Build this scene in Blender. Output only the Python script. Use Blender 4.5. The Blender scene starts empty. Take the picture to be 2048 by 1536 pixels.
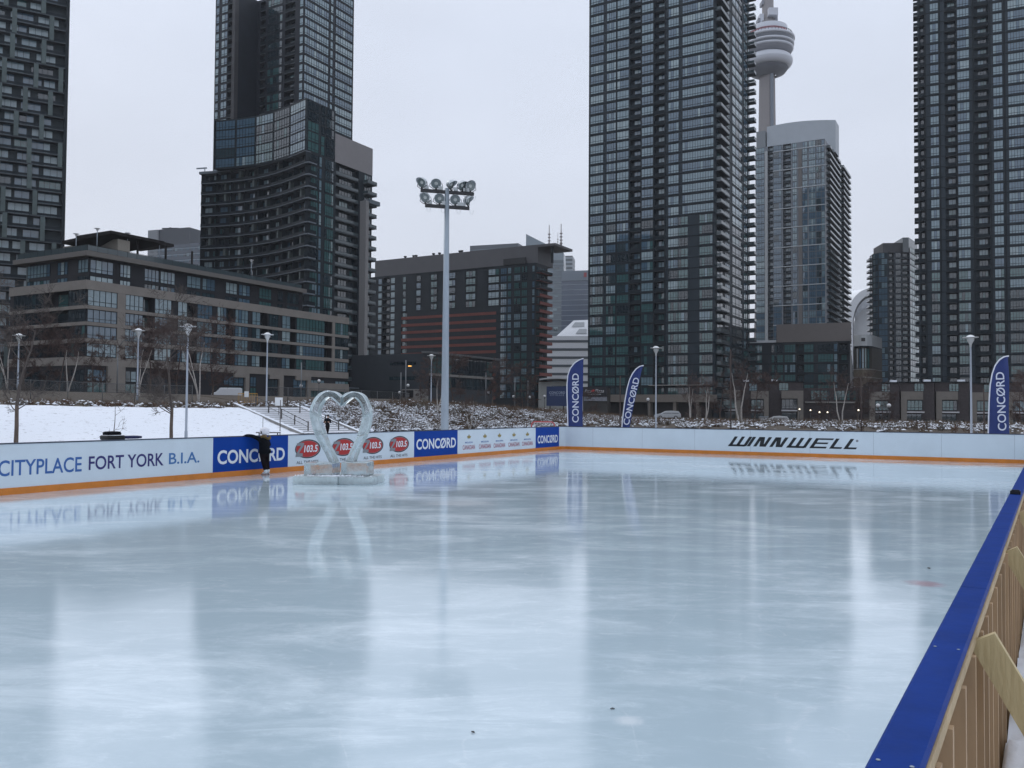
import bpy, bmesh, math, random
from mathutils import Vector, Matrix
import numpy as np
C = bpy.context.scene.collection
R = random.Random(7)
rad = math.radians
# ---------------------------------------------------------------- camera
FPX, EYE = 1715.0, 1.88
PITCH, ROLL = math.atan(51/1715.0), rad(0.40)
_R0, _F, _U0 = Vector((1,0,0)), Vector((0,math.cos(PITCH),math.sin(PITCH))), Vector((0,-math.sin(PITCH),math.cos(PITCH)))
_Rv = _R0*math.cos(ROLL)+_U0*math.sin(ROLL); _Uv = _U0*math.cos(ROLL)-_R0*math.sin(ROLL)
CAM = Vector((0,0,EYE))
cd = bpy.data.cameras.new('camera'); cam = bpy.data.objects.new('camera', cd); C.objects.link(cam)
cd.sensor_width = 36; cd.lens = FPX/2048*36; cd.clip_start = .05; cd.clip_end = 8000
M = Matrix((( _Rv.x,_Uv.x,-_F.x,0),(_Rv.y,_Uv.y,-_F.y,0),(_Rv.z,_Uv.z,-_F.z,EYE),(0,0,0,1)))
cam.matrix_world = M
bpy.context.scene.camera = cam
def ray(u, v):
    return _F + _Rv*((u-1024)/FPX) - _Uv*((v-768)/FPX)
def at(u, v, Y):                      # point at depth Y
    d = ray(u, v); return CAM + d*(Y/d.y)
def xy(u, v, Y):
    p = at(u, v, Y); return Vector((p.x, p.y))
def zat(u, v, p):                     # height of pixel row v above plan point p
    d = ray(u, v); k = math.hypot(p[0], p[1])/math.hypot(d.x, d.y); return EYE + d.z*k
def cross(a, b): return a[0]*b[1]-a[1]*b[0]
# rink axes
TH = rad(29.7)
AX = Vector((math.sin(TH), math.cos(TH))); NL = Vector((-AX.y, AX.x)); P0 = Vector((-10.75, 18.0))
def st(s, t): return P0 + AX*s + NL*t
def to_st(x, y):
    r = Vector((x,y))-P0; return r.dot(AX), r.dot(NL)
def lerp_tab(tab, x):
    if x <= tab[0][0]: return tab[0][1]
    for (a,b),(c,d) in zip(tab, tab[1:]):
        if x <= c: return b+(d-b)*(x-a)/(c-a)
    return tab[-1][1]
def sm(a, b, x):
    k = min(1,max(0,(x-a)/(b-a))); return k*k*(3-2*k)
CREST=[(-100,2.0),(20,2.0),(40,1.8),(60,2.2),(85,1.9),(110,1.0),(140,.2),(190,-.8),(400,-1)]
STREET=[(-100,3.3),(90,3.3),(120,2.4),(150,1.0),(200,-.9),(400,-1.2)]
BASE=[(60,-.38),(110,-.45),(200,-1.0)]
def zst(s, t, stairs=True):
    b = lerp_tab(BASE, s); c = lerp_tab(CREST, s)
    if t < 34: z = b
    elif t < 41.5: z = b+(c-b)*sm(33.2,42.3,t)
    else: z = c+(lerp_tab(STREET,s)-c)*sm(41.5,60,t)
    if t < 34 and s > 60: z += .75*sm(72,80,s)*sm(118,100,s)*sm(36,20,t) if s < 118 else 0
    if t < 34: z += .28*sm(-20.2,-22.5,t) if s<40 else 0
    if stairs and 45.2 < s < 52.2 and 33.5 < t < 42.5: z -= .55
    return z
def zg(x, y): return zst(*to_st(x,y))
# ---------------------------------------------------------------- mesh builder
class MB:
    def __init__(s): s.v=[]; s.f=[]; s.m=[]; s.sm=[]
    def add(s, vs, fs, m=0, smooth=False):
        o=len(s.v); s.v.extend([tuple(x) for x in vs])
        for f in fs: s.f.append([i+o for i in f]); s.m.append(m); s.sm.append(smooth)
    def quad(s,a,b,c,d,m=0): s.add([a,b,c,d],[(0,1,2,3)],m)
    def box(s,x0,x1,y0,y1,z0,z1,m=0):
        s.add([(x0,y0,z0),(x1,y0,z0),(x1,y1,z0),(x0,y1,z0),(x0,y0,z1),(x1,y0,z1),(x1,y1,z1),(x0,y1,z1)],
              [(0,3,2,1),(4,5,6,7),(0,1,5,4),(1,2,6,5),(2,3,7,6),(3,0,4,7)],m)
    def obox(s,o,ex,ey,ez,m=0):       # oriented box from corner o with edge vectors
        o,ex,ey,ez=Vector(o),Vector(ex),Vector(ey),Vector(ez)
        p=[o,o+ex,o+ex+ey,o+ey]; s.add(p+[q+ez for q in p],[(0,3,2,1),(4,5,6,7),(0,1,5,4),(1,2,6,5),(2,3,7,6),(3,0,4,7)],m)
    def bar(s,a,b,w,h=None,m=0,up=(0,0,1)):
        a,b=Vector(a),Vector(b); h=h or w; d=(b-a).normalized(); u=Vector(up)
        if abs(d.dot(u))>.99: u=Vector((0,1,0))
        x=d.cross(u).normalized(); y=x.cross(d).normalized()
        s.obox(a-x*w/2-y*h/2, x*w, b-a, y*h, m)
    def tube(s,pts,rs,n=8,m=0,cap=True,smooth=True):
        pts=[Vector(p) for p in pts]
        if not hasattr(rs,'__len__'): rs=[rs]*len(pts)
        o=len(s.v); prev=None
        for i,p in enumerate(pts):
            d=(pts[min(i+1,len(pts)-1)]-pts[max(i-1,0)]).normalized()
            if prev is None:
                r=Vector((1,0,0)) if abs(d.x)<.8 else Vector((0,1,0)); x=(r-d*r.dot(d)).normalized()
            else: x=(prev-d*prev.dot(d)).normalized()
            prev=x; y=d.cross(x)
            for k in range(n):
                a=2*math.pi*k/n; s.v.append(tuple(p+(x*math.cos(a)+y*math.sin(a))*rs[i]))
        for i in range(len(pts)-1):
            for k in range(n):
                k2=(k+1)%n; s.f.append([o+i*n+k,o+i*n+k2,o+(i+1)*n+k2,o+(i+1)*n+k]); s.m.append(m); s.sm.append(smooth)
        if cap:
            s.f.append([o+k for k in range(n)][::-1]); s.m.append(m); s.sm.append(False)
            e=o+(len(pts)-1)*n; s.f.append([e+k for k in range(n)]); s.m.append(m); s.sm.append(False)
    def lathe(s,prof,n=24,m=0,c=(0,0,0),mat=None,smooth=True,ms=None):
        o=len(s.v)
        for r,z in prof:
            for k in range(n):
                a=2*math.pi*k/n; p=Vector((r*math.cos(a),r*math.sin(a),z))
                if mat is not None: p=mat@p
                s.v.append((p.x+c[0],p.y+c[1],p.z+c[2]))
        for i in range(len(prof)-1):
            for k in range(n):
                k2=(k+1)%n; s.f.append([o+i*n+k,o+i*n+k2,o+(i+1)*n+k2,o+(i+1)*n+k]); s.m.append(ms[i] if ms else m); s.sm.append(smooth)
    def prism(s,poly,z0,z1,m=0,top=None,bottom=True):
        n=len(poly); vs=[(p[0],p[1],z0) for p in poly]+[(p[0],p[1],z1) for p in poly]
        s.add(vs,[(i,(i+1)%n,n+(i+1)%n,n+i) for i in range(n)],m)
        s.add(vs,[tuple(range(n,2*n))]+([tuple(range(n))[::-1]] if bottom else []),m if top is None else top)
    def build(s,name,mats,parent=None,loc=(0,0,0)):
        me=bpy.data.meshes.new(name); me.from_pydata(s.v,[],s.f)
        if not isinstance(mats,(list,tuple)): mats=[mats]
        for m in mats: me.materials.append(m)
        me.polygons.foreach_set('material_index',s.m); me.polygons.foreach_set('use_smooth',s.sm)
        me.update()
        return link(name,me,parent,loc)
def link(name,me,parent=None,loc=(0,0,0),rz=0):
    o=bpy.data.objects.new(name,me); C.objects.link(o); o.location=loc
    if rz: o.rotation_euler=(0,0,rz)
    if parent: o.parent=parent
    return o
def tag(o,label=None,cat=None,group=None,kind=None):
    if label: o['label']=label
    if cat: o['category']=cat
    if group: o['group']=group
    if kind: o['kind']=kind
    return o
def empty(name,loc,label,cat,group=None,rz=0):
    o=bpy.data.objects.new(name,None); C.objects.link(o); o.location=loc; o.rotation_euler=(0,0,rz); o.empty_display_size=.2
    return tag(o,label,cat,group)
def kids(o): return [c for c in bpy.data.objects if c.parent==o]
def copy_tree(o, ch, loc=None, rz=None, label=None, scale=None):   # ch: list of (child,[grandchildren])
    c=o.copy(); C.objects.link(c)
    if loc is not None: c.location=loc
    if rz is not None: c.rotation_euler=(0,0,rz)
    if scale: c.scale=(scale,scale,scale)
    if label: c['label']=label
    for k,gs in ch:
        q=k.copy(); C.objects.link(q); q.parent=c
        for g in gs:
            h=g.copy(); C.objects.link(h); h.parent=q
    return c
# ---------------------------------------------------------------- materials
def lin(r,g,b):
    f=lambda c:(c/255/12.92 if c/255<=.04045 else ((c/255+.055)/1.055)**2.4)
    return (f(r),f(g),f(b),1)
def mat(name,col,rough=.6,noise=0,scale=4,spec=None,metal=0,bump=0,bscale=30,stretch=(1,1,1),col2=None,ior=None,coat=0,rnd=0):
    m=bpy.data.materials.new(name); m.use_nodes=True; nt=m.node_tree; b=nt.nodes['Principled BSDF']
    col=tuple(col[:3])+(1,)
    b.inputs['Base Color'].default_value=col; b.inputs['Roughness'].default_value=rough; b.inputs['Metallic'].default_value=metal
    if spec is not None: b.inputs['Specular IOR Level'].default_value=spec
    if ior: b.inputs['IOR'].default_value=ior
    if coat: b.inputs['Coat Weight'].default_value=coat; b.inputs['Coat Roughness'].default_value=.05
    if noise or bump or col2:
        tc=nt.nodes.new('ShaderNodeTexCoord'); mp=nt.nodes.new('ShaderNodeMapping'); mp.inputs['Scale'].default_value=stretch
        nt.links.new(tc.outputs['Object'],mp.inputs['Vector'])
    if noise or col2:
        n=nt.nodes.new('ShaderNodeTexNoise'); n.inputs['Scale'].default_value=scale; n.inputs['Detail'].default_value=6; n.inputs['Roughness'].default_value=.65
        nt.links.new(mp.outputs[0],n.inputs['Vector'])
        r=nt.nodes.new('ShaderNodeValToRGB'); r.color_ramp.elements[0].position=.3; r.color_ramp.elements[1].position=.7
        lo=tuple(c*(1-noise) for c in col[:3])+(1,); hi=tuple(min(1,c*(1+noise)) for c in (col2 or col)[:3])+(1,)
        r.color_ramp.elements[0].color=lo; r.color_ramp.elements[1].color=hi
        nt.links.new(n.outputs['Fac'],r.inputs['Fac'])
        out=r.outputs['Color']
        if rnd:
            oi=nt.nodes.new('ShaderNodeObjectInfo'); hv=nt.nodes.new('ShaderNodeHueSaturation')
            mr=nt.nodes.new('ShaderNodeMapRange'); mr.inputs['To Min'].default_value=1-rnd; mr.inputs['To Max'].default_value=1+rnd
            nt.links.new(oi.outputs['Random'],mr.inputs['Value']); nt.links.new(mr.outputs[0],hv.inputs['Value']); nt.links.new(out,hv.inputs['Color']); out=hv.outputs[0]
        nt.links.new(out,b.inputs['Base Color'])
    if bump:
        n2=nt.nodes.new('ShaderNodeTexNoise'); n2.inputs['Scale'].default_value=bscale; n2.inputs['Detail'].default_value=5
        nt.links.new(mp.outputs[0],n2.inputs['Vector'])
        bp=nt.nodes.new('ShaderNodeBump'); bp.inputs['Strength'].default_value=bump; bp.inputs['Distance'].default_value=.05
        nt.links.new(n2.outputs['Fac'],bp.inputs['Height']); nt.links.new(bp.outputs[0],b.inputs['Normal'])
    return m
def glass(name,col,rough=.04,ior=1.95):
    return mat(name,col,rough,noise=.18,scale=.9,ior=ior)
G=[glass('clear_window_glass',(.014,.026,.035)),glass('curtained_window_glass',(.175,.26,.30),.06,1.9),glass('green_window_glass',(.050,.122,.125),.04),
   glass('blue_window_glass',(.075,.135,.19),.04),glass('blind_window_glass',(.31,.395,.42),.1,1.7),glass('dim_window_glass',(.028,.052,.064),.04)]  # curtained and blind tones double as reflected sky on upper storeys
FRM=mat('window_frame_metal',(.010,.016,.021),.55,spec=.22)
BLK=mat('black_metal',(.012,.012,.014),.4)
GALV=mat('galvanised_steel',(.30,.35,.40),.42,noise=.12,scale=3,metal=.35,stretch=(1,1,.2))
WHITEP=mat('white_paint',(.72,.74,.75),.45,noise=.06,scale=2)
SNOW=mat('snow',(.82,.86,.92),.75,noise=.06,scale=1.5,bump=.35,bscale=6)
CONC=mat('concrete',(.27,.26,.245),.85,noise=.2,scale=2.5,bump=.2,bscale=20)
# ---------------------------------------------------------------- lettering
_tc={}
def text_mesh(body,shear=0,bold=0.0,space=1.0):
    k=(body,shear,bold,space)
    if k in _tc: return _tc[k]
    cu=bpy.data.curves.new('lettering','FONT'); cu.body=body; cu.shear=shear; cu.offset=bold; cu.space_character=space; cu.resolution_u=4
    o=bpy.data.objects.new('lettering',cu); C.objects.link(o)
    dg=bpy.context.evaluated_depsgraph_get(); me=o.evaluated_get(dg).to_mesh()
    vs=[tuple(v.co) for v in me.vertices]; fs=[tuple(p.vertices) for p in me.polygons]
    o.evaluated_get(dg).to_mesh_clear(); bpy.data.objects.remove(o); bpy.data.curves.remove(cu)
    x0=min(v[0] for v in vs); x1=max(v[0] for v in vs); y0=min(v[1] for v in vs); y1=max(v[1] for v in vs)
    vs=[((v[0]-x0)/(x1-x0),(v[1]-y0)/(y1-y0)) for v in vs]
    _tc[k]=(vs,fs); return _tc[k]
def put_text(mb,body,o,ex,ez,w,h,m=0,**k):      # o: lower-left corner, ex/ez unit vectors
    vs,fs=text_mesh(body,**k); o,ex,ez=Vector(o),Vector(ex),Vector(ez)
    mb.add([o+ex*(x*w)+ez*(y*h) for x,y in vs],fs,m)
# ---------------------------------------------------------------- buildings
class Face:
    def __init__(s,p0,p1):
        s.p0=Vector(p0[:2]); s.p1=Vector(p1[:2]); s.L=(s.p1-s.p0).length; s.d=(s.p1-s.p0)/s.L; s.n=Vector((s.d.y,-s.d.x)); s.rz=math.atan2(s.d.y,s.d.x)
    def s_u(s,u,v):
        r=ray(u,v); return -cross(s.p0,r)/cross(s.d,r)
    def P(s,a,o,z):
        q=s.p0+s.d*a+s.n*o; return Vector((q.x,q.y,z))
_win={}
def win_parts(w,h,npan,style,var):
    """glass panes and frame of one window, x along the wall, -y outwards"""
    mb=MB(); rr=random.Random(repr((round(w,2),round(h,2),npan,style,var)))
    pal={'mix':[1,1,3,3,2,0,5,4],'dark':[0,0,5,5,2,0],'green':[2,2,2,5,0,1],'blue':[3,3,3,5,1],'lit':[4,1,4,3,1],'blind':[4,4,1],'sky':[1,3,1,1,4,3]}[style]  # sky palette: paler panes, the sky's reflection put into the glass colour
    base=pal[var%len(pal)]
    pw=w/npan
    for i in range(npan):
        g=base if rr.random()<.8 else rr.choice(pal)
        t=rr.uniform(-.004,.004)
        mb.add([(i*pw,-.03+t,0),((i+1)*pw,-.03-t,0),((i+1)*pw,-.03-t,h),(i*pw,-.03+t,h)],[(0,1,2,3)],1+g)
    b=.07
    for i in range(npan+1):
        x=i*pw; bw=b if 0<i<npan else b*1.3
        mb.box(max(-.02,x-bw/2),min(w+.02,x+bw/2),-.09,0,-.03,h+.03,0)
    for z in ([0,h] + ([h*.27] if h>1.4 else [])):
        mb.box(-.02,w+.02,-.08,-.002,z-b*.6,z+b*.6,0)
    return mb
class Bld:
    def __init__(s,name,label,cat,o,group=None):
        s.o=Vector((o[0],o[1],o[2] if len(o)>2 else 0)); s.root=empty(name,s.o,label,cat,group); s.w=[]; s.b=[]
    def rel(s,p): return Vector(p)-s.o
    def shell(s,faces,z0,z1,m,name='wall',recess={},roof=True,roofmat=None,extra=None):
        """closed wall shell on a ring of faces; recess: {face index: [(s0,s1,depth,za,zb)]}"""
        mb=MB(); ring=[f.p0 for f in faces]
        for i,f in enumerate(faces):
            rc=sorted(recess.get(i,[])); a=0
            q=lambda A,oa,za,B,ob,zb:mb.quad(s.rel(f.P(A,oa,za)),s.rel(f.P(B,ob,za)),s.rel(f.P(B,ob,zb)),s.rel(f.P(A,oa,zb)))
            for (s0,s1,dp,za,zb) in rc:
                if s0>a+.01: q(a,0,z0,s0,0,z1)
                if za>z0: q(s0,0,z0,s1,0,za)
                if zb<z1: q(s0,0,zb,s1,0,z1)
                q(s0,0,za,s0,-dp,zb); q(s0,-dp,za,s1,-dp,zb); q(s1,-dp,za,s1,0,zb)
                mb.quad(*[s.rel(f.P(x,o,zb)) for x,o in((s0,0),(s0,-dp),(s1,-dp),(s1,0))])
                mb.quad(*[s.rel(f.P(x,o,za)) for x,o in((s0,0),(s1,0),(s1,-dp),(s0,-dp))])
                a=s1
            if a<f.L-.01: q(a,0,z0,f.L,0,z1)
        if roof: mb.add([s.rel((p.x,p.y,z1)) for p in ring],[tuple(range(len(ring)))],1)
        if extra: extra(mb)
        return mb.build(name,[m,roofmat or ROOF],s.root)
    def window(s,f,s0,s1,z0,z1,npan,style='mix',o=0.0):
        if s1-s0<.25 or z1-z0<.25: return
        var=R.randrange(8); p=f.P(s0,o,z0); key=(round(s1-s0,1),round(z1-z0,1),npan,style,var)
        ar=(s1-s0)*(z1-z0)*abs(f.n.dot(Vector((p.x,p.y)).normalized()))/p.length_squared
        vis=at_px(p+Vector((0,0,(z1-z0)/2)))
        if vis is None: ar*=.001
        s.w.append((ar,key,p,f.rz))
    def balcony(s,f,s0,s1,z,depth,o=0,rail='metal',h=.85,slab=.22,mats=None):
        p=f.P(s0,o,z); key=(round(s1-s0,1),depth,rail,h,slab)
        ar=(s1-s0)*h/p.length_squared
        if at_px(p) is None: ar*=.001
        s.b.append((ar,key,p,f.rz,mats))
    def box(s,f,s0,s1,o0,o1,z0,z1,m,name):
        mb=MB(); mb.obox(s.rel(f.P(s0,o0,z0)),(f.d*(s1-s0)).to_3d(),(-f.n*(o0-o1)).to_3d(),(0,0,z1-z0)); return mb.build(name,m,s.root)
    def finish(s,limit=100):
        s.w.sort(key=lambda a:-a[0]); rest=MB()
        for i,(ar,key,p,rz) in enumerate(s.w):
            if key not in _win: _win[key]=[win_parts(*key),None]
            mb=_win[key][0]
            if i<limit:
                if _win[key][1] is None:
                    ob=mb.build('window',[FRM]+G,s.root,s.rel(p)); ob.rotation_euler=(0,0,rz); _win[key][1]=ob.data
                else: link('window',_win[key][1],s.root,s.rel(p),rz)
            else:
                c,sn=math.cos(rz),math.sin(rz); q=s.rel(p); o=len(rest.v)
                rest.v.extend([(x*c-y*sn+q.x,x*sn+y*c+q.y,z+q.z) for x,y,z in mb.v])
                rest.f.extend([[k+o for k in f] for f in mb.f]); rest.m.extend(mb.m); rest.sm.extend(mb.sm)
        if rest.v: tag(rest.build('windows',[FRM]+G,s.root),kind='stuff')
        s.b.sort(key=lambda a:-a[0]); rest=MB(); cache={}
        for i,(ar,key,p,rz,mats) in enumerate(s.b):
            w,dp,rail,h,sl=key; mats=mats or [SLAB,RAIL,RAILG]
            if key not in cache:
                mb=MB(); mb.box(0,w,-dp if dp>0 else 0,0 if dp>0 else -dp,-sl,0,0)
                y=-dp if dp>0 else 0.0       # front edge
                if rail=='metal':
                    mb.box(.03,w-.03,y+.02,y+.05,.06,h,1)
                    if dp>0: mb.box(.03,.06,y+.05,-.02,.06,h,1); mb.box(w-.06,w-.03,y+.05,-.02,.06,h,1)
                elif rail=='glass':
                    mb.box(.03,w-.03,y+.03,y+.045,.1,h-.06,2); mb.box(.02,w-.02,y+.015,y+.06,h-.05,h,1)
                    if dp>0: mb.box(.03,.045,y+.06,-.02,.1,h,2); mb.box(w-.045,w-.03,y+.06,-.02,.1,h,2)
                elif rail=='solid':
                    mb.box(0,w,y,y+.15,.003,h,0)
                cache[key]=[mb,None]
            mb=cache[key][0]
            if i<limit:
                if cache[key][1] is None:
                    ob=mb.build('balcony',mats,s.root,s.rel(p)); ob.rotation_euler=(0,0,rz); cache[key][1]=ob.data
                else: link('balcony',cache[key][1],s.root,s.rel(p),rz)
            else:
                c,sn=math.cos(rz),math.sin(rz); q=s.rel(p); o=len(rest.v)
                rest.v.extend([(x*c-y*sn+q.x,x*sn+y*c+q.y,z+q.z) for x,y,z in mb.v])
                rest.f.extend([[k+o for k in f] for f in mb.f]); rest.m.extend(mb.m); rest.sm.extend(mb.sm)
        if rest.v: tag(rest.build('balconies',s.b[0][4] or [SLAB,RAIL,RAILG],s.root),kind='stuff')
        return s.root
def at_px(p):
    d=Vector(p)-CAM; y=d.dot(_F)
    if y<=0: return None
    u=1024+FPX*d.dot(_Rv)/y; v=768-FPX*d.dot(_Uv)/y
    return (u,v) if -20<u<2068 and -20<v<1556 else None
ROOF=mat('flat_roof',(.16,.16,.165),.9,noise=.15)
SLAB=mat('balcony_slab_concrete',(.062,.074,.084),.8,noise=.12,scale=1)
RAIL=mat('balcony_rail_metal',(.015,.022,.028),.6,spec=.15)
RIBG=mat('dark_ribbon_glass',(.006,.011,.016),.4,spec=.12)
RAILG=mat('balcony_rail_glass',(.055,.077,.085),.08,ior=1.6)
def wallmat(name,col,n=.16,scale=.35): return mat(name,col,.55,noise=n,scale=scale,stretch=(1,1,1),spec=.3)
def corner_block(uL,uC,uR,v,D,th=TH,back=None):
    """two visible faces meeting at the near corner; left end, corner, right end given as image columns at row v"""
    e1=Vector((math.cos(th),-math.sin(th))); e2=Vector((math.sin(th),math.cos(th)))
    c=xy(uC,v,D)
    def solve(e,u):
        r=ray(u,v); return -cross(c,r)/cross(e,r)
    wl=-solve(e1,uL); wr=solve(e2,uR) if uR is not None else back
    pl=c-e1*wl; pr=c+e2*wr; pb=pl+e2*wr
    return [Face(pl,c),Face(c,pr),Face(pr,pb),Face(pb,pl)]
def fill(b,f,v,cols,z0,fh,n,wz=(.14,.9),style='mix',rec=None,fi=0,depth=1.3,rail='metal',skip=None):
    """cols: (kind,u0,u1,panes[,style]) kinds w window, b recessed balcony, p projecting balcony, s via metres if v is None"""
    for c in cols:
        k,u0,u1,npn=c[:4]; stl=c[4] if len(c)>4 else style
        s0,s1=(u0,u1) if v is None else (f.s_u(u0,v),f.s_u(u1,v))
        s0=max(.05,s0); s1=min(f.L-.05,s1)
        if s1-s0<.3: continue
        if k=='b' and rec is not None: rec.setdefault(fi,[]).append((s0,s1,depth,z0,z0+fh*n))
        for i in range(n):
            z=z0+i*fh
            if skip and skip(c,i): continue
            if k=='w': b.window(f,s0,s1,z+fh*wz[0],z+fh*wz[1],npn,stl(i) if callable(stl) else stl)
            elif k=='b':
                b.window(f,s0+(s1-s0)*.28,s1-(s1-s0)*.1,z+.15,z+fh*.86,max(1,npn),stl(i) if callable(stl) else stl,-depth+.01)
                b.balcony(f,s0+.02,s1-.02,z+.02,-depth,-.02,rail)
            elif k=='p':
                b.window(f,s0+(s1-s0)*.15,s1-(s1-s0)*.15,z+.1,z+fh*.86,max(1,npn),stl(i) if callable(stl) else stl)
                b.balcony(f,s0,s1,z+.02,c[5] if len(c)>5 else 1.6,0.005,rail)
def slab_lines(b,f,z0,fh,n,s0=0,s1=None,m=None,o=.05,h=.22,name='floor_edge'):
    mb=MB(); s1=f.L if s1 is None else s1
    for i in range(n):
        mb.obox(b.rel(f.P(s0,-.02,z0+i*fh-h/2)),(f.d*(s1-s0)).to_3d(),(f.n*(o+.02)).to_3d(),(0,0,h))
    return mb.build(name,m or FRM,b.root)

# ---- dark glass tower right of the centre
w_dark=wallmat('charcoal_panels',(.019,.030,.040))
def tower_centre():
    F=corner_block(1177,1428,1499,400,213)
    b=Bld('apartment_tower','very tall charcoal glass tower right of the floodlight mast with a window grid','tower',(F[0].p1.x,F[0].p1.y,-1.2))
    rec={}; fh=2.72; n=45; z=2.6
    up=lambda i:'sky' if i>17 else ('green' if i<11 else 'mix')  # upper storeys get paler glass, reflected sky painted in; lower ones stay darker
    upd=lambda i:'mix' if i>17 else 'dark'
    long_hi=lambda c,i:i<18
    long_lo=lambda c,i:i>=18
    f=F[0]
    fill(b,f,50,[('w',1182,1208,5,up),('w',1214,1233,4,up),('w',1235,1258,4,up),('b',1260,1282,2,up),('w',1284,1307,4,up),('b',1309,1329,2,up),('w',1337,1358,4,up)],z,fh,n,rec=rec,fi=0,wz=(.12,.9))
    fill(b,f,50,[('w',1365,1427,12,up)],z,fh,n,skip=long_hi,wz=(.12,.9))
    fill(b,f,50,[('w',1356,1376,3,'green'),('w',1399,1425,5,'green')],z,fh,n,skip=long_lo,wz=(.12,.9))
    fill(b,F[1],250,[('p',1431,1448,2,'dark',1.5),('w',1450,1459,3,'mix'),('w',1464,1484,3,upd),('w',1487,1494,2,up),('p',1494.5,1498.6,1,'mix',2.0)],z,fh,n,rail='glass')
    b.shell(F,-1.2,z+fh*n+1,w_dark,recess=rec)
    slab_lines(b,F[0],z,fh,n); slab_lines(b,F[1],z,fh,n,s1=F[1].s_u(1485,250))
    for u in (1234,1283,1308,1331): b.box(f,f.s_u(u,50)-.16,f.s_u(u,50)+.16,-.02,.16,2,z+fh*n,FRM,'mullion')
    # canopy ledge, tan plinth band and entrance piers at the foot of the tower
    q=F[0]
    b.box(q,q.s_u(1300,780),q.L-1,-.02,1.2,zat(1350,770,q.P(20,0,0))-.2,zat(1350,770,q.P(20,0,0)),CONC,'canopy')
    tan=mat('tan_stone',(.17,.15,.13),.85,noise=.15)
    pz=zat(1300,790,q.P(15,0,0)); b.box(q,q.s_u(1218,795),q.L+.8,.01,5.5,pz-1.9,pz,tan,'plinth')
    b.box(q,q.s_u(1225,795),q.L-.5,.01,3.2,-1.2,pz-1.95,wallmat('dark_shopfront',(.035,.033,.033)),'shopfront')
    for u in (1216,1262,1310,1360,1405): b.box(q,q.s_u(u,800),q.s_u(u,800)+.7,3.3,5.3,-1.2,pz-1.92,tan,'pier')
    b.finish()
tower_centre()
# ---- tall tower at the right edge
def tower_right():
    th=rad(25); e1=Vector((math.cos(th),-math.sin(th))); e2=Vector((math.sin(th),math.cos(th)))
    p0=xy(1838,400,226); L=62
    F=[Face(p0,p0+e1*L),Face(p0+e1*L,p0+e1*L+e2*30),Face(p0+e1*L+e2*30,p0+e2*30),Face(p0+e2*30,p0)]
    b=Bld('apartment_tower','tall dark grey tower cut off by the right edge of the photo','tower',(p0.x,p0.y,-1.2))
    rec={}; fh=2.76; n=46; z=3; f=F[0]
    S=lambda i:'sky' if i>12 else 'green'  # higher panes paler by colour, imitating the sky they would reflect
    D=lambda i:'mix' if i>12 else 'dark'
    fill(b,f,250,[('b',1838.6,1850,1,'dark'),('w',1861,1878,3,S),('b',1890,1913,2,D),('w',1915,1939,4,S),('b',1949,1978,3,D),('w',1987,2006,3,S),('w',2017,2058,7,S),('b',2064,2088,2,D),('w',2094,2120,4,S)],z,fh,n,rec=rec,fi=0)
    b.shell(F,-1.2,z+fh*n+1,wallmat('dark_grey_panels',(.019,.031,.042)),recess=rec)
    slab_lines(b,F[0],z,fh,n)
    # corner balconies stepping out past the left edge
    for i in range(n): b.balcony(F[3],F[3].L-3.2,F[3].L-.1,z+i*fh,1.1,0.005,'metal')
    for u in (1851,1880,1914,1947,1981,2010): b.box(f,f.s_u(u,250)-.18,f.s_u(u,250)+.18,-.02,.22,2,z+fh*n,FRM,'mullion')
    b.finish()
tower_right()
# ---- tower at the left edge
def tower_left():
    a=rad(31); d=Vector((math.cos(a),math.sin(a))); pr=xy(139,0,196); L=44; bk=Vector((-d.y,d.x))
    p0=pr-d*L
    F=[Face(p0,pr),Face(pr,pr+bk*26),Face(pr+bk*26,p0+bk*26),Face(p0+bk*26,p0)]
    b=Bld('apartment_tower','tall greenish balcony tower at the left edge with staggered piers','tower',(pr.x,pr.y,2.5))
    fh=2.9; n=41; z=4.5; f=F[0]; dp=1.5
    b.shell(F,2.5,z+fh*n+1,wallmat('slate_wall',(.020,.032,.038)),recess={0:[(.3,L-.6,dp,z,z+fh*n)]})
    rr=random.Random(3)
    for i in range(n):
        zz=z+i*fh
        b.balcony(f,.32,L-.62,zz+.05,-dp,-.02,'metal',.62)
        x=1.0
        while x<L-4:
            w=rr.uniform(1.8,4.6); b.window(f,x,x+w,zz+.25,zz+fh*.9,max(1,int(w/1.1)),rr.choice(['sky','mix','blind','blue','sky']),-dp+.01); x+=w+rr.uniform(.4,1.8)
    pm=mat('sage_pier_panel',(.075,.105,.105),.6,noise=.2,scale=.4)
    for j in range(n//2+1):
        off=rr.uniform(0,6); x=off
        while x<L-1.5:
            z0=z+(2*j-(1 if False else 0))*fh
            if z0+2*fh<z+fh*n: b.box(f,x,x+.95,-dp+.02,.08,z0+.1,z0+2*fh-.2,pm,'pier')
            x+=rr.choice([6.2,6.2,7.4,5.0])
    b.box(f,L-.55,L+.12,-.3,.1,2.5,z+fh*n+1.5,FRM,'corner_post')
    b.finish()
tower_left()
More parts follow.
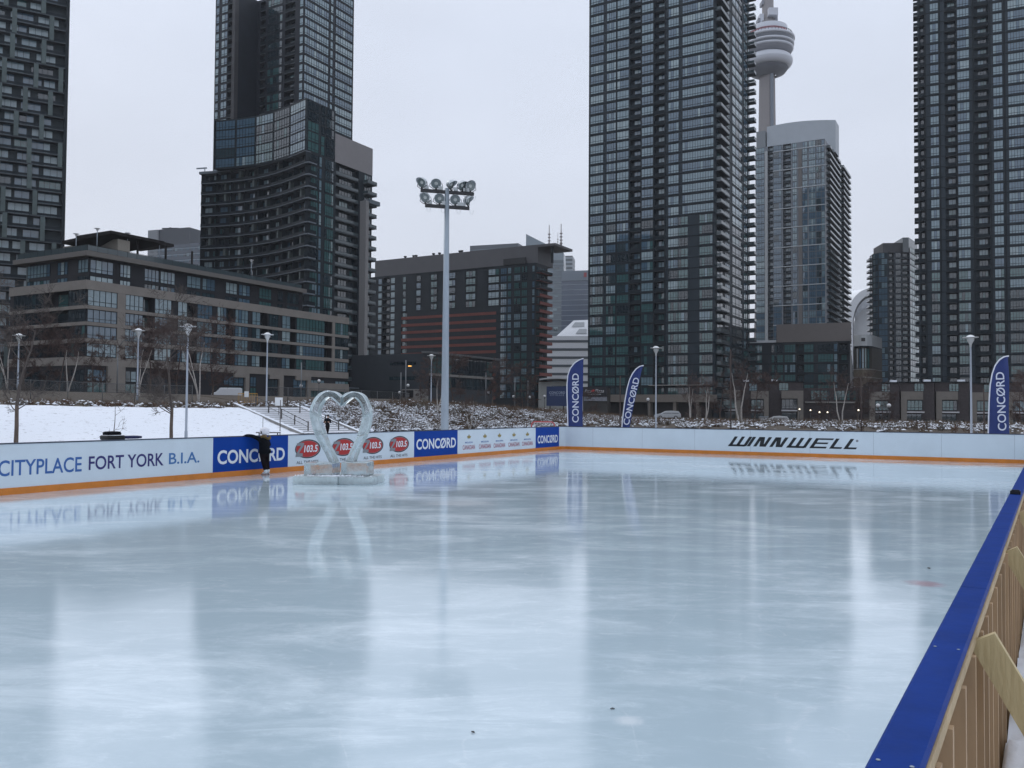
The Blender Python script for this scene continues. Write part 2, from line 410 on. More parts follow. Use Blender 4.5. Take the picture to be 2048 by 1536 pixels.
# ---- stepped dark tower left of the mast
def tower_stepped():
    wm=wallmat('black_green_panels',(.009,.017,.024)); e1=Vector((math.cos(TH),-math.sin(TH))); e2=Vector((math.sin(TH),math.cos(TH)))
    c=xy(610,400,222)
    def along(e,u,v=400):
        r=ray(u,v); return -cross(c,r)/cross(e,r)
    wr=along(e2,744); pr=c+e2*wr; pm=c+e2*along(e2,669)
    b=Bld('apartment_tower','stepped black tower left of the floodlight mast with curved balcony lines','tower',(c.x,c.y,2.5))
    # concave front: starts facing the rink, ends swung towards it
    pl=xy(402,400,244); N=8; pts=[]
    for i in range(N+1):
        k=i/N; q=pl.lerp(c,k); bow=4.2*math.sin(math.pi*k); q=q+Vector((.2,1)).normalized()*bow; pts.append(q)
    front=[Face(pts[i],pts[i+1]) for i in range(N)]
    back=pl+e2*wr
    ztop=zat(500,332,pts[4]); fh=3.12; n=int((ztop-4.5)/fh); z=ztop-n*fh
    ring=front+[Face(c,pr),Face(pr,back),Face(back,pl)]
    rec={}
    for i,f in enumerate(front): 
        rec[i]=[(.02,f.L-.02,1.6,z,z+n*fh)]
        for k in range(n):
            zz=z+k*fh; x=.4
            while x<f.L-1.2:
                w=R.uniform(1.2,2.6); b.window(f,x,min(x+w,f.L-.3),zz+.2,zz+2.6,2,R.choice(['dark','mix','green','sky','blue']),-1.59); x+=w+R.uniform(.6,1.8)
    fr=ring[N]
    rec[N]=[]
    fill(b,fr,500,[('w',614,634,4,lambda i:'green'),('w',636,641,1,'sky'),('w',648,665,4,'green')],z,fh,n,wz=(.1,.92))
    fill(b,fr,500,[('b',670,716,5,'dark'),('p',724,743.5,3,'dark',1.9)],z,fh,n,rec=rec,fi=N,rail='glass')
    b.shell(ring,2.5,ztop,wm,recess=rec)
    # one curved balcony ribbon per storey
    lt=mat('pale_concrete_edge',(.14,.165,.19),.8,noise=.12)
    for k in range(n+1):
        mb=MB(); zz=z+k*fh
        for i,f in enumerate(front):
            mb.obox(b.rel(f.P(-.01,-1.55,zz-.09)),(f.d*(f.L+.02)).to_3d(),(f.n*1.75).to_3d(),(0,0,.18),0)
            if k<n: mb.obox(b.rel(f.P(-.01,.05,zz+.12)),(f.d*(f.L+.02)).to_3d(),(f.n*.04).to_3d(),(0,0,.72),1)
        if k<n:   # corner balcony turning round the prow
            mb.obox(b.rel(fr.P(-.3,.02,zz-.2)),(fr.d*3.0).to_3d(),(fr.n*1.5).to_3d(),(0,0,.34),0)
            mb.obox(b.rel(fr.P(-.3,1.46,zz+.16)),(fr.d*3.0).to_3d(),(fr.n*.06).to_3d(),(0,0,.95),1)
        mb.build('balcony_ribbon',[lt,RIBG],b.root)
        for j in range(3):
            i=R.randrange(N); f=front[i]
            if k<n: b.box(f,f.L*.5,f.L*.5+.7,-1.5,-.2,zz+.18,zz+fh-.18,mat('sage_panel',(.075,.095,.095),.6) if 'sage_panel' not in bpy.data.materials else bpy.data.materials['sage_panel'],'pier')
    # glazed upper block above the ribbons
    zu=zat(609,195,c); ul=xy(428,300,240); pts2=[]
    for i in range(6):
        k=i/5; q=ul.lerp(c,k)+Vector((.2,1)).normalized()*(3.4*math.sin(math.pi*k)+.5*(1-k)); pts2.append(q)
    ub=[Face(pts2[i],pts2[i+1]) for i in range(5)]
    r2=ub+[Face(c,pm),Face(pm,ul+(pm-c)),Face(ul+(pm-c),ul)]
    nu=5; fu=(zu-ztop-.6)/nu
    for i,f in enumerate(ub):
        for k in range(nu): b.window(f,.3,f.L-.3,ztop+.5+k*fu,ztop+.2+(k+1)*fu,6,['blue','sky','green','dark','sky'][i])
    f=r2[5]
    for k in range(nu):
        for (x0,x1,npn) in ((.06,.42,3),(.5,.62,1),(.68,.95,3)): b.window(f,f.L*x0,f.L*x1,ztop+.5+k*fu,ztop+.2+(k+1)*fu,npn,'dark' if k>1 else 'green')
    b.shell(r2,ztop+.01,zu,wm,name='upper_block')
    # grey mechanical box
    gm=mat('taupe_metal_panels',(.235,.222,.225),.55,noise=.05,scale=.6)
    q=c+e2*along(e2,668.5); zb0=zat(668,331,q); zb1=zat(668,266,q); ll=xy(667,300,100)
    gb=[q-e1*4.5,q,q+e2*(along(e2,744.5)-along(e2,668.5)),q-e1*4.5+e2*(along(e2,744.5)-along(e2,668.5))]
    mb=MB(); mb.prism([b.rel((p.x,p.y,0)) for p in gb],ztop+.02-2.5,zb1-2.5); mb.build('rooftop_box',gm,b.root)
    # pale pillar on the right flank
    s0=fr.s_u(717.5,600); b.box(fr,s0,s0+1.3,.01,2.2,2.5,zat(718,402,fr.P(s0,0,0)),mat('pale_pillar',(.24,.235,.235),.8,noise=.1),'pillar')
    b.box(fr,s0+1.35,fr.L+.5,.01,2.6,zat(735,410,fr.P(s0+4,0,0))-.3,zat(735,404,fr.P(s0+4,0,0)),lt,'ledge')
    b.box(fr,fr.L*.45,fr.L+1.5,.02,2.5,zat(720,776,fr.P(s0,0,0))-.3,zat(720,776,fr.P(s0,0,0)),lt,'canopy')
    # left parapet wing
    f0=front[0]; mb=MB(); pz=zat(402,341,pl); mb.obox(b.rel(f0.P(-.6,-5,pz-1.1)),(f0.d*6).to_3d(),(f0.n*5.3).to_3d(),(0,0,.7)); mb.build('parapet',lt,b.root)
    mb=MB(); p=f0.P(.4,-1,pz-.4); mb.bar(b.rel(p),b.rel(p+Vector((0,0,1.6))),.2); mb.bar(b.rel(p+Vector((.6,0,1.4))),b.rel(p+Vector((-2.4,0,1.2))),.25,.35); mb.build('roof_davit',GALV,b.root)
    # tall upper tower behind, with a deep notch in its left face
    c2=xy(607,100,236)
    def al2(e,u,v=100):
        r=ray(u,v); return -cross(c2,r)/cross(e,r)
    wl=-al2(e1,430); w2=al2(e2,707)
    zt=zat(706,3,c2+e2*w2)
    fl=Face(c2-e1*wl,c2); sA=fl.s_u(473,100); sB=fl.s_u(598,100)
    A=fl.p0+fl.d*sA; Bp=fl.p0+fl.d*sB; dn=-fl.n*8
    pr2=c2+e2*w2; pb=fl.p0+e2*w2
    rg=[Face(fl.p0,A),Face(A,A+dn),Face(A+dn,Bp+dn),Face(Bp+dn,Bp),Face(Bp,c2),Face(c2,pr2),Face(pr2,pb),Face(pb,fl.p0)]
    fh2=2.62; n2=int((zt-ztop)/fh2)+1; z2=zt-n2*fh2; rc={}
    fill(b,rg[0],100,[('w',431.5,438,1,'sky'),('w',443,455,2,'sky'),('b',456,470,1,'dark')],z2,fh2,n2,rec=rc,fi=0)
    nf=rg[2]; L=nf.L
    fill(b,nf,None,[('b',L*.05,L*.14,1,'dark'),('w',L*.18,L*.42,5,'dark'),('b',L*.46,L*.62,2,'dark'),('w',L*.80,L*.97,3,'dark')],z2,fh2,n2,rec=rc,fi=2)
    fill(b,rg[4],100,[('w',599,606,1,'sky')],z2,fh2,n2)
    fill(b,rg[5],60,[('w',609,657,10,'sky'),('w',661,666,1,'sky'),('w',671,705,7,'sky')],z2,fh2,n2,wz=(.16,.94))
    b.shell(rg,ztop-8,zt+.8,wallmat('dark_upper_panels',(.015,.020,.029)),name='upper_tower',recess=rc)
    b.box(rg[0],rg[0].L-1.0,rg[0].L+.2,-.5,.9,z2,zt+.8,wallmat('grey_fin',(.055,.055,.06)),'fin')
    slab_lines(b,rg[5],z2,fh2,n2)
    b.finish()
tower_stepped()
# ---- beige low-rise on the left
BEI=mat('beige_stone_band',(.235,.215,.195),.85,noise=.1,scale=.5)
DKB=wallmat('dark_umber_cladding',(.020,.021,.026))
def lowrise():
    F=corner_block(20,172,697,620,145)
    c=F[0].p1; z0=3.0
    b=Bld('apartment_block','long low-rise with beige stone bands and dark top floors on the left','building',(c.x,c.y,z0))
    Z=lambda y:zat(172,y,c)
    fl=[(712,685),(676,650),(643,617),(610,578)]       # window rows, bottom and top rows of pixels at the corner
    zb=[(Z(a),Z(t)) for a,t in fl]
    ztop=Z(566)
    rec={0:[],1:[]}
    def rows(f,fi,v,cols):
        for k,u0,u1,npn,*stl in cols:
            s0,s1=max(.1,f.s_u(u0,v)),min(f.L-.1,f.s_u(u1,v)); stl=stl[0] if stl else 'sky'
            for (za,zt) in zb:
                if k=='w': b.window(f,s0,s1,za+.03,zt-.03,npn,stl)
                else: b.window(f,s0+(s1-s0)*.3,s1-.3,za+.03,zt-.25,1,'dark',-1.39)
            if k=='b':
                for (za,zt) in zb: rec[fi].append((s0,s1,1.4,za-.1,zt+.05))
    rows(F[1],1,640,[('w',174,233,5),('w',250,285,4),('b',286,308,1),('w',309,342,4),('w',355,373,2),('b',375,393,1),('w',394,424,4),('w',434,452,3),('b',453,467,1),('w',470,496,4),('w',504,520,2,'mix'),('b',522,535,1),('w',538,556,3,'dark'),('w',564,580,2,'mix'),('b',581,591,1),('w',593,649,9,'mix'),('b',650,663,1),('w',670,696,5,'mix')])
    rows(F[0],0,640,[('w',28,86,8,'dark'),('b',87,136,2),('w',137,171,5,'dark')])
    # recess list needs one entry per storey: walls are built storey by storey
    zs=[zb[0][0]-.12]+[ (zb[i][1]+zb[i+1][0])/2 for i in range(3)]+[ztop]
    b.shell(F,z0,zs[0],DKB,name='ground_floor',roof=False)
    for i in range(4):
        r={fi:[(s0,s1,dp,zs[i]+.02,zs[i+1]-.02) for (s0,s1,dp,za,zt) in rec[fi] if abs(za-(zb[i][0]-.1))<.01] for fi in rec}
        b.shell(F,zs[i],zs[i+1],DKB,recess=r,roof=(i==3),name='wall')
    # beige bands wrapping both faces
    edges=[(Z(730),Z(713))]+[(zb[i][1],zb[i+1][0]) for i in range(3)]+[(zb[3][1],ztop+.55)]
    for za,zt in edges:
        mb=MB()
        for f,a,e in ((F[0],0,0),(F[1],-.25,0)): mb.obox(b.rel(f.P(a,.004,za)),(f.d*(f.L-a+e)).to_3d(),(f.n*.25).to_3d(),(0,0,zt-za))
        mb.build('stone_band',BEI,b.root)
    f=F[1]
    for u0,u1,ya,yb in ((233,249,730,566),(664,669,730,566)):
        s0,s1=f.s_u(u0,640),f.s_u(u1,640); b.box(f,s0,s1,.003,.22,edges[0][0]+.02,ztop+.5,BEI,'pilaster')
    zc=edges[0][0]
    # ground floor portals
    for u0,u1 in ((212,247),(488,495.5),(556,564),(612,619)):
        s0,s1=f.s_u(u0,760),f.s_u(u1,760); b.box(f,s0,s1,.005,.5,z0,zc-.02,BEI,'portal_leg')
    for u0,u1 in ((466,489),(537,557),(590,613)):
        s0,s1=f.s_u(u0,740),f.s_u(u1,740); b.box(f,s0,s1,.005,.5,zc-.9,zc-.02,BEI,'portal_lintel')
    for u0,u1,npn in ((174,211,3),(250,272,2),(447,486,4),(500,512,2),(536,555,3),(586,611,3),(620,648,4),(670,696,4)):
        s0,s1=f.s_u(u0,760),f.s_u(u1,760)
        b.window(f,s0,s1,z0+.5,z0+3.0,npn,'green'); b.window(f,s0,s1,z0+3.3,zc-.7,npn,'mix')
    s0=f.s_u(618,780); b.box(f,s0,f.L,.01,.45,Z(762)-.4,Z(742)-.3,BEI,'lintel')
    g=F[0]
    for u0,u1,npn in ((30,80,5),(90,128,4),(142,168,3)):
        b.window(g,g.s_u(u0,760),g.s_u(u1,760),z0+.6,zc-.8,npn,'dark')
    # set-back dark top floors
    d0,d1=1.0,1.0
    pl=F[0].p0+F[0].d*4-F[0].n*d0; cc=c-F[0].n*d0-F[1].n*d1; pe=F[1].p0+F[1].d*f.s_u(612,560)-F[1].n*d1; bk=pl+(pe-cc)
    T=[Face(pl,cc),Face(cc,pe),Face(pe,bk),Face(bk,pl)]
    zr=Z(511); b.shell(T,ztop+.01,zr,DKB,name='top_floors',roof=False)
    t=T[1]; za,zm,zn,zt=ztop+.6,Z(547),Z(541),Z(513.5)
    for u0,u1,npn,stl in ((180,226,4,'sky'),(240,261,3,'sky'),(289,318,4,'sky'),(321,350,4,'sky'),(374,401,3,'sky'),(405,430,3,'sky'),(452,474,3,'sky'),(478,500,3,'sky'),(519,543,4,'dark'),(556,566,2,'dark'),(575,598,4,'dark')):
        s0,s1=t.s_u(u0,530),t.s_u(u1,530)
        b.window(t,s0,s1,zn,zt-.1,npn,stl); b.window(t,s0,s1,za,zm-.1,npn,'mix' if stl=='sky' else 'dark')
    t=T[0]
    for u0,u1,npn in ((56,101,7),(116,136,3),(157,177,3)):
        s0,s1=t.s_u(u0,530),t.s_u(u1,530); b.window(t,s0,s1,zn,zt-.1,npn,'sky'); b.window(t,s0,s1,za,zm-.1,npn,'mix')
    ov=[F[0].p0+F[0].d*1+F[0].n*.3, c+F[0].n*.3+F[1].n*.3, pe+F[1].n*1.3, bk+F[1].n*0]
    mb=MB(); mb.prism([b.rel((p.x,p.y,0)) for p in ov],zr-z0+.01,Z(501)-z0); mb.build('roof_slab',mat('roof_fascia',(.15,.14,.13),.8),b.root)
    zt=Z(501)
    # roof terrace rail, penthouse, tilted canopy
    mb=MB(); rail_pts=[F[0].p0+F[0].d*2, c-F[0].n*.1-F[1].n*.1, pe-F[1].n*.3]
    for A,Bq in zip(rail_pts,rail_pts[1:]):
        L=(Bq-A).length; nn=int(L/1.9)
        for i in range(nn+1):
            q=A.lerp(Bq,i/nn); p=b.rel((q.x,q.y,zt)); mb.bar(p,p+Vector((0,0,1.1)),.07,m=0)
        pa,pb=b.rel((A.x,A.y,zt+1.1)),b.rel((Bq.x,Bq.y,zt+1.1)); mb.bar(pa,pb,.06,m=0)
        d=(Bq-A).normalized(); mb.obox(b.rel((A.x,A.y,zt+.12)),(d*L).to_3d(),Vector((d.y,-d.x,0))*.02,(0,0,.9),1)
    mb.build('terrace_rail',[FRM,RAILG],b.root)
    pc=xy(236,480,151); e1=F[0].d; e2=F[1].d
    ph=[pc-e1*16,pc,pc+e2*2.4,pc-e1*16+e2*2.4]
    mb=MB(); mb.prism([b.rel((p.x,p.y,0)) for p in ph],zt-z0+.01,zat(252,479,pc)-z0); mb.build('penthouse',mat('penthouse_stone',(.27,.25,.215),.85,noise=.08),b.root)
    # canopy: thin folded plate
    A=xy(124,489,149.0); Bc=xy(222,465,149); D=xy(348,492,168)
    zA,zB,zD=zat(124,488,A),zat(222,467,Bc),zat(348,494,D)
    mb=MB(); off=e2*10
    up=Vector((0,0,.55))
    q=[b.rel((A.x,A.y,zA)),b.rel((Bc.x,Bc.y,zB)),b.rel((D.x,D.y,zD))]; o3=off.to_3d(); o3=-e1.to_3d()*13+e2.to_3d()*2
    for i,(p,r,dd) in enumerate(((q[0],q[1],e2.to_3d()*11),(q[1],q[2],-e1.to_3d()*10))): mb.obox(p,r-p,dd,up)
    for i in range(3):
        p=b.rel((pc+e2*(4+6*i)).to_3d()+Vector((0,0,zt))); mb.bar(p,p+Vector((0,0,zat(252,479,pc)-zt+.4)),.3)
    mb.build('canopy',mat('dark_bronze_canopy',(.018,.016,.016),.7,spec=.15),b.root)
    b.finish()
    return F,c,zt,e1,e2
LOW=lowrise()

# ---- apartment block with terracotta balcony bands
def redblock():
    F=corner_block(735,1071,1094.5,650,304)
    c=F[0].p1; z0=-1.0; b=Bld('apartment_block','dark apartment block with terracotta balcony bands behind the floodlight mast','building',(c.x,c.y,z0))
    f=F[0]; zr=zat(1040,528,f.P(f.s_u(1040,528),0,0)); fh=2.82; n=int((zr-4)/fh); z=zr-.7-n*fh; rec={}
    lo=lambda c,i:i>=n-4 and False
    sA,sB=f.s_u(803,650),f.s_u(992,650)
    nb=8          # storeys with red bands begin below the top four
    red=mat('terracotta_band',(.17,.044,.033),.7,noise=.15,scale=.5); RD=[red,RAIL,RAILG]
    fill(b,f,560,[('w',757,764,1,'sky'),('b',766,780,1,'dark'),('w',782,790,1,'sky'),('w',806,812,1,'green')],z,fh,n,rec=rec,fi=0)
    fill(b,f,560,[('b',815,831,1,'mix'),('w',833,842,1,'mix'),('b',844,860,1,'mix'),('w',862,874,2,'green'),('b',876,896,2,'mix'),('w',898,911,2,'mix'),('b',913,930,1,'mix'),('w',932,951,3,'green'),('b',955,974,1,'mix'),('w',977,998,3,'mix')],z+fh*(n-5),fh,5,rec=rec,fi=0)
    rec[0].append((sA,sB,1.4,z,z+fh*(n-5)))
    for i in range(n-5):
        x=sA+.3
        while x<sB-2:
            w=R.uniform(1.4,3.4); b.window(f,x,min(x+w,sB-.3),z+i*fh+.1,z+i*fh+2.5,2,R.choice(['dark','green','mix','sky']),-1.39); x+=w+R.uniform(.4,1.8)
        b.balcony(f,sA,sB,z+i*fh,-1.38,.15,'solid',.95,.1,RD)
    fill(b,f,650,[('w',1001,1013,3,'sky'),('w',1015,1022,1,'mix'),('w',1028,1040,4,'green'),('w',1043,1054,3,'green'),('w',1064,1069,1,'mix')],z,fh,n)
    g=F[1]
    for i in range(n):
        for k in range(7): b.window(g,.6+k*(g.L-1)/7,.3+(k+1)*(g.L-1)/7,z+i*fh+.3,z+i*fh+2.3,2,'green' if i<n-4 else 'mix')
        b.balcony(g,.2,g.L+.8,z+i*fh,1.7,.005,'solid' if i<n-3 else 'metal',.95,.1,RD)
    b.shell(F,z0,zr,wallmat('dark_slate_cladding',(.013,.020,.027)),recess=rec)
    slab_lines(b,f,z,fh,n,s0=sB+.5,h=.3)
    gm=mat('grey_metal_penthouse',(.105,.105,.112),.6,noise=.06,scale=.4)
    e1,e2=f.d,g.d
    q0=f.P(2,-1.8,0); q1=f.P(f.L-.2,-1.8,0); zp=zat(1071,489,q1)
    P=[Vector((q0.x,q0.y)),Vector((q1.x,q1.y))]; P+= [P[1]+e2*12,P[0]+e2*12]
    mb=MB(); mb.prism([b.rel((p.x,p.y,0)) for p in P],zr-z0+.01,zp-z0); mb.build('penthouse',gm,b.root)
    mb=MB(); a=P[1]+e1*.02; mb.obox(b.rel((a.x,a.y,zp-.9)),(e1*7).to_3d(),(e2*14).to_3d(),(0,0,.85)); mb.build('roof_canopy',gm,b.root)
    mb=MB(); a=P[1]+e1*5+e2*1.5; p=b.rel((a.x,a.y,zr)); mb.bar(p,p+Vector((0,0,zp-zr-.92)),.9); mb.build('column',FRM,b.root)
    a=f.P(f.s_u(1008,528),-.6,0); mb=MB(); mb.obox(b.rel((a.x,a.y,zr+.01)),(e1*9).to_3d(),(e2*-1.1).to_3d() ,(0,0,2.2)); mb.build('stair_head',wallmat('dark_stair_head',(.04,.042,.045)),b.root)
    for u in (795,812,817,852,864,877,905,909):
        a=f.P(f.s_u(u,520),-5,0); mb=MB(); p=b.rel((a.x,a.y,zp)); mb.tube([p,p+Vector((0,0,.9)),p+Vector((0,0,.91)),p+Vector((0,0,1.4))],[.35,.35,.6,.6],8); mb.build('roof_vent',BLK,b.root)
    b.finish()
redblock()

# ---- low dark community building in front of it
def lowgrey():
    F=corner_block(700,857,985,760,226); c=F[0].p1; z0=.5
    b=Bld('community_building','low dark grey building with slit windows and a thin sloping roof','building',(c.x,c.y,z0))
    f,g=F[0],F[1]; zt=zat(857,706,c)
    wm=mat('grey_ribbed_metal',(.040,.048,.058),.6,noise=.08,scale=.4)
    b.shell(F,z0,zt,wm)
    for u0,u1,ya,yb in ((780,832,730,724),(779,843,760,753)):
        za,zt2=zat(800,ya,f.P(f.s_u(800,ya),0,0)),zat(800,yb,f.P(f.s_u(800,yb),0,0)); b.window(f,f.s_u(u0,740),f.s_u(u1,740),za,zt2,7,'dark')
    zl=zat(857,778,c)
    b.box(f,f.s_u(742,790),f.s_u(806,790),.01,.3,z0,zl-.4,FRM,'shopfront'); b.box(f,f.s_u(806,790),f.L,.01,.5,z0,zl,CONC,'plinth')
    sg=b.box(f,f.s_u(808,790),f.s_u(829,790),.52,.7,zat(820,795,c),zat(820,780,c),BLK,'sign_board')
    mb=MB()
    for k in range(3): mb.obox(b.rel(f.P(f.s_u(815,790),.72,zat(820,787+3*k,c)-.12)),(f.d*(1.2)).to_3d(),(f.n*.02).to_3d(),(0,0,.2))
    mb.build('sign_panel',mat('sign_grey',(.3,.3,.3),.6),sg)
    n=9; L=g.L/n
    for i in range(n):
        for (ya,yb) in ((746,712),(775,752)):
            b.window(g,i*L+.2,(i+1)*L-.1,zat(857,ya,c),zat(857,yb,c),2,'dark')
    b.box(g,0,g.L,.02,.35,zat(857,751,c),zat(857,746,c),CONC,'spandrel')
    mb=MB(); mb.obox(b.rel(F[0].P(f.L-2,.5,zt+.02)),(g.d*(g.L+5)).to_3d(),(g.n*3.2).to_3d()+Vector((0,0,-.2)),(0,0,.55)); mb.build('roof_plate',mat('pale_roof_edge',(.13,.135,.14),.7),b.root)
    b.finish()
lowgrey()

# ---- far downtown towers seen through the gaps
HZ=mat('far_glass_grey',(.10,.13,.155),.25,noise=.1,scale=.05,ior=1.6)  # blue-grey fade of distance is mixed into this colour
def banded(name,label,uL,uR,yT,D,col,lcol,fh,group=None,slope=0,y_end=None,lh=.5,th=rad(12),style=None,cat='tower',deep=30,base=-1):
    p0=xy(uL,600,D); e1=Vector((math.cos(th),-math.sin(th))); e2=Vector((math.sin(th),math.cos(th)))
    r=ray(uR,600); L=-cross(p0,r)/cross(e1,r)
    F=[Face(p0,p0+e1*L),Face(p0+e1*L,p0+e1*L+e2*deep),Face(p0+e1*L+e2*deep,p0+e2*deep),Face(p0+e2*deep,p0)]
    b=Bld(name,label,cat,(p0.x,p0.y,base),group)
    zt=zat((uL+uR)/2,yT,p0+e1*L/2); z1=zat(uR,y_end,F[0].p1) if y_end else zt
    b.shell(F,base,min(zt,z1),col)
    n=int((min(zt,z1)-4)/fh)
    for i in range(n):
        z=min(zt,z1)-(i+1)*fh+fh*.2
        if z<12 : break
        mb=MB()
        for f in F[:2]+F[3:]: mb.obox(b.rel(f.P(.0,.003,z)),(f.d*f.L).to_3d(),(f.n*.12).to_3d(),(0,0,lh))
        if i<100: mb.build('floor_band',lcol,b.root)
    return b,F,zt,z1
def far():
    pale=mat('far_pale_band',(.27,.31,.35),.6); blue=mat('far_blue_glass',(.075,.10,.145),.2,ior=1.6,noise=.1,scale=.05); dkb=mat('far_dark_strip',(.06,.075,.09),.4)  # far colours already hold the bluish tint of hazy distance
    lineg=mat('far_grey_line',(.20,.24,.28),.6)
    b,F,zt,z1=banded('office_tower','far grey glass office tower with a slanted wedge roof',1046,1127,520,830,HZ,mat('far_teal_line',(.14,.18,.205),.3),6,lh=1.4,th=rad(8))
    f=F[0]; zT=zat(1052,468,f.P(f.s_u(1052,470),0,0)); zE=zat(1124,506,f.P(f.s_u(1124,506),0,0)); s0=f.s_u(1052,480)
    mb=MB(); A=[f.P(s0,.3,zt-.5),f.P(f.L,.3,zt-.5),f.P(f.L,.3,zE),f.P(s0,.3,zT)]; Bk=[p-(f.n*24).to_3d() for p in A]
    for i in (0,1): Bk[i].z=A[i].z
    vs=[b.rel(p) for p in A+Bk]; mb.add(vs,[(0,1,2,3),(7,6,5,4),(0,4,5,1),(1,5,6,2),(2,6,7,3),(3,7,4,0)]); mb.build('wedge_roof',mat('far_wedge_glass',(.19,.24,.28),.25,ior=1.6),b.root)
    rr=random.Random(5)
    for k in range(46):
        s=rr.uniform(1,f.L-8); z=rr.uniform(45,zt-6); b.window(f,s,s+rr.uniform(3,6),z,z+2.6,2,rr.choice(['blue','blue','sky','blind']))
    b.finish()
    b,F,zt,z1=banded('office_tower','distant pale striped office tower carrying twin masts',1092,1144.5,512,1050,dkb,pale,5,lh=2.6,th=rad(10))
    for u,yt,r in ((1096.5,450,.9),(1120.5,448,1.0),(1114,465,.4)):
        s=F[0].s_u(u,500); p=b.rel(F[0].P(s,-8,zt)); h=zat(u,yt,F[0].P(s,-8,0))-zt; mb=MB()
        mb.tube([p,p+Vector((0,0,h*.45)),p+Vector((0,0,h*.46)),p+Vector((0,0,h))],[r*1.3,r*1.3,r*.8,r*.5],6)
        for j in range(5): mb.box(p.x-r*1.7,p.x+r*1.7,p.y-r*1.7,p.y+r*1.7,p.z+h*(.3+.1*j),p.z+h*(.3+.1*j)+1)
        mb.build('mast',mat('far_mast_steel',(.16,.14,.15),.6),b.root)
    b.finish()
    b,F,zt,z1=banded('office_tower','distant blue office tower with thin pale floor lines',1123,1200,551,700,blue,lineg,4.2,lh=.5,th=rad(14))
    f=F[0]; b.box(f,.2,f.L-.2,.14,.5,zt-4,zt+4,mat('far_crown_panel',(.16,.195,.235),.5),'crown')
    q=f.s_u(1168,550); b.box(f,q,q+2.2,.55,.8,zt-1.5,zt+2.2,mat('far_red_logo',(.3,.05,.06),.6),'logo'); b.finish()
    b,F,zt,z1=banded('office_tower','far bluish block with a rooftop crane arm behind the low-rise',296,402,489,520,mat('far_slate_glass',(.075,.095,.125),.25,ior=1.6,noise=.1,scale=.1),lineg,3.6,lh=.4,th=rad(20))
    f=F[0]; s0,s1=f.s_u(296,470),f.s_u(376,470); zc=zat(330,463,f.P(s0,0,0))
    b.box(f,s0,s1,-14,-1,zt+.01,zc,mat('far_dark_box',(.07,.08,.095),.6),'rooftop_box'); b.box(f,s0-.02,f.s_u(316,470),-.9,.05,zt-9,zc-.2,mat('far_light_panel',(.22,.24,.26),.6),'rooftop_screen')
    mb=MB(); p=b.rel(f.P(f.s_u(318,462),-4,zc)); mb.bar(p+Vector((-1,0,1.2)),p+Vector((9,0,1.4)),.7); mb.bar(p+Vector((4,0,0)),p+Vector((4,0,2)),.8); mb.build('crane_arm',FRM,b.root)
    for i in range(8):
        for k in range(9): b.window(f,1+k*f.L/9,(k+1)*f.L/9-.4,zt-4-i*3.6,zt-2-i*3.6,3,'blue')
    b.finish()
    b,F,zt,z1=banded('office_tower','distant flat grey tower top showing above the terracotta-banded block',939,1036,489,560,mat('far_flat_grey',(.12,.135,.155),.5),lineg,4,lh=.4,th=rad(18)); b.finish()
    # white terraced hotel-like block
    wh=mat('far_white_cladding',(.62,.64,.67),.6); dk=mat('far_window_strip',(.07,.085,.10),.3)
    b,F,zt,z1=banded('office_block','white striped office block with a pyramid roof behind the leftmost flag',1078,1215,672,430,wh,dk,4.1,lh=1.25,th=rad(6),cat='building')
    f=F[0]; rr=random.Random(2)
    L=f.L; a=[f.P(f.s_u(1113,670),0,zt),f.P(L,0,zt),f.P(L,-26,zt),f.P(f.s_u(1113,670),-26,zt)]
    ap=[f.P(f.s_u(1146,640),-10,zat(1150,641,f.P(L*.6,-10,0))),f.P(L,-10,zat(1150,638,f.P(L*.6,-10,0)))]
    mb=MB(); vs=[b.rel(p) for p in a+ap]; mb.add(vs,[(0,1,5,4),(0,4,3),(3,4,5,2),(1,2,5)]); mb.build('pyramid_roof',wh,b.root)
    for (x0,x1,k0,k1) in ((1146,1168,.55,.85),(1155,1173,.12,.42)):
        n=(ap[0]-a[0]); lo=lambda x,k:(f.P(f.s_u(x,660),0,zt)).lerp(f.P(f.s_u(x,660),-10,ap[0].z),k)+Vector((0,-.35,.25))
        mb=MB(); mb.quad(*[b.rel(p) for p in (lo(x0-4,k0),lo(x1,k0),lo(x1,k1),lo(x0+3,k1))]); mb.build('skylight',mat('far_skylight',(.25,.27,.29),.4) if 'far_skylight' not in bpy.data.materials else bpy.data.materials['far_skylight'],b.root)
    p=xy(1078,770,300); q=xy(1150,770,300)
    b.finish()
    b=Bld('pavilion','low white pavilion with a thin curved roof under the striped white block','building',(p.x,p.y,-1)); f=Face(p,q)
    zt=zat(1110,757,f.P(f.L/2,0,0)); zb=zat(1110,775,f.P(f.L/2,0,0))
    g=[f,Face(q,q-f.n*20),Face(q-f.n*20,p-f.n*20),Face(p-f.n*20,p)]; b.shell(g,-1,zt-1.2,mat('pavilion_white',(.45,.47,.46),.7,noise=.1))
    mb=MB(); 
    for k in range(6):
        s0,s1=f.L*(k/6),f.L*((k+1)/6); zz=lambda s:zt-.5-2.0*(s/f.L-.5)**2+.3
        mb.add([b.rel(f.P(s,o,zz(s)+h)) for s,o,h in ((s0,2.5,0),(s1,2.5,0),(s1,-20,0),(s0,-20,0),(s0,2.5,.5),(s1,2.5,.5),(s1,-20,.5),(s0,-20,.5))],[(0,1,2,3)[::-1],(4,5,6,7),(0,1,5,4),(2,3,7,6)])
    mb.build('roof',wh,b.root); b.window(f,f.L*.35,f.L*.85,zt-5,zt-2.6,6,'sky'); b.finish()
far()

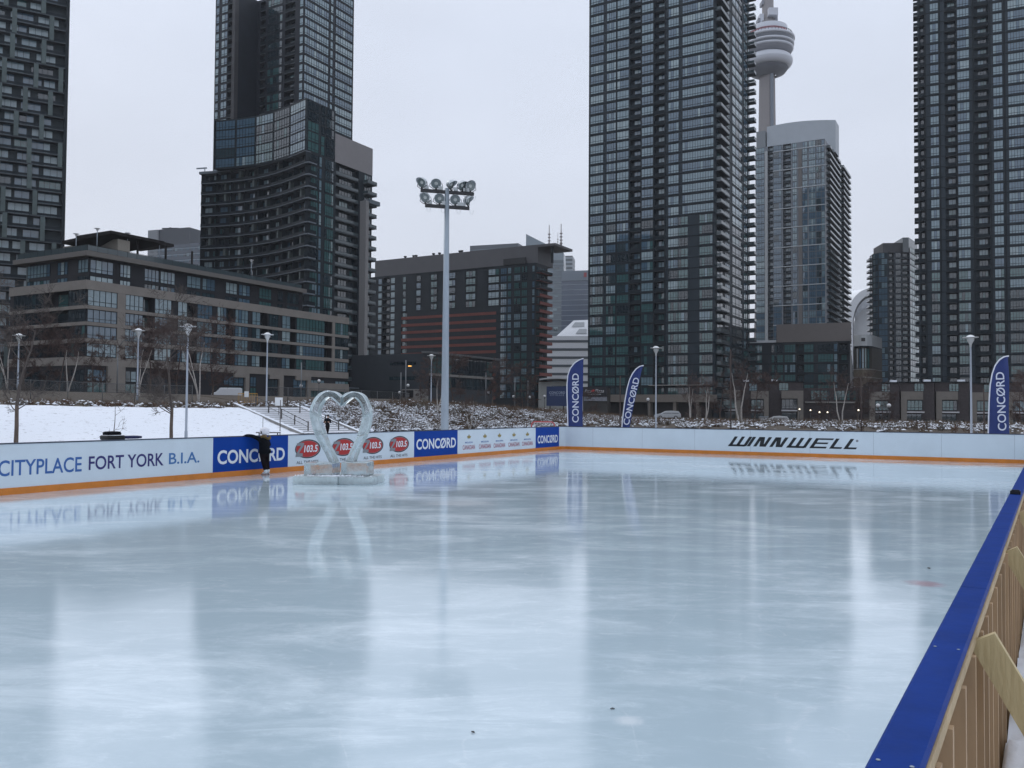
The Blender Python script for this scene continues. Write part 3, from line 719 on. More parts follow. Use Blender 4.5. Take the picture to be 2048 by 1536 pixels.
# ---- pale glass tower with white screen crown, and the podium in front
def palet():
    F=corner_block(1511,1650,1696,450,352); f,g=F[0],F[1]; c=f.p1; z0=-1
    b=Bld('apartment_tower','silver grey glass tower with a pale curved rooftop screen','tower',(c.x,c.y,z0))
    zr=zat(1650,277,c); fh=2.74; n=int((zr-16)/fh); z=zr-n*fh; rec={}
    S=lambda i:'sky' if i>n*.55 else ('blue' if i>8 else 'mix')  # pale upper panes carry a painted sky reflection
    D=lambda i:'sky'
    fill(b,f,400,[('w',1512,1529,3,'sky'),('b',1536,1546,1,D),('w',1547,1563,3,'blue'),('b',1566,1582,2,D),('w',1585,1594,2,S),('w',1605,1615,2,S),('w',1618,1631,3,S),('w',1632.5,1642,2,lambda i:'dark' if i%5<2 else 'blue'),('w',1643,1650,1,'sky')],z,fh,n,rec=rec,fi=0,wz=(.06,.95))
    fill(b,g,400,[('p',1653,1675,4,'mix',1.6),('p',1679,1694,3,'mix',1.9)],z,fh,n,rail='glass')
    b.shell(F,z0,zr,mat('silver_grey_spandrel',(.17,.19,.215),.45,noise=.1,scale=.3),recess=rec)
    wl=mat('white_line',(.42,.45,.47),.6)
    for i in range(2,n,3): b.box(f,f.s_u(1546,400),f.L+.3,.01,.3,z+i*fh-.2,z+i*fh+.15,wl,'ledge')
    b.box(f,f.s_u(1530,400),f.s_u(1535.5,400),.0,.5,z0,zr-2,mat('pale_pier',(.38,.40,.41),.7),'pier')
    b.box(f,f.s_u(1597,400),f.s_u(1604,400),.0,.25,z0,zr-3,mat('taupe_pier',(.15,.14,.135),.7),'pier')
    # rooftop screen: gently convex wall
    N=10; pts=[]
    A=f.P(f.s_u(1532,280),-1.5,0); Bq=f.P(f.s_u(1672,280) ,-1.5,0); A=Vector((A.x,A.y)); Bq=xy(1671,280,362)
    for i in range(N+1):
        k=i/N; q=A.lerp(Bq,k)+f.n*(3*math.sin(math.pi*k)); pts.append(q)
    mb=MB()
    for i in range(N):
        for side,off in ((0,0),(1,9)):
            a=pts[i]-f.n*off; e=pts[i+1]-f.n*off; zt=lambda k:zat(1600,252-10*k,A.lerp(Bq,.5))
            mb.quad(b.rel((a.x,a.y,zr-2.5)),b.rel((e.x,e.y,zr-2.5)),b.rel((e.x,e.y,zt((i+1)/N))),b.rel((a.x,a.y,zt(i/N))))
        a,e=pts[i],pts[i+1]; a2,e2=a-f.n*9,e-f.n*9
        mb.quad(b.rel((a.x,a.y,zt(i/N))),b.rel((e.x,e.y,zt((i+1)/N))),b.rel((e2.x,e2.y,zt((i+1)/N))),b.rel((a2.x,a2.y,zt(i/N))))
    for k,i in ((0,0),(1,N)):
        a=pts[i]; a2=a-f.n*9; mb.quad(b.rel((a.x,a.y,zr-2.5)),b.rel((a2.x,a2.y,zr-2.5)),b.rel((a2.x,a2.y,zt(k))),b.rel((a.x,a.y,zt(k))))
    mb.build('roof_screen',mat('pale_metal_screen',(.40,.44,.48),.5,noise=.04,scale=.3),b.root)
    b.box(f,.3,f.s_u(1530,280),-6,-.5,zr+.01-2,zat(1520,262,f.P(2,0,0)),mat('grey_screen',(.22,.24,.26),.6),'rooftop_box')
    for u in (1568,1583,1598,1622,1645):
        q=A.lerp(Bq,(u-1532)/139)-f.n*5; zz=zt((u-1532)/139); p=b.rel((q.x,q.y,zz)); mb=MB(); mb.tube([p,p+Vector((0,0,1.1)),p+Vector((0,0,1.12)),p+Vector((0,0,1.7))],[.6,.6,1.1,1.1],8); mb.build('roof_vent',mat('vent_grey',(.16,.15,.16),.6) if 'vent_grey' not in bpy.data.materials else bpy.data.materials['vent_grey'],b.root)
    b.finish()
palet()
def podium():
    F=corner_block(1480,1700,1709.5,720,240,th=rad(22)); f,g=F[0],F[1]; c=f.p1; z0=-1.5
    b=Bld('podium_building','low dark glass building with a blank taupe block on its roof','building',(c.x,c.y,z0))
    zr=zat(1700,682,c); fh=2.88; n=6; z=zr-n*fh-.4; rec={}
    fill(b,f,720,[('w',1492,1505,3,'green'),('w',1510,1524,3,'green'),('w',1543,1566,4,'green'),('w',1569,1591,4,'green'),('b',1592.5,1607,1,'dark'),('w',1608,1627,3,'green'),('w',1636,1667,5,'green'),('w',1668,1675,1,'sky'),('b',1677,1696,2,'dark')],z,fh,n,rec=rec,fi=0)
    b.shell(F,z0,zr,wallmat('podium_dark',(.020,.027,.034)),recess=rec); slab_lines(b,f,z,fh,n)
    ta=mat('taupe_block',(.165,.148,.14),.85,noise=.06,scale=.4)
    for i in range(n): b.window(g,g.L*.3,g.L*.8,z+i*fh+.5,z+i*fh+2.2,1,'dark')
    b.box(g,0,g.L,.005,.25,z0,zr,ta,'end_wall') if False else None
    q=f.P(f.s_u(1553,660),.15,0); e=(f.d*(f.L-f.s_u(1553,660)+.3)).to_3d(); mb=MB(); mb.obox(b.rel((q.x,q.y,zr+.02)),e,(g.d*11).to_3d(),(0,0,zat(1700,645,c)-zr)); mb.build('roof_block',ta,b.root)
    b.box(f,.1,f.s_u(1552,680),-1,.3,zr+.02,zr+.7,mat('snowy_ledge',(.5,.52,.54),.7),'ledge')
    b.finish()
podium()
def darkcurve():
    D=395; z0=-1
    pts=[xy(1740,650,D+9),xy(1746,650,D+3),xy(1757,650,D),xy(1776,650,D-1)]
    p4=xy(1820,650,D-2); p5=xy(1838,650,D+12); 
    b=Bld('apartment_tower','narrow dark blue glass tower with a rounded left edge','tower',(pts[3].x,pts[3].y,z0))
    fh=2.75; zr=zat(1770,505,pts[2]); n=int((zr-6)/fh); z=zr-n*fh
    back=[p5+Vector((8,22)),pts[0]+Vector((16,24))]
    ring=[Face(a,c) for a,c in zip(pts,pts[1:])]+[Face(pts[3],p4),Face(p4,p5),Face(p5,back[0]),Face(back[0],back[1]),Face(back[1],pts[0])]
    rec={}
    for i in range(3):
        f=ring[i]
        if i==0: fill(b,f,None,[('p',.2,f.L-.2,2,'mix',1.5)],z,fh,n,rail='glass')
        else: fill(b,f,None,[('w',.2,f.L-.2,3 if i==2 else 2,'blue')],z,fh,n,wz=(.08,.94))
    f=ring[3]; fill(b,f,None,[('b',.5,f.L*.28,2,'dark'),('w',f.L*.36,f.L*.6,3,'dark'),('b',f.L*.63,f.L*.97,3,'dark')],z,fh,n,rec=rec,fi=3)
    f=ring[4]; fill(b,f,None,[('w',.4,f.L-.4,4,'green')],z,fh,n+1,wz=(.1,.92))
    b.shell(ring,z0,zr,wallmat('blue_black_panels',(.018,.027,.038)),recess=rec)
    f=ring[3]; dm=wallmat('dark_roof_box',(.06,.062,.068))
    zz=zat(1790,484,f.P(2,0,0)); z2=zat(1825,474,f.P(f.L,0,0))
    mb=MB(); q=xy(1766,490,D+1); mb.obox(b.rel((q.x,q.y,zr+.02)),(f.d*(-f.s_u(1766,490)+f.s_u(1805,490))).to_3d(),(-f.n*14).to_3d(),(0,0,zz-zr)); mb.build('rooftop_box',dm,b.root)
    F2=[Face(f.P(f.s_u(1806,480),-.4,0),f.P(f.L-.2,-.4,0)),]
    a=f.P(f.s_u(1806,480),-.4,0); e=f.P(f.L-.2,-.4,0); r=ring[4]; h=r.P(r.L-.3,-.3,0)
    mb=MB(); mb.prism([b.rel((p.x,p.y,0)) for p in (a,e,h,h+Vector((2,14,0)),a+Vector((2,16,0)))],zr-z0+.03,z2-z0); mb.build('roof_lantern',mat('lantern_glass',(.07,.085,.095),.2,ior=1.6),b.root)
    b.finish()
darkcurve()
def beige_round():
    D=236; p0=xy(1707,740,D+1.6); p1=xy(1744,740,D); z0=-1.5
    b=Bld('corner_building','small tan corner building with a curved brick base and pale rooftop screen','building',(p0.x,p0.y,z0)); f=Face(p0,p1); N=7
    tan=mat('tan_brick',(.14,.115,.085),.85,noise=.15,scale=1); wh=mat('pale_screen',(.42,.44,.45),.6)
    def bow(k,o): q=p0.lerp(p1,k)+f.n*(2.2*math.sin(math.pi*k)*1+o); return q
    def layer(za,zb,o,m,name):
        P=[bow(i/N,o) for i in range(N+1)]+[p1-f.n*10+f.d*3.2,p0-f.n*10+f.d*3.2]; mb=MB(); mb.prism([b.rel((p.x,p.y,0)) for p in P],za-z0,zb-z0); mb.build(name,m,b.root)
    Z=lambda y:zat(1726,y,p0.lerp(p1,.5))
    layer(z0,Z(740),0,tan,'brick_base'); layer(Z(740),Z(738),.3,CONC,'ledge'); layer(Z(738),Z(695),-.4,wallmat('bronze_glazing',(.06,.058,.05)),'glazed_floor')
    for y in (756,774): layer(Z(y),Z(y-1.5),.15,CONC,'ledge')
    layer(Z(695),Z(693),.9,FRM,'soffit'); layer(Z(693),Z(671),.9,wh,'roof_screen')
    for i in range(1,N-1):
        g=Face(bow(i/N,-.4),bow((i+1)/N,-.4)); b.window(g,.1,g.L-.1,Z(737),Z(697),1,'sky' if i in(2,3) else 'mix')
        g=Face(bow(i/N,0),bow((i+1)/N,0))
    q=f.P(f.L*.4,.9+2.2,Z(684)); mb=MB(); mb.obox(b.rel(q),(f.d*1).to_3d(),(f.n*.1).to_3d(),(0,0,.9)); mb.build('vent',BLK,b.root)
    b.finish()
beige_round()

# ---- observation tower
def obs():
    D=800; c=xy(1536,240,D); b=Bld('observation_tower','tall concrete observation tower with a round white pod','tower',(c.x,c.y,-1))
    Z=lambda y:zat(1536,y,c)+1
    px=lambda p:p*D/FPX
    shaft=mat('tower_concrete',(.20,.19,.195),.85,noise=.06,scale=.05); wh=mat('pod_white',(.50,.525,.58),.5); gl=mat('pod_dark_glass',(.05,.062,.085),.2,ior=1.6); gr=mat('pod_grey',(.19,.20,.235),.6)
    # three-legged shaft: hexagonal core with three tapering fins
    mb=MB(); zs=[0,Z(500),Z(240),Z(140)]
    for i,(z0,z1) in enumerate(zip(zs,zs[1:])):
        ra=[33,22.5,18.2,16.8]; r0,r1=px(ra[i]),px(ra[i+1]); n=12
        prof=lambda r:[(r*(1.0 if k%4 in(0,1) else .74)*math.cos(2*math.pi*k/n+.32),r*(1.0 if k%4 in(0,1) else .74)*math.sin(2*math.pi*k/n+.32)) for k in range(n)]
        a,e=prof(r0),prof(r1); vs=[(x,y,z0) for x,y in a]+[(x,y,z1) for x,y in e]; mb.add(vs,[(k,(k+1)%n,n+(k+1)%n,n+k) for k in range(n)])
    mb.build('shaft',shaft,b.root)
    mb=MB(); w=px(4); y=-px(15.8); mb.box(-w*.2,w*1.4,y-1.5,y+6,0,Z(146),0); mb.build('elevator_strip',mat('elevator_glass',(.10,.13,.17),.2,ior=1.6),b.root)
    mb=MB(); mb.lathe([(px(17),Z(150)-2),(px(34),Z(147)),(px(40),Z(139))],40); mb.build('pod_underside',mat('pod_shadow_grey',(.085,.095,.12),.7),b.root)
    mb=MB(); R0,r=px(36.5),px(11.8); zc=Z(126); mb.lathe([(R0+r*math.cos(a),zc+r*1.05*math.sin(a)) for a in [2*math.pi*k/16 for k in range(17)]],48); mb.build('radome_ring',wh,b.root)
    def ring(name,prof,m): mb=MB(); mb.lathe([(px(r),Z(y)) for r,y in prof],48); mb.build(name,m,b.root)
    ring('deck',[(38,114),(44,112.5),(48,104)],gr); ring('deck',[(48,104),(49.6,103),(49.6,100),(48.5,99.5)],wh); ring('window_ring',[(48.5,99.5),(49,95.5)],gl)
    ring('deck',[(49,95.5),(50.8,95),(51,91.5),(50,91)],wh); ring('window_ring',[(50,91),(50.7,84)],gl); ring('deck',[(50.7,84),(52.3,83.5),(52.3,79.5),(50,79),(38,78.5)],wh)
    ring('red_band',[(38,71),(38.2,67.5)],mat('red_stripe',(.35,.12,.14),.6)); ring('upper_drum',[(37.8,78.5),(37.8,71)],wh); ring('upper_drum',[(38,67.5),(38,58),(30,55.5),(18,54)],wh)
    mb=MB()
    for k in range(48):
        a=2*math.pi*k/48; r0,r1=px(50.5),px(47.5); z0,z1=Z(79),Z(73); mb.bar((r0*math.cos(a),r0*math.sin(a),z0),(r1*math.cos(a),r1*math.sin(a),z1),.35)
    mb.lathe([(px(47.3),z1-.2),(px(47.7),z1-.2),(px(47.7),z1+.2),(px(47.3),z1+.2)],48); mb.build('edge_rail',FRM,b.root)
    mb=MB(); mb.lathe([(px(18),Z(56)),(px(18),Z(46)),(px(11.6),Z(45.5)),(px(11.4),Z(-60)),(px(8),Z(-70))],12); mb.build('upper_shaft',shaft,b.root)
    for (u,yb,yt,w,dy) in ((1541,39,25,9,-18),(1521,49,32,4,-6),(1551,48,33,2.6,-4),(1524,12,4,2,-4),(1513,52,45,2.2,-16)):
        x=px(u-1536); mb=MB(); mb.box(x-px(w),x+px(w),px(dy)-2,px(dy)+6,Z(yb),Z(yt)); mb.build('equipment_box',wh if w>3 else gr,b.root)
    b.finish()
obs()
def dome():
    D=560; px=D/FPX; c=xy(1741,648,D); b=Bld('stadium_dome','white arched stadium roof in the gap left of the narrow dark blue tower','stadium',(c.x,c.y,-1)); o=zat(1741,648,c)+1
    wh=mat('dome_white',(.93,.94,.96),.6); N=36; th=rad(-23); d=Vector((math.cos(th),math.sin(th),0)); n=Vector((-d.y,d.x,0))
    def arch(off,cx,rx,rz):
        p=[Vector((0,0,o))+n*off+d*((cx-rx*math.cos(math.pi*k/N))*px)+Vector((0,0,rz*px*math.sin(math.pi*k/N))) for k in range(N+1)]
        return [Vector((p[0].x,p[0].y,1))]+p+[Vector((p[-1].x,p[-1].y,1))]
    A=arch(0,0,46,72); Bq=arch(30,-70,125,75); Ci=arch(0,3,36,59); Di=arch(9,3,35,57); Ei=arch(9.2,4,36,36)
    mb=MB()
    for P,Q,m in ((A,Bq,0),(Ci,A,1),(Di,Ci,2)):
        for k in range(N+2): mb.quad(P[k],P[k+1],Q[k+1],Q[k],m)
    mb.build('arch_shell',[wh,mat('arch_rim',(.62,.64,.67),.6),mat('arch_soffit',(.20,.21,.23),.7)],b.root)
    mb=MB(); bk=[p+n*30 for p in Ei]
    for k in range(N+2): mb.quad(Ei[k],Ei[k+1],bk[k+1],bk[k])
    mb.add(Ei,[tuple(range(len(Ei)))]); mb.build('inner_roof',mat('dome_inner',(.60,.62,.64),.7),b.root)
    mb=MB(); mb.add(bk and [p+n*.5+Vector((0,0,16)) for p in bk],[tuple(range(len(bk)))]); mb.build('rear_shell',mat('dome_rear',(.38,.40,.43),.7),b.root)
obs and dome()

# ---- row houses on the far side of the road
BRK=mat('plum_brick',(.052,.043,.045),.85,noise=.25,scale=2); TAU=mat('taupe_render',(.185,.168,.15),.85,noise=.1,scale=1)
def rowhouse(u0,u1,D,side,yt,yb,label):
    v=820; th=rad(14); e1=Vector((math.cos(th),-math.sin(th))); p=xy(u0,v,D); r=ray(u1,v); L=-cross(p,r)/cross(e1,r); q=p+e1*L
    f=Face(p,q); z0=-2.4; zt=zat((u0+u1)/2,yt,p.lerp(q,.5))
    b=Bld('row_house',label,'house',(p.x,p.y,z0),'taupe and plum row houses along the far road')
    g=[f,Face(q,q-f.n*9),Face(q-f.n*9,p-f.n*9),Face(p-f.n*9,p)]
    b.shell(g,z0,zt,BRK)
    m=(lambda a,c:(a*L,c*L)) if side=='L' else (lambda a,c:((1-c)*L,(1-a)*L))
    H=zt-z0
    ztf=zt-H*.19; hw=ztf-z0
    a,e=m(.0,.17); b.box(f,a,e,.02,1.3,z0,ztf-.01,TAU,'frame_leg')
    a,e=m(.0,.64); b.box(f,a,e,.02,1.31,ztf-H*.17,ztf,TAU,'frame_top')
    a,e=m(.175,.64); b.box(f,a,e,.02,.9,z0+H*.40,ztf-H*.18,BRK,'bay'); b.window(f,a+.1,e-.1,z0+H*.42,ztf-H*.19,4,'green',.91)
    b.box(f,a,e+.3 if side=='L' else e,.02,1.25,z0+H*.365,z0+H*.395,mat('snowy_sill',(.5,.5,.52),.7) if 'snowy_sill' not in bpy.data.materials else bpy.data.materials['snowy_sill'],'sill')
    b.window(f,a+.1,e-.1,z0+.8,z0+H*.34,3,'dark')
    a,e=m(.42,.70); b.window(f,a,e,ztf+.1,zt-.25,3,'green'); a,e=m(.70,.86); b.window(f,a,e,z0+.4,z0+2.6,1,'dark')
    b.box(f,-.1,L+.02,-3,.35,zt+.01,zt+.22,FRM,'roof_edge')
    a,e=m(.74,.92); b.box(f,a,a+1.5,-2.6,-1.4,zt+.23,zt+.75,SNOW,'snow_capped_vent')
    b.finish()
for i,(u0,u1) in enumerate(((1423,1481),(1482,1537),(1538,1606))):
    rowhouse(u0,u1,222,'R',(763,765,764)[i],850,('plum row house half hidden behind the big forked birch','plum row house just right of the big forked birch','plum row house at the left end of the lit globe lamps')[i])
for i,(u0,u1) in enumerate(((1738,1799),(1800,1869),(1870,1938),(1939,2008),(2009,2090))):
    rowhouse(u0,u1,205,'L',(766,765,765,767,766)[i],856,('plum row house behind the two black globe posts','plum row house with the clearest taupe frame, right of the globe posts','plum row house just left of the rightmost saucer lamp','plum row house mostly hidden by the nearest feather flag','plum row house at the right edge of the photo')[i])
def wallpart():
    p=xy(1606,820,228); q=xy(1742,820,224); f=Face(p,q); b=Bld('garden_wall','long low plum brick wing with dark windows between the two groups of row houses','building',(p.x,p.y,-2.4))
    g=[f,Face(q,q-f.n*8),Face(q-f.n*8,p-f.n*8),Face(p-f.n*8,p)]; b.shell(g,-2.4,zat(1670,776,p.lerp(q,.5)),BRK)
    for u0,u1 in ((1622,1640),(1642,1660),(1668,1690),(1694,1712)): b.window(f,f.s_u(u0,800),f.s_u(u1,800),zat(1670,800,p),zat(1670,781,p),3,'green')
    b.box(f,.5,f.L-.5,.02,.4,zat(1670,806,p),zat(1670,803,p),CONC,'ledge'); b.finish()
wallpart()
# ---- two big signs by the charcoal tower's foot
def signs():
    p=xy(1093,790,205); q=xy(1160,790,202); f=Face(p,q)
    b=Bld('billboard','dark blue hoarding with pale lettering, half hidden by the leftmost feather flag','sign',(p.x,p.y,-1)); za,zt=zat(1110,812,p),zat(1110,773,p)
    pn=b.box(f,.1,f.L,0,.3,za,zt,mat('hoarding_blue',(.012,.03,.10),.6),'panel')
    mb=MB(); put_text(mb,'CONCORD',b.rel(f.P(f.s_u(1099,790),.32,zat(1110,788,p))),f.d.to_3d(),(0,0,1),f.s_u(1131,790)-f.s_u(1099,790),.6,bold=.02)
    put_text(mb,'CITYPLACE',b.rel(f.P(f.s_u(1101,790),.32,zat(1110,792,p))),f.d.to_3d(),(0,0,1),f.s_u(1129,790)-f.s_u(1101,790),.35); mb.build('lettering',mat('sign_letters',(.28,.33,.42),.6),b.root)
    mb=MB()
    for s in (.8,f.L*.5,f.L-.8): mb.bar(b.rel(f.P(s,-.3,-1)),b.rel(f.P(s,-.3,zt-.2)),.25)
    mb.build('post',BLK,b.root)
    p=xy(1166,790,203); q=xy(1215,790,201); f=Face(p,q)
    b=Bld('billboard','black shop sign with slanted white script and a red dot above a strip of posters','sign',(p.x,p.y,-1)); Z=lambda y:zat(1190,y,p)
    b.box(f,0,f.L,0,.5,Z(793),Z(774),mat('sign_black',(.006,.007,.012),.4),'panel'); b.box(f,.3,f.L-.1,.02,.35,Z(802),Z(793.4),mat('poster_strip',(.22,.23,.26),.7,noise=.35,scale=2.5),'poster_strip')
    mb=MB(); W=lambda u:f.s_u(u,785); put_text(mb,'Pizza',b.rel(f.P(W(1170.5),.52,Z(785.5))),f.d.to_3d(),(0,0,1),W(1184)-W(1170.5),Z(779)-Z(785.5),shear=.35)
    put_text(mb,'Pizza',b.rel(f.P(W(1190.5),.52,Z(785.5))),f.d.to_3d(),(0,0,1),W(1209)-W(1190.5),Z(778.5)-Z(785.5),shear=.35)
    mb.obox(b.rel(f.P(W(1177),.51,Z(789.2))),(f.d*(W(1203)-W(1177))).to_3d(),(f.n*.02).to_3d(),(0,0,.12)); mb.build('lettering',mat('script_white',(.5,.5,.52),.6),b.root)
    mb=MB(); o=b.rel(f.P(W(1187),.53,Z(782))); mb.add([o+f.d.to_3d()*(.42*math.cos(a))+Vector((0,0,.30*math.sin(a)+.12*math.cos(a))) for a in [2*math.pi*k/16 for k in range(16)]],[tuple(range(16))]); mb.build('logo',mat('sign_red',(.45,.03,.03),.5),b.root)
    b.box(f,0,f.L,-3,-.02,-1,Z(774)-.2,wallmat('kiosk_wall',(.05,.048,.046)),'wall')
signs()
# ---------------------------------------------------------------- ground and rink
def ground():
    ss=list(range(-1200,-200,200))+list(range(-200,-60,20))+list(range(-60,30,3))+[30+.8*i for i in range(40)]+list(range(62,130,2))+list(range(130,300,10))+list(range(300,1301,100))
    ts=list(range(-1200,-200,200))+list(range(-200,-60,20))+list(range(-60,-18,3))+[-18+2*i for i in range(25)]+[32+.5*i for i in range(24)]+list(range(44,70,2))+list(range(70,200,10))+list(range(200,1201,100))
    ss=sorted(set(round(x,2) for x in ss+[45.2,45.21,52.19,52.2])); ts=sorted(set(round(x,2) for x in ts))
    rr=random.Random(1); mb=MB(); n=len(ts)
    for s in ss:
        for t in ts:
            z=zst(s,t)+(rr.uniform(-.05,.05) if -60<s<130 and 20<t<60 else 0)
            mb.v.append((s,t,z))
    for i in range(len(ss)-1):
        for j in range(n-1): mb.f.append([i*n+j,(i+1)*n+j,(i+1)*n+j+1,i*n+j+1]); mb.m.append(0); mb.sm.append(True)
    m=bpy.data.materials.new('snowy_ground'); m.use_nodes=True; nt=m.node_tree; L=nt.links.new; b=nt.nodes['Principled BSDF']; b.inputs['Roughness'].default_value=.85
    tc=nt.nodes.new('ShaderNodeTexCoord'); sx=nt.nodes.new('ShaderNodeSeparateXYZ'); L(tc.outputs['Object'],sx.inputs[0])
    def noise(sc,det=6,st=(1,1,1)):
        mp=nt.nodes.new('ShaderNodeMapping'); mp.inputs['Scale'].default_value=st; L(tc.outputs['Object'],mp.inputs[0])
        q=nt.nodes.new('ShaderNodeTexNoise'); q.inputs['Scale'].default_value=sc; q.inputs['Detail'].default_value=det; q.inputs['Roughness'].default_value=.7; L(mp.outputs[0],q.inputs[0]); return q.outputs['Fac']
    def mth(op,a,c=None):
        q=nt.nodes.new('ShaderNodeMath'); q.operation=op
        for i,x in enumerate((a,c)):
            if x is None: continue
            if isinstance(x,(int,float)): q.inputs[i].default_value=x
            else: L(x,q.inputs[i])
        return q.outputs[0]
    def mr(x,a,c,d=0,e=1):
        q=nt.nodes.new('ShaderNodeMapRange'); L(x,q.inputs[0]); q.inputs[1].default_value=a; q.inputs[2].default_value=c; q.inputs[3].default_value=d; q.inputs[4].default_value=e; return q.outputs[0]
    t=sx.outputs[1]; s=sx.outputs[0]
    # bare soil: past the crest, and among the shrubs at the far end
    bare=mth('MAXIMUM',mr(t,41.0,43.0),mth('MULTIPLY',mr(s,52.5,56),.78))
    f=mth('ADD',bare,mth('MULTIPLY',mth('SUBTRACT',noise(.9),.5),1.6))
    fac=mr(f,.35,.6)
    specks=mr(noise(2.0,9,(1,2.2,1)),.575,.66,0,.5)
    fac=mth('MAXIMUM',fac,specks)
    mix=nt.nodes.new('ShaderNodeMix'); mix.data_type='RGBA'; L(fac,mix.inputs[0]); mix.inputs[6].default_value=(.83,.87,.93,1)
    soil=nt.nodes.new('ShaderNodeValToRGB'); soil.color_ramp.elements[0].color=(.035,.028,.022,1); soil.color_ramp.elements[1].color=(.12,.095,.07,1); L(noise(2.2),soil.inputs[0]); L(soil.outputs[0],mix.inputs[7])
    L(mix.outputs[2],b.inputs['Base Color'])
    bp=nt.nodes.new('ShaderNodeBump'); bp.inputs['Strength'].default_value=.5; bp.inputs['Distance'].default_value=.12; L(noise(1.6,8),bp.inputs['Height']); L(bp.outputs[0],b.inputs['Normal'])
    o=mb.build('ground',m,None,(P0.x,P0.y,0)); o.rotation_euler=(0,0,math.atan2(AX.y,AX.x)); tag(o,kind='structure')
    # street along the crest
    mb=MB(); xs=[-80+6*i for i in range(60)]
    for s in xs:
        for t in (62,74): mb.v.append((s,t,zst(s,t)+.06))
    for i in range(len(xs)-1): mb.f.append([2*i,2*i+2,2*i+3,2*i+1]); mb.m.append(0); mb.sm.append(True)
    o=mb.build('road',mat('wet_asphalt',(.05,.05,.052),.6,noise=.3,scale=.6),None,(P0.x,P0.y,0)); o.rotation_euler=(0,0,math.atan2(AX.y,AX.x)); tag(o,kind='structure')
ground()
KC=P0+AX*26.55                                   # rink corner
E1=Vector((.8765,-.4814))                        # along the end board
EN=Vector((E1.y,-E1.x))                          # into the rink
EN=EN if EN.dot(-AX)>0 else -EN
RA=Vector((math.sin(rad(32.2)),math.cos(rad(32.2)))); RP=Vector((.82,1.96)); RN=Vector((RA.y,-RA.x))   # right board, outward normal
tE=cross(RP-KC,RA)/cross(E1,RA); RE=KC+E1*tE
def corner_arc(r=.3,n=8,off=0):
    a=KC-AX*r; b=KC+E1*r; P=[]
    for i in range(n+1):
        k=i/n; P.append(a*(1-k)**2+KC*2*k*(1-k)+b*k*k)
    return P
def ice():
    P=[st(-26,0)]+corner_arc()+[RE,RP-RA*12]
    P=[p for p in P]; P=P[::-1]
    mb=MB(); mb.prism(P,-.12,0)
    m=bpy.data.materials.new('rink_ice'); m.use_nodes=True; nt=m.node_tree; L=nt.links.new; b=nt.nodes['Principled BSDF']
    tc=nt.nodes.new('ShaderNodeTexCoord')
    def noise(sc,det,st,rot=0,rough=.65,dist=0):
        mp=nt.nodes.new('ShaderNodeMapping'); mp.inputs['Scale'].default_value=st; mp.inputs['Rotation'].default_value=(0,0,rot); L(tc.outputs['Object'],mp.inputs[0])
        q=nt.nodes.new('ShaderNodeTexNoise'); q.inputs['Scale'].default_value=sc; q.inputs['Detail'].default_value=det; q.inputs['Roughness'].default_value=rough; q.inputs['Distortion'].default_value=dist; L(mp.outputs[0],q.inputs[0]); return q.outputs['Fac']
    def mr(x,a,c,d=0,e=1):
        q=nt.nodes.new('ShaderNodeMapRange'); q.interpolation_type='SMOOTHSTEP'; L(x,q.inputs[0]); q.inputs[1].default_value=a; q.inputs[2].default_value=c; q.inputs[3].default_value=d; q.inputs[4].default_value=e; return q.outputs[0]
    def mth(op,a,c):
        q=nt.nodes.new('ShaderNodeMath'); q.operation=op
        for i,x in enumerate((a,c)):
            if isinstance(x,(int,float)): q.inputs[i].default_value=x
            else: L(x,q.inputs[i])
        return q.outputs[0]
    big=noise(.16,4,(1,1.2,1),.4); mid=noise(.75,7,(.6,1.5,1),.15,.7,.6); fine=noise(4.5,8,(.75,1.3,1),.5,.75,1.1); spk=noise(14,3,(.6,1.4,1),.1,.5)
    hair=noise(9,9,(.8,1.2,1),.9,.8,1.5); scr=noise(2.4,9,(.35,1.25,1),1.05,.78,1.6)
    frost=mth('ADD',mth('ADD',mr(big,.36,.64,0,.55),mr(mid,.38,.66,0,.62)),mth('ADD',mr(fine,.48,.74,0,.30),mth('ADD',mr(hair,.5,.74,0,.20),mr(scr,.47,.72,0,.36))))
    frost=mr(frost,.2,1.6)
    spots=mr(spk,.70,.75,0,1)
    def cuts(sc,rot,st):
        a=nt.nodes.new('ShaderNodeMath'); a.operation='ABSOLUTE'; L(mth('SUBTRACT',noise(sc,2,st,rot,.5,.6),.5),a.inputs[0]); return mr(a.outputs[0],.0,.0045,1,0)
    cut=mth('MULTIPLY',mth('MAXIMUM',cuts(.55,.5,(1,.6,1)),cuts(.8,2.1,(.5,1,1))),mr(fine,.42,.62,0,.28))
    spots=mth('MAXIMUM',mth('MULTIPLY',spots,mr(mid,.5,.65,.1,1)),cut)
    col=nt.nodes.new('ShaderNodeMix'); col.data_type='RGBA'; L(frost,col.inputs[0]); col.inputs[6].default_value=ICE_D; col.inputs[7].default_value=ICE_L
    c2=nt.nodes.new('ShaderNodeMix'); c2.data_type='RGBA'; L(spots,c2.inputs[0]); L(col.outputs[2],c2.inputs[6]); c2.inputs[7].default_value=(.78,.84,.88,1)
    # faint red paint smudge
    def spot(p,r,src,colr,amt):
        vd=nt.nodes.new('ShaderNodeVectorMath'); vd.operation='DISTANCE'; L(tc.outputs['Object'],vd.inputs[0]); vd.inputs[1].default_value=(p.x,p.y,0)
        wob=mth('ADD',vd.outputs['Value'],mth('MULTIPLY',mth('SUBTRACT',fine,.5),r*1.6))
        k=mr(wob,r,r*.2,0,amt)
        q=nt.nodes.new('ShaderNodeMix'); q.data_type='RGBA'; L(k,q.inputs[0]); L(src,q.inputs[6]); q.inputs[7].default_value=colr; return q.outputs[2]
    def onice(u,v): d=ray(u,v); return CAM+d*(-EYE/d.z)
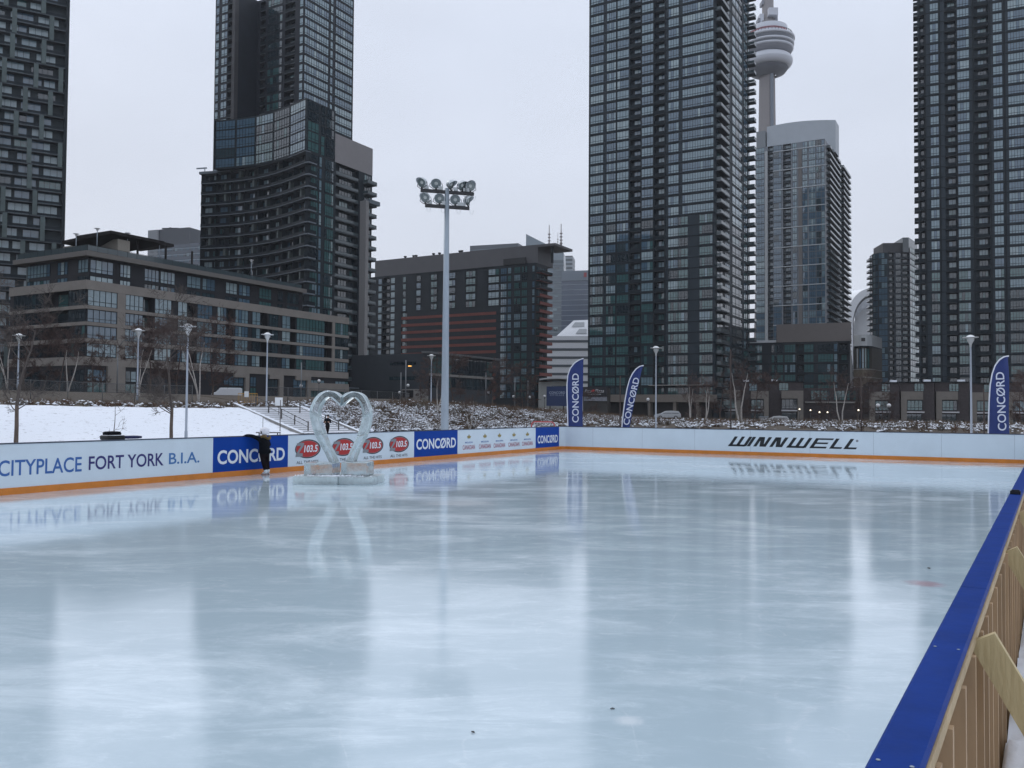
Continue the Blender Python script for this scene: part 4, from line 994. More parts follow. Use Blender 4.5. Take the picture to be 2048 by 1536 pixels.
    c=spot(onice(1848,1167),.25,c2.outputs[2],(.50,.16,.19,1),.5); c=spot(onice(1258,1442),.12,c,(.8,.86,.9,1),.7); c=spot(onice(915,1006),.9,c,(.8,.86,.9,1),.7)
    L(c,b.inputs['Base Color'])
    rg=mr(frost,.05,1,.035,.15); L(rg,b.inputs['Roughness']); b.inputs['IOR'].default_value=ICE_IOR
    bp=nt.nodes.new('ShaderNodeBump'); bp.inputs['Strength'].default_value=.055; bp.inputs['Distance'].default_value=.02
    L(mth('ADD',mth('MULTIPLY',noise(2.2,4,(1,1,1)),1.0),mth('ADD',mth('MULTIPLY',fine,.35),mth('MULTIPLY',hair,.25))),bp.inputs['Height']); L(bp.outputs[0],b.inputs['Normal'])
    o=mb.build('ice',m); tag(o,kind='structure')
ICE_D=(.485,.60,.665,1); ICE_L=(.78,.89,.955,1); ICE_IOR=1.6
ice()
# ---------------------------------------------------------------- boards
BH=1.07
BW=mat('white_board_plastic',(.62,.69,.75),.45,noise=.05,scale=.9); BB=mat('blue_board_plastic',(.002,.046,.29),.55,noise=.08,scale=.8,spec=.15)
KICK=mat('orange_kick_strip',(.62,.20,.022),.45,noise=.12,scale=3); CAPD=mat('dark_board_cap',(.035,.045,.075),.45)
TXW=mat('white_print',(.72,.74,.78),.5); TXB=mat('blue_print',(.035,.12,.36),.5); TXN=mat('indigo_print',(.025,.02,.14),.5); TXK=mat('black_print',(.012,.014,.018),.45)
LF=Face(st(0,0),st(1,0))                          # left board line: outward normal points into the rink
def sL(u,v=900): return LF.s_u(u,v)
class Board:
    def __init__(s,f,s0,s1,m,label):
        p=f.P(s0,0,0); s.f=f; s.o=p; s.s0=s0; s.s1=s1
        s.root=empty('rink_board',p,label,'rink board','advertising boards round the rink')
        s.part('panel',m,s0,s1,-.05,0,.0,BH); s.part('kick_plate',KICK,s0,s1,.001,.012,.0,.145); s.part('cap',CAPD,s0-.0,s1,-.07,.012,BH+.001,BH+.028)
    def part(s,name,m,s0,s1,o0,o1,z0,z1):
        mb=MB(); mb.obox(s.f.P(s0,o0,z0)-s.o,(s.f.d*(s1-s0)).to_3d(),(s.f.n*(o1-o0)).to_3d(),(0,0,z1-z0)); return mb.build(name,m,s.root)
    def text(s,jobs,name='lettering',mats=None):
        mb=MB()
        for body,s0,s1,z0,z1,mi,kw in jobs: put_text(mb,body,s.f.P(s0,.004,z0)-s.o,s.f.d.to_3d(),(0,0,1),s1-s0,z1-z0,mi,**kw)
        return mb.build(name,mats,s.root)
    def poly(s,mb,pts,o,m): mb.add([s.f.P(a,o,z)-s.o for a,z in pts],[tuple(range(len(pts)))],m)
B=.025
e_end=26.55-.3
def scuffs(m):
    nt=m.node_tree; L=nt.links.new; b=nt.nodes['Principled BSDF']; src=b.inputs['Base Color'].links[0].from_socket
    tc=nt.nodes.new('ShaderNodeTexCoord'); mp=nt.nodes.new('ShaderNodeMapping'); mp.inputs['Scale'].default_value=(1,1,2.4); mp.inputs['Rotation'].default_value=(.2,.15,0); L(tc.outputs['Object'],mp.inputs[0])
    n=nt.nodes.new('ShaderNodeTexNoise'); n.inputs['Scale'].default_value=5; n.inputs['Detail'].default_value=9; n.inputs['Roughness'].default_value=.8; L(mp.outputs[0],n.inputs[0])
    r=nt.nodes.new('ShaderNodeMapRange'); L(n.outputs['Fac'],r.inputs[0]); r.inputs[1].default_value=.64; r.inputs[2].default_value=.74; r.inputs[3].default_value=0; r.inputs[4].default_value=.45
    x=nt.nodes.new('ShaderNodeMix'); x.data_type='RGBA'; L(r.outputs[0],x.inputs[0]); L(src,x.inputs[6]); x.inputs[7].default_value=(.16,.17,.19,1); L(x.outputs[2],b.inputs['Base Color'])
scuffs(BW); scuffs(BB); scuffs(KICK)
b=Board(LF,-26,sL(-330),BW,'plain white rink board running out of the photo at the far left')
b=Board(LF,sL(-330),sL(426),BW,'white rink board lettered CITYPLACE FORT YORK B.I.A.')
b.text([('CITYPLACE',sL(-3),sL(164),.395,.735,0,dict(bold=.012))],mats=[TXB]); b.text([('FORT YORK',sL(178),sL(327.5),.415,.735,0,dict(bold=.014))],mats=[TXN]); b.text([('B.I.A.',sL(338),sL(399),.435,.72,0,dict(bold=.012))],mats=[mat('mid_blue_print',(.05,.16,.38),.5)])
b=Board(LF,sL(426),sL(576),BB,'blue CONCORD rink board that the child leans on')
b.text([('CONCØRD',sL(435),sL(569.5),.345,.735,0,dict(bold=B))],mats=[TXW])
b=Board(LF,sL(576),sL(828),BW,'white rink board with four red oval Z103.5 radio emblems, behind the ice heart')
ZR=mat('radio_red',(.42,.018,.018),.45,noise=.12,scale=3); ZG=mat('radio_grey',(.22,.23,.25),.45); ZK=TXK
for uc,w in ((615.5,51),(687,46.5),(745.5,42),(798,39.5)):
    s0,s1=sL(uc-w/2),sL(uc+w/2); c=(s0+s1)/2; a=(s1-s0)/2; zc,h=.645,.285
    mb=MB(); el=lambda ra,rb,dx=0:[(c+dx+a*ra*math.cos(t),zc+h*rb*math.sin(t)) for t in [2*math.pi*k/32 for k in range(32)]]
    b.poly(mb,el(1,1),.004,0); b.poly(mb,el(.93,.90,-.02*a),.006,1); b.poly(mb,el(.90,.86,-.03*a),.008,2)
    zx=lambda x,y:(c+a*x,zc+h*y)
    b.poly(mb,[zx(-.86,.66),zx(-.32,.66),zx(-.34,.40),zx(-.72,-.42),zx(-.42,-.42),zx(-.44,-.78),zx(-.98,-.78),zx(-.92,-.46),zx(-.56,.36),zx(-.90,.36)],.011,1)
    put_text(mb,'103.5',b.f.P(c-a*.33,.012,zc-h*.36)-b.o,b.f.d.to_3d(),(0,0,1),a*1.08,h*.76,3,shear=.12,bold=.03)
    put_text(mb,'ALL THE HITS',b.f.P(c-a*.88,.004,.205)-b.o,b.f.d.to_3d(),(0,0,1),a*1.72,.09,0,bold=.006)
    mb.build('emblem',[ZK,ZG,ZR,TXW],b.root)
b=Board(LF,sL(828),sL(915),BB,'blue CONCORD rink board between the radio emblems and the gold-leaf emblems')
b.text([('CONCØRD',sL(832.5),sL(911.5),.405,.80,0,dict(bold=B))],mats=[TXW])
b=Board(LF,sL(915),sL(1071),BW,'white rink board with five gold maple leaves over red and blue lettering')
GOLD=mat('gold_print',(.30,.23,.07),.5); MRED=mat('red_print',(.36,.08,.12),.5)
for uc in (937.5,969.5,998.5,1027.5,1054.5):
    w=24.5*(1-(uc-937)/900); s0,s1=sL(uc-w/2),sL(uc+w/2); c=(s0+s1)/2; a=(s1-s0)/2
    leaf=[(0,-.5),(.08,-.18),(.5,-.25),(.42,-.05),(.72,.18),(.56,.22),(.6,.45),(.34,.38),(.3,.5),(.16,.36),(.2,.75),(.08,.68),(0,1),(-.08,.68),(-.2,.75),(-.16,.36),(-.3,.5),(-.34,.38),(-.6,.45),(-.56,.22),(-.72,.18),(-.42,-.05),(-.5,-.25),(-.08,-.18)]
    mb=MB(); pts=[b.f.P(c+x*a*.5,.004,.76+y*.15)-b.o for x,y in leaf]; cen=b.f.P(c,.004,.79)-b.o
    n=len(pts); mb.add(pts+[cen],[(i,(i+1)%n,n) for i in range(n)],0); mb.build('leaf_emblem',GOLD,b.root)
    b.text([('MOLSON',c-a*.62,c+a*.62,.535,.60,0,dict(bold=.02)),('CANADIAN',c-a,c+a,.29,.47,1,dict(bold=.015))],mats=[TXB,MRED])
b=Board(LF,sL(1071),e_end,BB,'blue CONCORD rink board at the far corner beneath the leftmost feather flag')
b.text([('CONCØRD',sL(1075),min(sL(1127),e_end-.15),.34,.71,0,dict(bold=B))],mats=[TXW])
# end boards: curved corner then a straight run
EF=Face(KC,KC+E1)
def endboard():
    P=corner_arc(); r=EF
    root=empty('rink_board',(KC.x,KC.y,0),'long white end board lettered WINNWELL across the back of the rink','rink board','advertising boards round the rink')
    L=tE-.02; pts=P+[KC+E1*(.3+(L-.3)*k/10) for k in range(1,11)]
    def strip(name,m,o0,o1,z0,z1):
        mb=MB(); q=[]
        for i,p in enumerate(pts):
            d=(pts[min(i+1,len(pts)-1)]-pts[max(i-1,0)]).normalized(); n=Vector((d.y,-d.x)); q.append((p+n*o0-KC,p+n*o1-KC))
        for (a,c),(e,g) in zip(q,q[1:]):
            mb.quad((c.x,c.y,z0),(g.x,g.y,z0),(g.x,g.y,z1),(c.x,c.y,z1)); mb.quad((a.x,a.y,z1),(c.x,c.y,z1),(g.x,g.y,z1),(e.x,e.y,z1)); mb.quad((e.x,e.y,z0),(a.x,a.y,z0),(a.x,a.y,z1),(e.x,e.y,z1))
        mb.build(name,m,root)
    strip('panel',BW,-.05,0,0,BH); strip('kick_plate',KICK,.001,.012,0,.145); strip('cap',CAPD,-.07,.012,BH+.001,BH+.028)
    mb=MB()
    for s in (2.44*i+1.6 for i in range(8)):
        p=r.P(s,0,.15)-Vector((KC.x,KC.y,0)); mb.obox(p,(r.d*.008).to_3d(),(r.n*.003).to_3d(),(0,0,BH-.16))
    mb.build('panel_seam',mat('seam_gap_grey',(.30,.33,.37),.7),root)  # thin grey strips mark the joints between board panels
    # slanted block lettering
    ua,ub=1456,1716; s0,s1=r.s_u(ua,886),r.s_u(ub,882); z0,z1=.375,.785
    def stroke(mb,x0,x1,pts2): mb.add([r.P(s0+(s1-s0)*x,.004,z0+(z1-z0)*y)-Vector((KC.x,KC.y,0)) for x,y in pts2],[tuple(range(len(pts2)))])
    mb=MB(); sh=.052; w=.026
    def bar(x,y0=0,y1=1,ww=w,x2=None): x2=x if x2 is None else x2; stroke(mb,0,0,[(x+sh*y0*1.0,y0),(x+ww+sh*y0,y0),(x2+ww+sh*y1,y1),(x2+sh*y1,y1)])
    def hor(x0,x1,y0,y1): stroke(mb,0,0,[(x0+sh*y0,y0),(x1+sh*y0,y0),(x1+sh*y1,y1),(x0+sh*y1,y1)])
    def Wl(x): bar(x+.004); bar(x+.062); bar(x+.122); hor(x,x+.138,-.04,.17)
    def Nl(x): bar(x); stroke(mb,0,0,[(x+.012+sh,1),(x+.045+sh,1),(x+.082,0),(x+.050,0)]); bar(x+.074); hor(x+.01,x+.045,.84,1.0); hor(x+.055,x+.095,0,.16)
    Wl(.0); bar(.152); Nl(.204); Nl(.332); Wl(.466)
    bar(.642); hor(.642,.765,-.02,.16); hor(.66,.755,.42,.58); hor(.642,.775,.84,1.0)
    bar(.79); hor(.79,.878,-.02,.16); bar(.895); hor(.895,.985,-.02,.16)
    mb.build('lettering',TXK,root)
    mb=MB(); q=r.P(s1-.03,.004,z1-.08)-Vector((KC.x,KC.y,0)); mb.add([q+r.d.to_3d()*(.05*math.cos(t))+Vector((0,0,.05*math.sin(t))) for t in [2*math.pi*k/16 for k in range(16)]],[tuple(range(16))]); mb.build('registered_mark',ZG,root)
endboard()
# near board seen from outside: blue cap, timber studs, braces
WOODP=mat('pine_lumber',(.40,.30,.17),.7,noise=.22,scale=3,stretch=(1,1,.25),bump=.15,bscale=40,rnd=.12); WOODB=mat('yellow_pine_plank',(.46,.37,.20),.7,noise=.2,scale=2.2,stretch=(2,2,.3),bump=.2,bscale=30,rnd=.1); PLY=mat('brown_plywood',(.34,.235,.14),.8,noise=.2,scale=2.5,stretch=(1,1,.3)); STUD=mat('brown_stud_wood',(.43,.30,.18),.75,noise=.25,scale=3,stretch=(1,1,.2),rnd=.12)
BCAP=mat('blue_cap_plastic',(.004,.034,.215),.45,noise=.16,scale=5,bump=.05,bscale=9,spec=.07)
scuffs(BCAP)
RF=Face(RP-RA*3,RE)
def rightboard():
    p0=RP-RA*3; o=Vector((p0.x,p0.y,0)); root=empty('rink_board',o,'near rink wall with a wide blue cap, bare timber studs and a plywood back','rink board','advertising boards round the rink')
    f=RF; Lr=f.L-.02
    def bx(name,m,s0,s1,o0,o1,z0,z1,par=root): mb=MB(); mb.obox(f.P(s0,o0,z0)-o,(f.d*(s1-s0)).to_3d(),(f.n*(o1-o0)).to_3d(),(0,0,z1-z0)); return mb.build(name,m,par)
    # note: f.n points away from the ice here
    bx('panel',BW,0,Lr,-.0,.012,.0,BH-.045); bx('plywood_back',PLY,0,Lr,.013,.022,-.1,BH-.046)
    seams=[0,3.01]+[3.01+2.42*i for i in range(1,15)]; seams=[s for s in seams if s<Lr]+[Lr]
    for a,c in zip(seams,seams[1:]):
        mb=MB(); s0,s1=a+.002,c-.002; bev=.008; P=[(-.022,-.016),(-.022,-bev),(-.022+bev,0),(.094-bev,0),(.094,-bev),(.094,-.016)]
        A=[f.P(s0,x,BH+y)-o for x,y in P]; Bq=[f.P(s1,x,BH+y)-o for x,y in P]; n=len(P)
        mb.add(A+Bq,[(i,(i+1)%n,n+(i+1)%n,n+i) for i in range(n)]+[tuple(range(n))[::-1],tuple(range(n,2*n))]); k=mb.build('cap',BCAP,root)
        mb=MB()
        for s in (s0+.06,(s0+s1)/2,s1-.06):
            for x in (.0,.072):
                if s>4.6 : continue
                q=f.P(s,x,BH+.001)-o; mb.tube([q,q+Vector((0,0,.0015))],[.006,.0045],8)
        if mb.v: mb.build('screw',GALV,k)
    bx('top_plate',WOODP,0,Lr,.0225,.100,BH-.057,BH-.018); bx('sole_plate',WOODP,0,Lr,.0225,.11,-.1,-.06)
    rr=random.Random(4); s=.12
    while s<Lr-.2:
        bx('stud',STUD,s,s+.038,.0225,.112,-.055,BH-.058); s+=rr.choice([.30,.41,.41])
    for i,(s,w) in enumerate([(2.15+2.46*i,0) for i in range(13)]):
        if s>Lr-.5: break
        top=f.P(s,.118,BH-.04)-o; out=.72; ft=f.P(s,.118+out,-.25)-o
        mb=MB(); dn=(ft-top); wd=f.d.to_3d()*.04; nrm=dn.normalized().cross(f.d.to_3d()).normalized()
        # plank on edge: 140 mm deep, 38 mm thick
        q=top-nrm*.05; mb.obox(q,wd,dn,nrm*.098); mb.build('brace',WOODB,root)
rightboard()
def latch():
    u,v=2029,989; d=ray(u,v); k=(BH-EYE)/d.z; p=CAM+d*k; r=Vector((p.x,p.y))-RP; s=r.dot(RA)
    q=RP+RA*s; mb=MB(); P=[]
    mb.obox((q+RN*-.012).to_3d()+Vector((0,0,BH+.0)),(RN*.092).to_3d(),(RA*.05).to_3d(),(0,0,.035)); mb.obox((q+RN*.0).to_3d()+Vector((0,0,BH+.035)),(RN*.07).to_3d(),(RA*.035).to_3d(),(0,0,.012))
    tag(mb.build('rubber_block',BLK),'small black rubber block lying across the blue cap of the near wall','block')
latch()
# snow heaped outside the near wall
def bank():
    mb=MB(); rr=random.Random(8); ns,no=150,26; f=RF
    from mathutils import noise as NS
    for i in range(ns+1):
        for j in range(no+1):
            s=.0+(f.L+6)*i/ns if i>60 else 9.0*i/60; o=.115+3.4*(j/no)**1.5; p=f.P(s,o,0)
            z=.02+.13*sm(.1,.5,o)+.20*max(0,NS.noise(Vector((p.x*1.7,p.y*1.7,0))))+.07*NS.noise(Vector((p.x*6,p.y*6,3)))-.5*sm(2.2,3.5,o)
            if j==0: z=min(z,.06)
            mb.v.append((p.x,p.y,z))
    n=no+1
    for i in range(ns):
        for j in range(no): mb.f.append([i*n+j,i*n+j+1,(i+1)*n+j+1,(i+1)*n+j]); mb.m.append(0); mb.sm.append(True)
    tag(mb.build('snow_bank',SNOW),kind='stuff')
bank()
# debris on the ice
def bits():
    for u,v,l in ((1225,1419,'tiny dark leaf frozen on the ice below the middle of the photo'),(946,1466,'tiny dark speck of leaf on the ice left of the bottom centre'),(1858,1137,'small dark leaf on the ice just above the red smudge')):
        d=ray(u,v); p=CAM+d*(-EYE/d.z); mb=MB(); a=R.uniform(0,3); r=.016 if v>1300 else .035
        P=[(1,0),(.55,.35),(.1,.5),(-.5,.3),(-1,.05),(-.5,-.35),(.2,-.45),(.6,-.25)]
        vs=[(p.x+r*(x*math.cos(a)-y*math.sin(a)),p.y+r*(x*math.sin(a)+y*math.cos(a)),.004+.006*abs(y)) for x,y in P]
        mb.add(vs+[(x,y,z+.003) for x,y,z in vs],[tuple(range(8))[::-1],tuple(range(8,16))]+[(i,(i+1)%8,8+(i+1)%8,8+i) for i in range(8)]); tag(mb.build('leaf',mat('dead_leaf',(.03,.028,.026),.7) if 'dead_leaf' not in bpy.data.materials else bpy.data.materials['dead_leaf']),l,'leaf')
bits()
# ---------------------------------------------------------------- ice heart
def heart():
    D=21.6; mpp=D/FPX; th=rad(12)       # face turned a little towards the camera's left
    o=at(683,960,D); o.z=0
    ex=Vector((math.cos(th),math.sin(th)*-.6,0)).normalized(); ey=Vector((-ex.y,ex.x,0))
    zz=lambda v:zat(683,v,(o.x,o.y)); xx=lambda u:(u-683)*mpp
    root=empty('ice_sculpture',o,'clear carved ice heart standing on ice blocks in front of the red emblems','sculpture')
    m=bpy.data.materials.new('clear_ice'); m.use_nodes=True; nt=m.node_tree; L=nt.links.new; b=nt.nodes['Principled BSDF']
    b.inputs['Base Color'].default_value=(.80,.93,.955,1); b.inputs['Roughness'].default_value=.12; b.inputs['IOR'].default_value=1.31; b.inputs['Transmission Weight'].default_value=.9
    def frost_mat(name,amount,scale):
        m=bpy.data.materials.new(name); m.use_nodes=True; nt=m.node_tree; L=nt.links.new; b=nt.nodes['Principled BSDF']
        b.inputs['Base Color'].default_value=(.90,.97,.985,1); b.inputs['IOR'].default_value=1.31; b.inputs['Transmission Weight'].default_value=1; b.inputs['Roughness'].default_value=.05
        tl=nt.nodes.new('ShaderNodeBsdfTranslucent'); tl.inputs[0].default_value=(.90,.98,1,1); df=nt.nodes.new('ShaderNodeBsdfDiffuse'); df.inputs[0].default_value=(.86,.95,.97,1)
        a=nt.nodes.new('ShaderNodeAddShader'); mx0=nt.nodes.new('ShaderNodeMixShader'); mx0.inputs[0].default_value=.5; L(tl.outputs[0],mx0.inputs[1]); L(df.outputs[0],mx0.inputs[2])
        tc=nt.nodes.new('ShaderNodeTexCoord'); n=nt.nodes.new('ShaderNodeTexNoise'); n.inputs['Scale'].default_value=scale; n.inputs['Detail'].default_value=5; L(tc.outputs['Object'],n.inputs[0])
        mr=nt.nodes.new('ShaderNodeMapRange'); L(n.outputs['Fac'],mr.inputs[0]); mr.inputs[1].default_value=.35; mr.inputs[2].default_value=.68; mr.inputs[3].default_value=max(0,amount-.14); mr.inputs[4].default_value=min(1,amount+.16)
        mx=nt.nodes.new('ShaderNodeMixShader'); L(mr.outputs[0],mx.inputs[0]); L(b.outputs[0],mx.inputs[1]); L(mx0.outputs[0],mx.inputs[2]); L(mx.outputs[0],nt.nodes['Material Output'].inputs[0])
        bp=nt.nodes.new('ShaderNodeBump'); bp.inputs['Strength'].default_value=.10; bp.inputs['Distance'].default_value=.02; L(n.outputs['Fac'],bp.inputs['Height']); L(bp.outputs[0],b.inputs['Normal'])
        return m
    clear=frost_mat('clear_carved_ice',.10,5); frosty=frost_mat('frosted_ice',.36,6); rim=frost_mat('rough_cut_ice_edge',.66,8); white=frost_mat('white_block_ice',.82,5)
    outL=[(683,794),(672,785.5),(658,781.5),(644,784),(632,793),(623,807),(619,823),(621.5,840),(627,860),(637,882),(650,903),(661,924)]
    inL=[(682.4,821),(671.7,811),(658,799.4),(651,805),(646,814),(643,823),(644.5,840),(649,857),(657.4,874.6),(666,893),(674,910),(680,924)]
    outR=[(683,794),(694,786),(707.5,783),(720,786),(730,793),(738,808),(742,823),(740.5,846),(734.7,866),(724.7,886),(716,906),(710,924)]
    inR=[(682.4,821),(693,811),(706,799.4),(713,804.5),(718,813),(721,823),(720.4,840),(716,857),(709,874.6),(699,897),(693,910),(687,924)]
    def band(name,ou,inn,i0,i1,m,dep=.30,inset=0):
        mb=MB(); y0,y1=-dep/2,dep/2; inn=[(b_[0]+(a_[0]-b_[0])*.30,b_[1]+(a_[1]-b_[1])*.30) for a_,b_ in zip(ou,inn)]
        def pt(uv,y): return ex*xx(uv[0])+ey*y+Vector((0,0,zz(uv[1])))
        sub=4; po,pi=[],[]
        cr=lambda P,i,k:(lambda a,b,c,d:tuple(.5*(2*b[j]+(c[j]-a[j])*k+(2*a[j]-5*b[j]+4*c[j]-d[j])*k*k+(3*b[j]-a[j]-3*c[j]+d[j])*k**3) for j in (0,1)))(P[max(i-1,0)],P[i],P[min(i+1,len(P)-1)],P[min(i+2,len(P)-1)])
        for i in range(i0,i1):
            for s in range(sub): po.append(cr(ou,i,s/sub)); pi.append(cr(inn,i,s/sub))
        po.append(ou[i1]); pi.append(inn[i1])
        n=len(po); vs=[]
        for a,c in zip(po,pi): vs+=[pt(a,y0),pt(a,y1),pt(c,y1),pt(c,y0)]
        fs=[];ms=[]
        for i in range(n-1):
            for k in range(4): fs.append((4*i+k,4*i+(k+1)%4,4*i+4+(k+1)%4,4*i+4+k)); ms.append(1 if k in(0,2) else 0)
        fs+=[(0,3,2,1),(4*n-4,4*n-3,4*n-2,4*n-1)]; ms+=[1,1]
        for f,mi in zip(fs,ms): pass
        o0=len(mb.v); mb.v+=[tuple(v) for v in vs]
        for f,mi in zip(fs,ms): mb.f.append(list(f)); mb.m.append(mi); mb.sm.append(False)
        ob=mb.build(name,[m,rim],root); bm=bmesh.new(); bm.from_mesh(ob.data); bmesh.ops.recalc_face_normals(bm,faces=bm.faces); bm.to_mesh(ob.data); bm.free()
        bv=ob.modifiers.new('bevel','BEVEL'); bv.width=.012; bv.segments=2; bv.limit_method='ANGLE'; bv.angle_limit=rad(40)
    band('heart_arch',outL,inL,0,6,clear); band('heart_arch',outR,inR,0,6,clear)
    g=.15
    def shift(P,i,dv): Q=list(P); Q[i]=(Q[i][0],Q[i][1]+dv); return Q
    band('heart_side',shift(outL,6,.4),shift(inL,6,.4),6,8,frosty,.33); band('heart_side',shift(outR,6,.4),shift(inR,6,.4),6,8,frosty,.33)
    band('heart_leg',shift(outL,8,.4),shift(inL,8,.4),8,11,frosty,.31); band('heart_leg',shift(outR,8,.4),shift(inR,8,.4),8,11,frosty,.31)
    zl=zz(925)
    def block(name,u0,u1,z0,z1,y0,y1,m):
        mb=MB(); mb.obox(ex*xx(u0)+ey*y0+Vector((0,0,z0)),ex*(xx(u1)-xx(u0)),ey*(y1-y0),(0,0,z1-z0)); ob=mb.build(name,m,root)
        bv=ob.modifiers.new('bevel','BEVEL'); bv.width=.02; bv.segments=2
    zt=zl-.002
    block('base_block',614,672,.202,zt,-.32,.32,frosty); block('base_block',688,741,.202,zt+.03,-.26,.36,frosty)
    block('base_slab',598,686.5,.0,.20,-.55,.62,white); block('base_slab',687.5,756,.0,.195,-.42,.70,white)
    # ice shavings on the slabs
    mb=MB(); rr=random.Random(6)
    for k in range(260):
        u=rr.gauss(672,30); y=rr.gauss(-.33,.09)
        if not 598<u<755 or y<-.52 or (u>686 and y<-.40): continue
        p=ex*xx(u)+ey*y+Vector((0,0,.203)); r=rr.uniform(.01,.035)
        mb.lathe([(r,0),(r*.7,r*.6),(0.001,r*.9)],6,c=p)
    tag(mb.build('snow_shavings',SNOW,root),kind='stuff')
heart()
# ---------------------------------------------------------------- floodlight mast
def mast():
    base=xy(889.5,858,55); z0=zg(base.x,base.y); o=(base.x,base.y,z0)
    zt=zat(895,377,base); root=empty('light_mast',o,'tall grey floodlight mast with nine lamps on two crossarms, behind the left boards','light mast')
    H=zt-z0; mb=MB(); mb.tube([(0,0,0),(0,0,.02),(0,0,H*.5),(0,0,H)],[.27,.262,.21,.15],24); mb.tube([(0,0,-.1),(0,0,.05)],[.4,.4],16); mb.build('pole',GALV,root)
    arm=Vector((math.cos(rad(15)),math.sin(rad(15)),0)); 
    zu=lambda v:zat(895,v,base)-z0
    mpp=55/FPX/math.cos(rad(15))*1.0
    for v,u0,u1 in ((384.5,844,949),(414,853,940)):
        mb=MB(); mb.bar(arm*((u0-895.5)*mpp)+Vector((0,0,zu(v))),arm*((u1-895.5)*mpp)+Vector((0,0,zu(v))),.17,.2); mb.build('crossarm',BLK,root)
    rim=mat('lamp_housing',(.52,.56,.58),.35,metal=.5); gl=mat('lamp_glass',(.14,.17,.17),.08,ior=1.6)
    def lamp(u,v,yaw,tilt,arm_v):
        p=arm*((u-895.5)*mpp)+Vector((0,0,zu(arm_v)+.1))
        a=rad(yaw); f=Vector((math.sin(a)*math.cos(rad(tilt)),-math.cos(a)*math.cos(rad(tilt)),-math.sin(rad(tilt))))
        x=f.cross(Vector((0,0,1))).normalized(); y=x.cross(f); Mx=Matrix((x,y,f)).transposed()
        c=p+Vector((0,0,.42)); mb=MB()
        mb.lathe([(.12,-.32),(.2,-.28),(.27,-.14),(.33,0),(.34,.03),(.31,.03)],20,c=c,mat=Mx)
        # hooded visor: half ring above the glass
        n=12
        for k in range(n):
            a0,a1=math.pi*k/n,math.pi*(k+1)/n
            P=lambda t,r,z:c+Mx@Vector((r*math.cos(t),r*math.sin(t),z))
            l0,l1=.04+.24*math.sin(a0),.04+.24*math.sin(a1)
            mb.quad(P(a0,.34,0),P(a1,.34,0),P(a1,.35,l1),P(a0,.35,l0)); mb.quad(P(a0,.335,0),P(a0,.345,l0),P(a1,.345,l1),P(a1,.335,0))
        h=mb.build('floodlight',[rim],root)
        mb=MB(); mb.lathe([(.001,.0),(.31,.012)],20,c=c,mat=Mx); mb.build('lens',gl,h)
        mb=MB(); mb.lathe([(.001,.02),(.10,.03),(.12,.0)],12,c=c,mat=Mx); mb.build('bulb',mat('lamp_bulb',(.45,.47,.45),.3) if 'lamp_bulb' not in bpy.data.materials else bpy.data.materials['lamp_bulb'],h)
        mb=MB(); mb.tube([p,p+Vector((0,0,.1))],.06,8); q=c-f*.06
        mb.tube([q+x*.37,q+x*.42-Vector((0,0,.2)),p+x*.12+Vector((0,0,.03)),p-x*.12+Vector((0,0,.03)),q-x*.42-Vector((0,0,.2)),q-x*.37],.022,6); mb.build('bracket',BLK,h)
        mb=MB(); s=p+arm*(.3 if u<936 else -.32)+Vector((0,0,.02)); mb.obox(s-arm*.14-Vector((0,.1,0)),arm*.28,(0,.2,0),(0,0,.22)); mb.build('ballast_box',mat('ballast_grey',(.40,.42,.42),.6) if 'ballast_grey' not in bpy.data.materials else bpy.data.materials['ballast_grey'],h)
        mb=MB(); g=p+Vector((0,0,-.2)); mb.tube([g+arm*.1,g+arm*.14+Vector((0,0,-.25)),g+arm*.3+Vector((0,0,-.3)),g+arm*.36],.012,5); mb.build('cable_loop',rim,h)
    for u,yaw,t in ((846,-35,20),(874,5,25),(904,70,25),(926,45,28),(942,25,8)): lamp(u,0,yaw,t,384.5)
    for u,yaw,t in ((853,-25,22),(881,0,22),(912,0,25),(938,75,20)): lamp(u,0,yaw,t,414)
mast()
# ---------------------------------------------------------------- saucer street lamps
def lamp_proto(h,name,label,loc):
    root=empty(name,loc,label,'street lamp','saucer street lamps in the park')
    mb=MB(); mb.tube([(0,0,-.3),(0,0,.6),(0,0,.62),(0,0,h-.75),(0,0,h-.7)],[.11,.105,.085,.06,.06],14); ps=mb.build('pole',mat('lamp_pole_grey',(.33,.37,.43),.4,metal=.3) if 'lamp_pole_grey' not in bpy.data.materials else bpy.data.materials['lamp_pole_grey'],root)
    mb=MB(); mb.lathe([(.06,-.72),(.09,-.5),(.17,-.34),(.25,-.2),(.26,-.02)],18,c=(0,0,h)); b1=mb.build('bowl',mat('lamp_bowl',(.52,.54,.54),.25) if 'lamp_bowl' not in bpy.data.materials else bpy.data.materials['lamp_bowl'],root)
    mb=MB(); mb.lathe([(.26,-.02),(.56,.02),(.58,.04),(.56,.055),(.3,.085)],24,c=(0,0,h)); b2=mb.build('saucer',WHITEP,root)
    mb=MB(); mb.lathe([(.3,.085),(.24,.16),(.1,.23),(.001,.25)],18,c=(0,0,h)); b3=mb.build('dome_cap',WHITEP,root)
    return root
for u,v,D,lab in ((38,672,80,'pale saucer street lamp at the left edge, in front of the beige low-rise corner'),(277,662,78,'pale saucer street lamp before the low-rise entrance pillar, behind the snow slope'),(376,654,60,'nearest and tallest saucer street lamp on the snow slope, left of the child'),(535,670,80,'saucer street lamp standing beside the top of the snowy steps'),(863,712,112,'saucer street lamp just left of the floodlight mast'),(1312,697,84,'saucer street lamp right of the second feather flag'),(1941,676,66,'saucer street lamp left of the right-hand feather flag')):
    p=xy(u,v,D); z=zg(p.x,p.y); lamp_proto(zat(u,v,p)-z,'street_lamp',lab,(p.x,p.y,z))
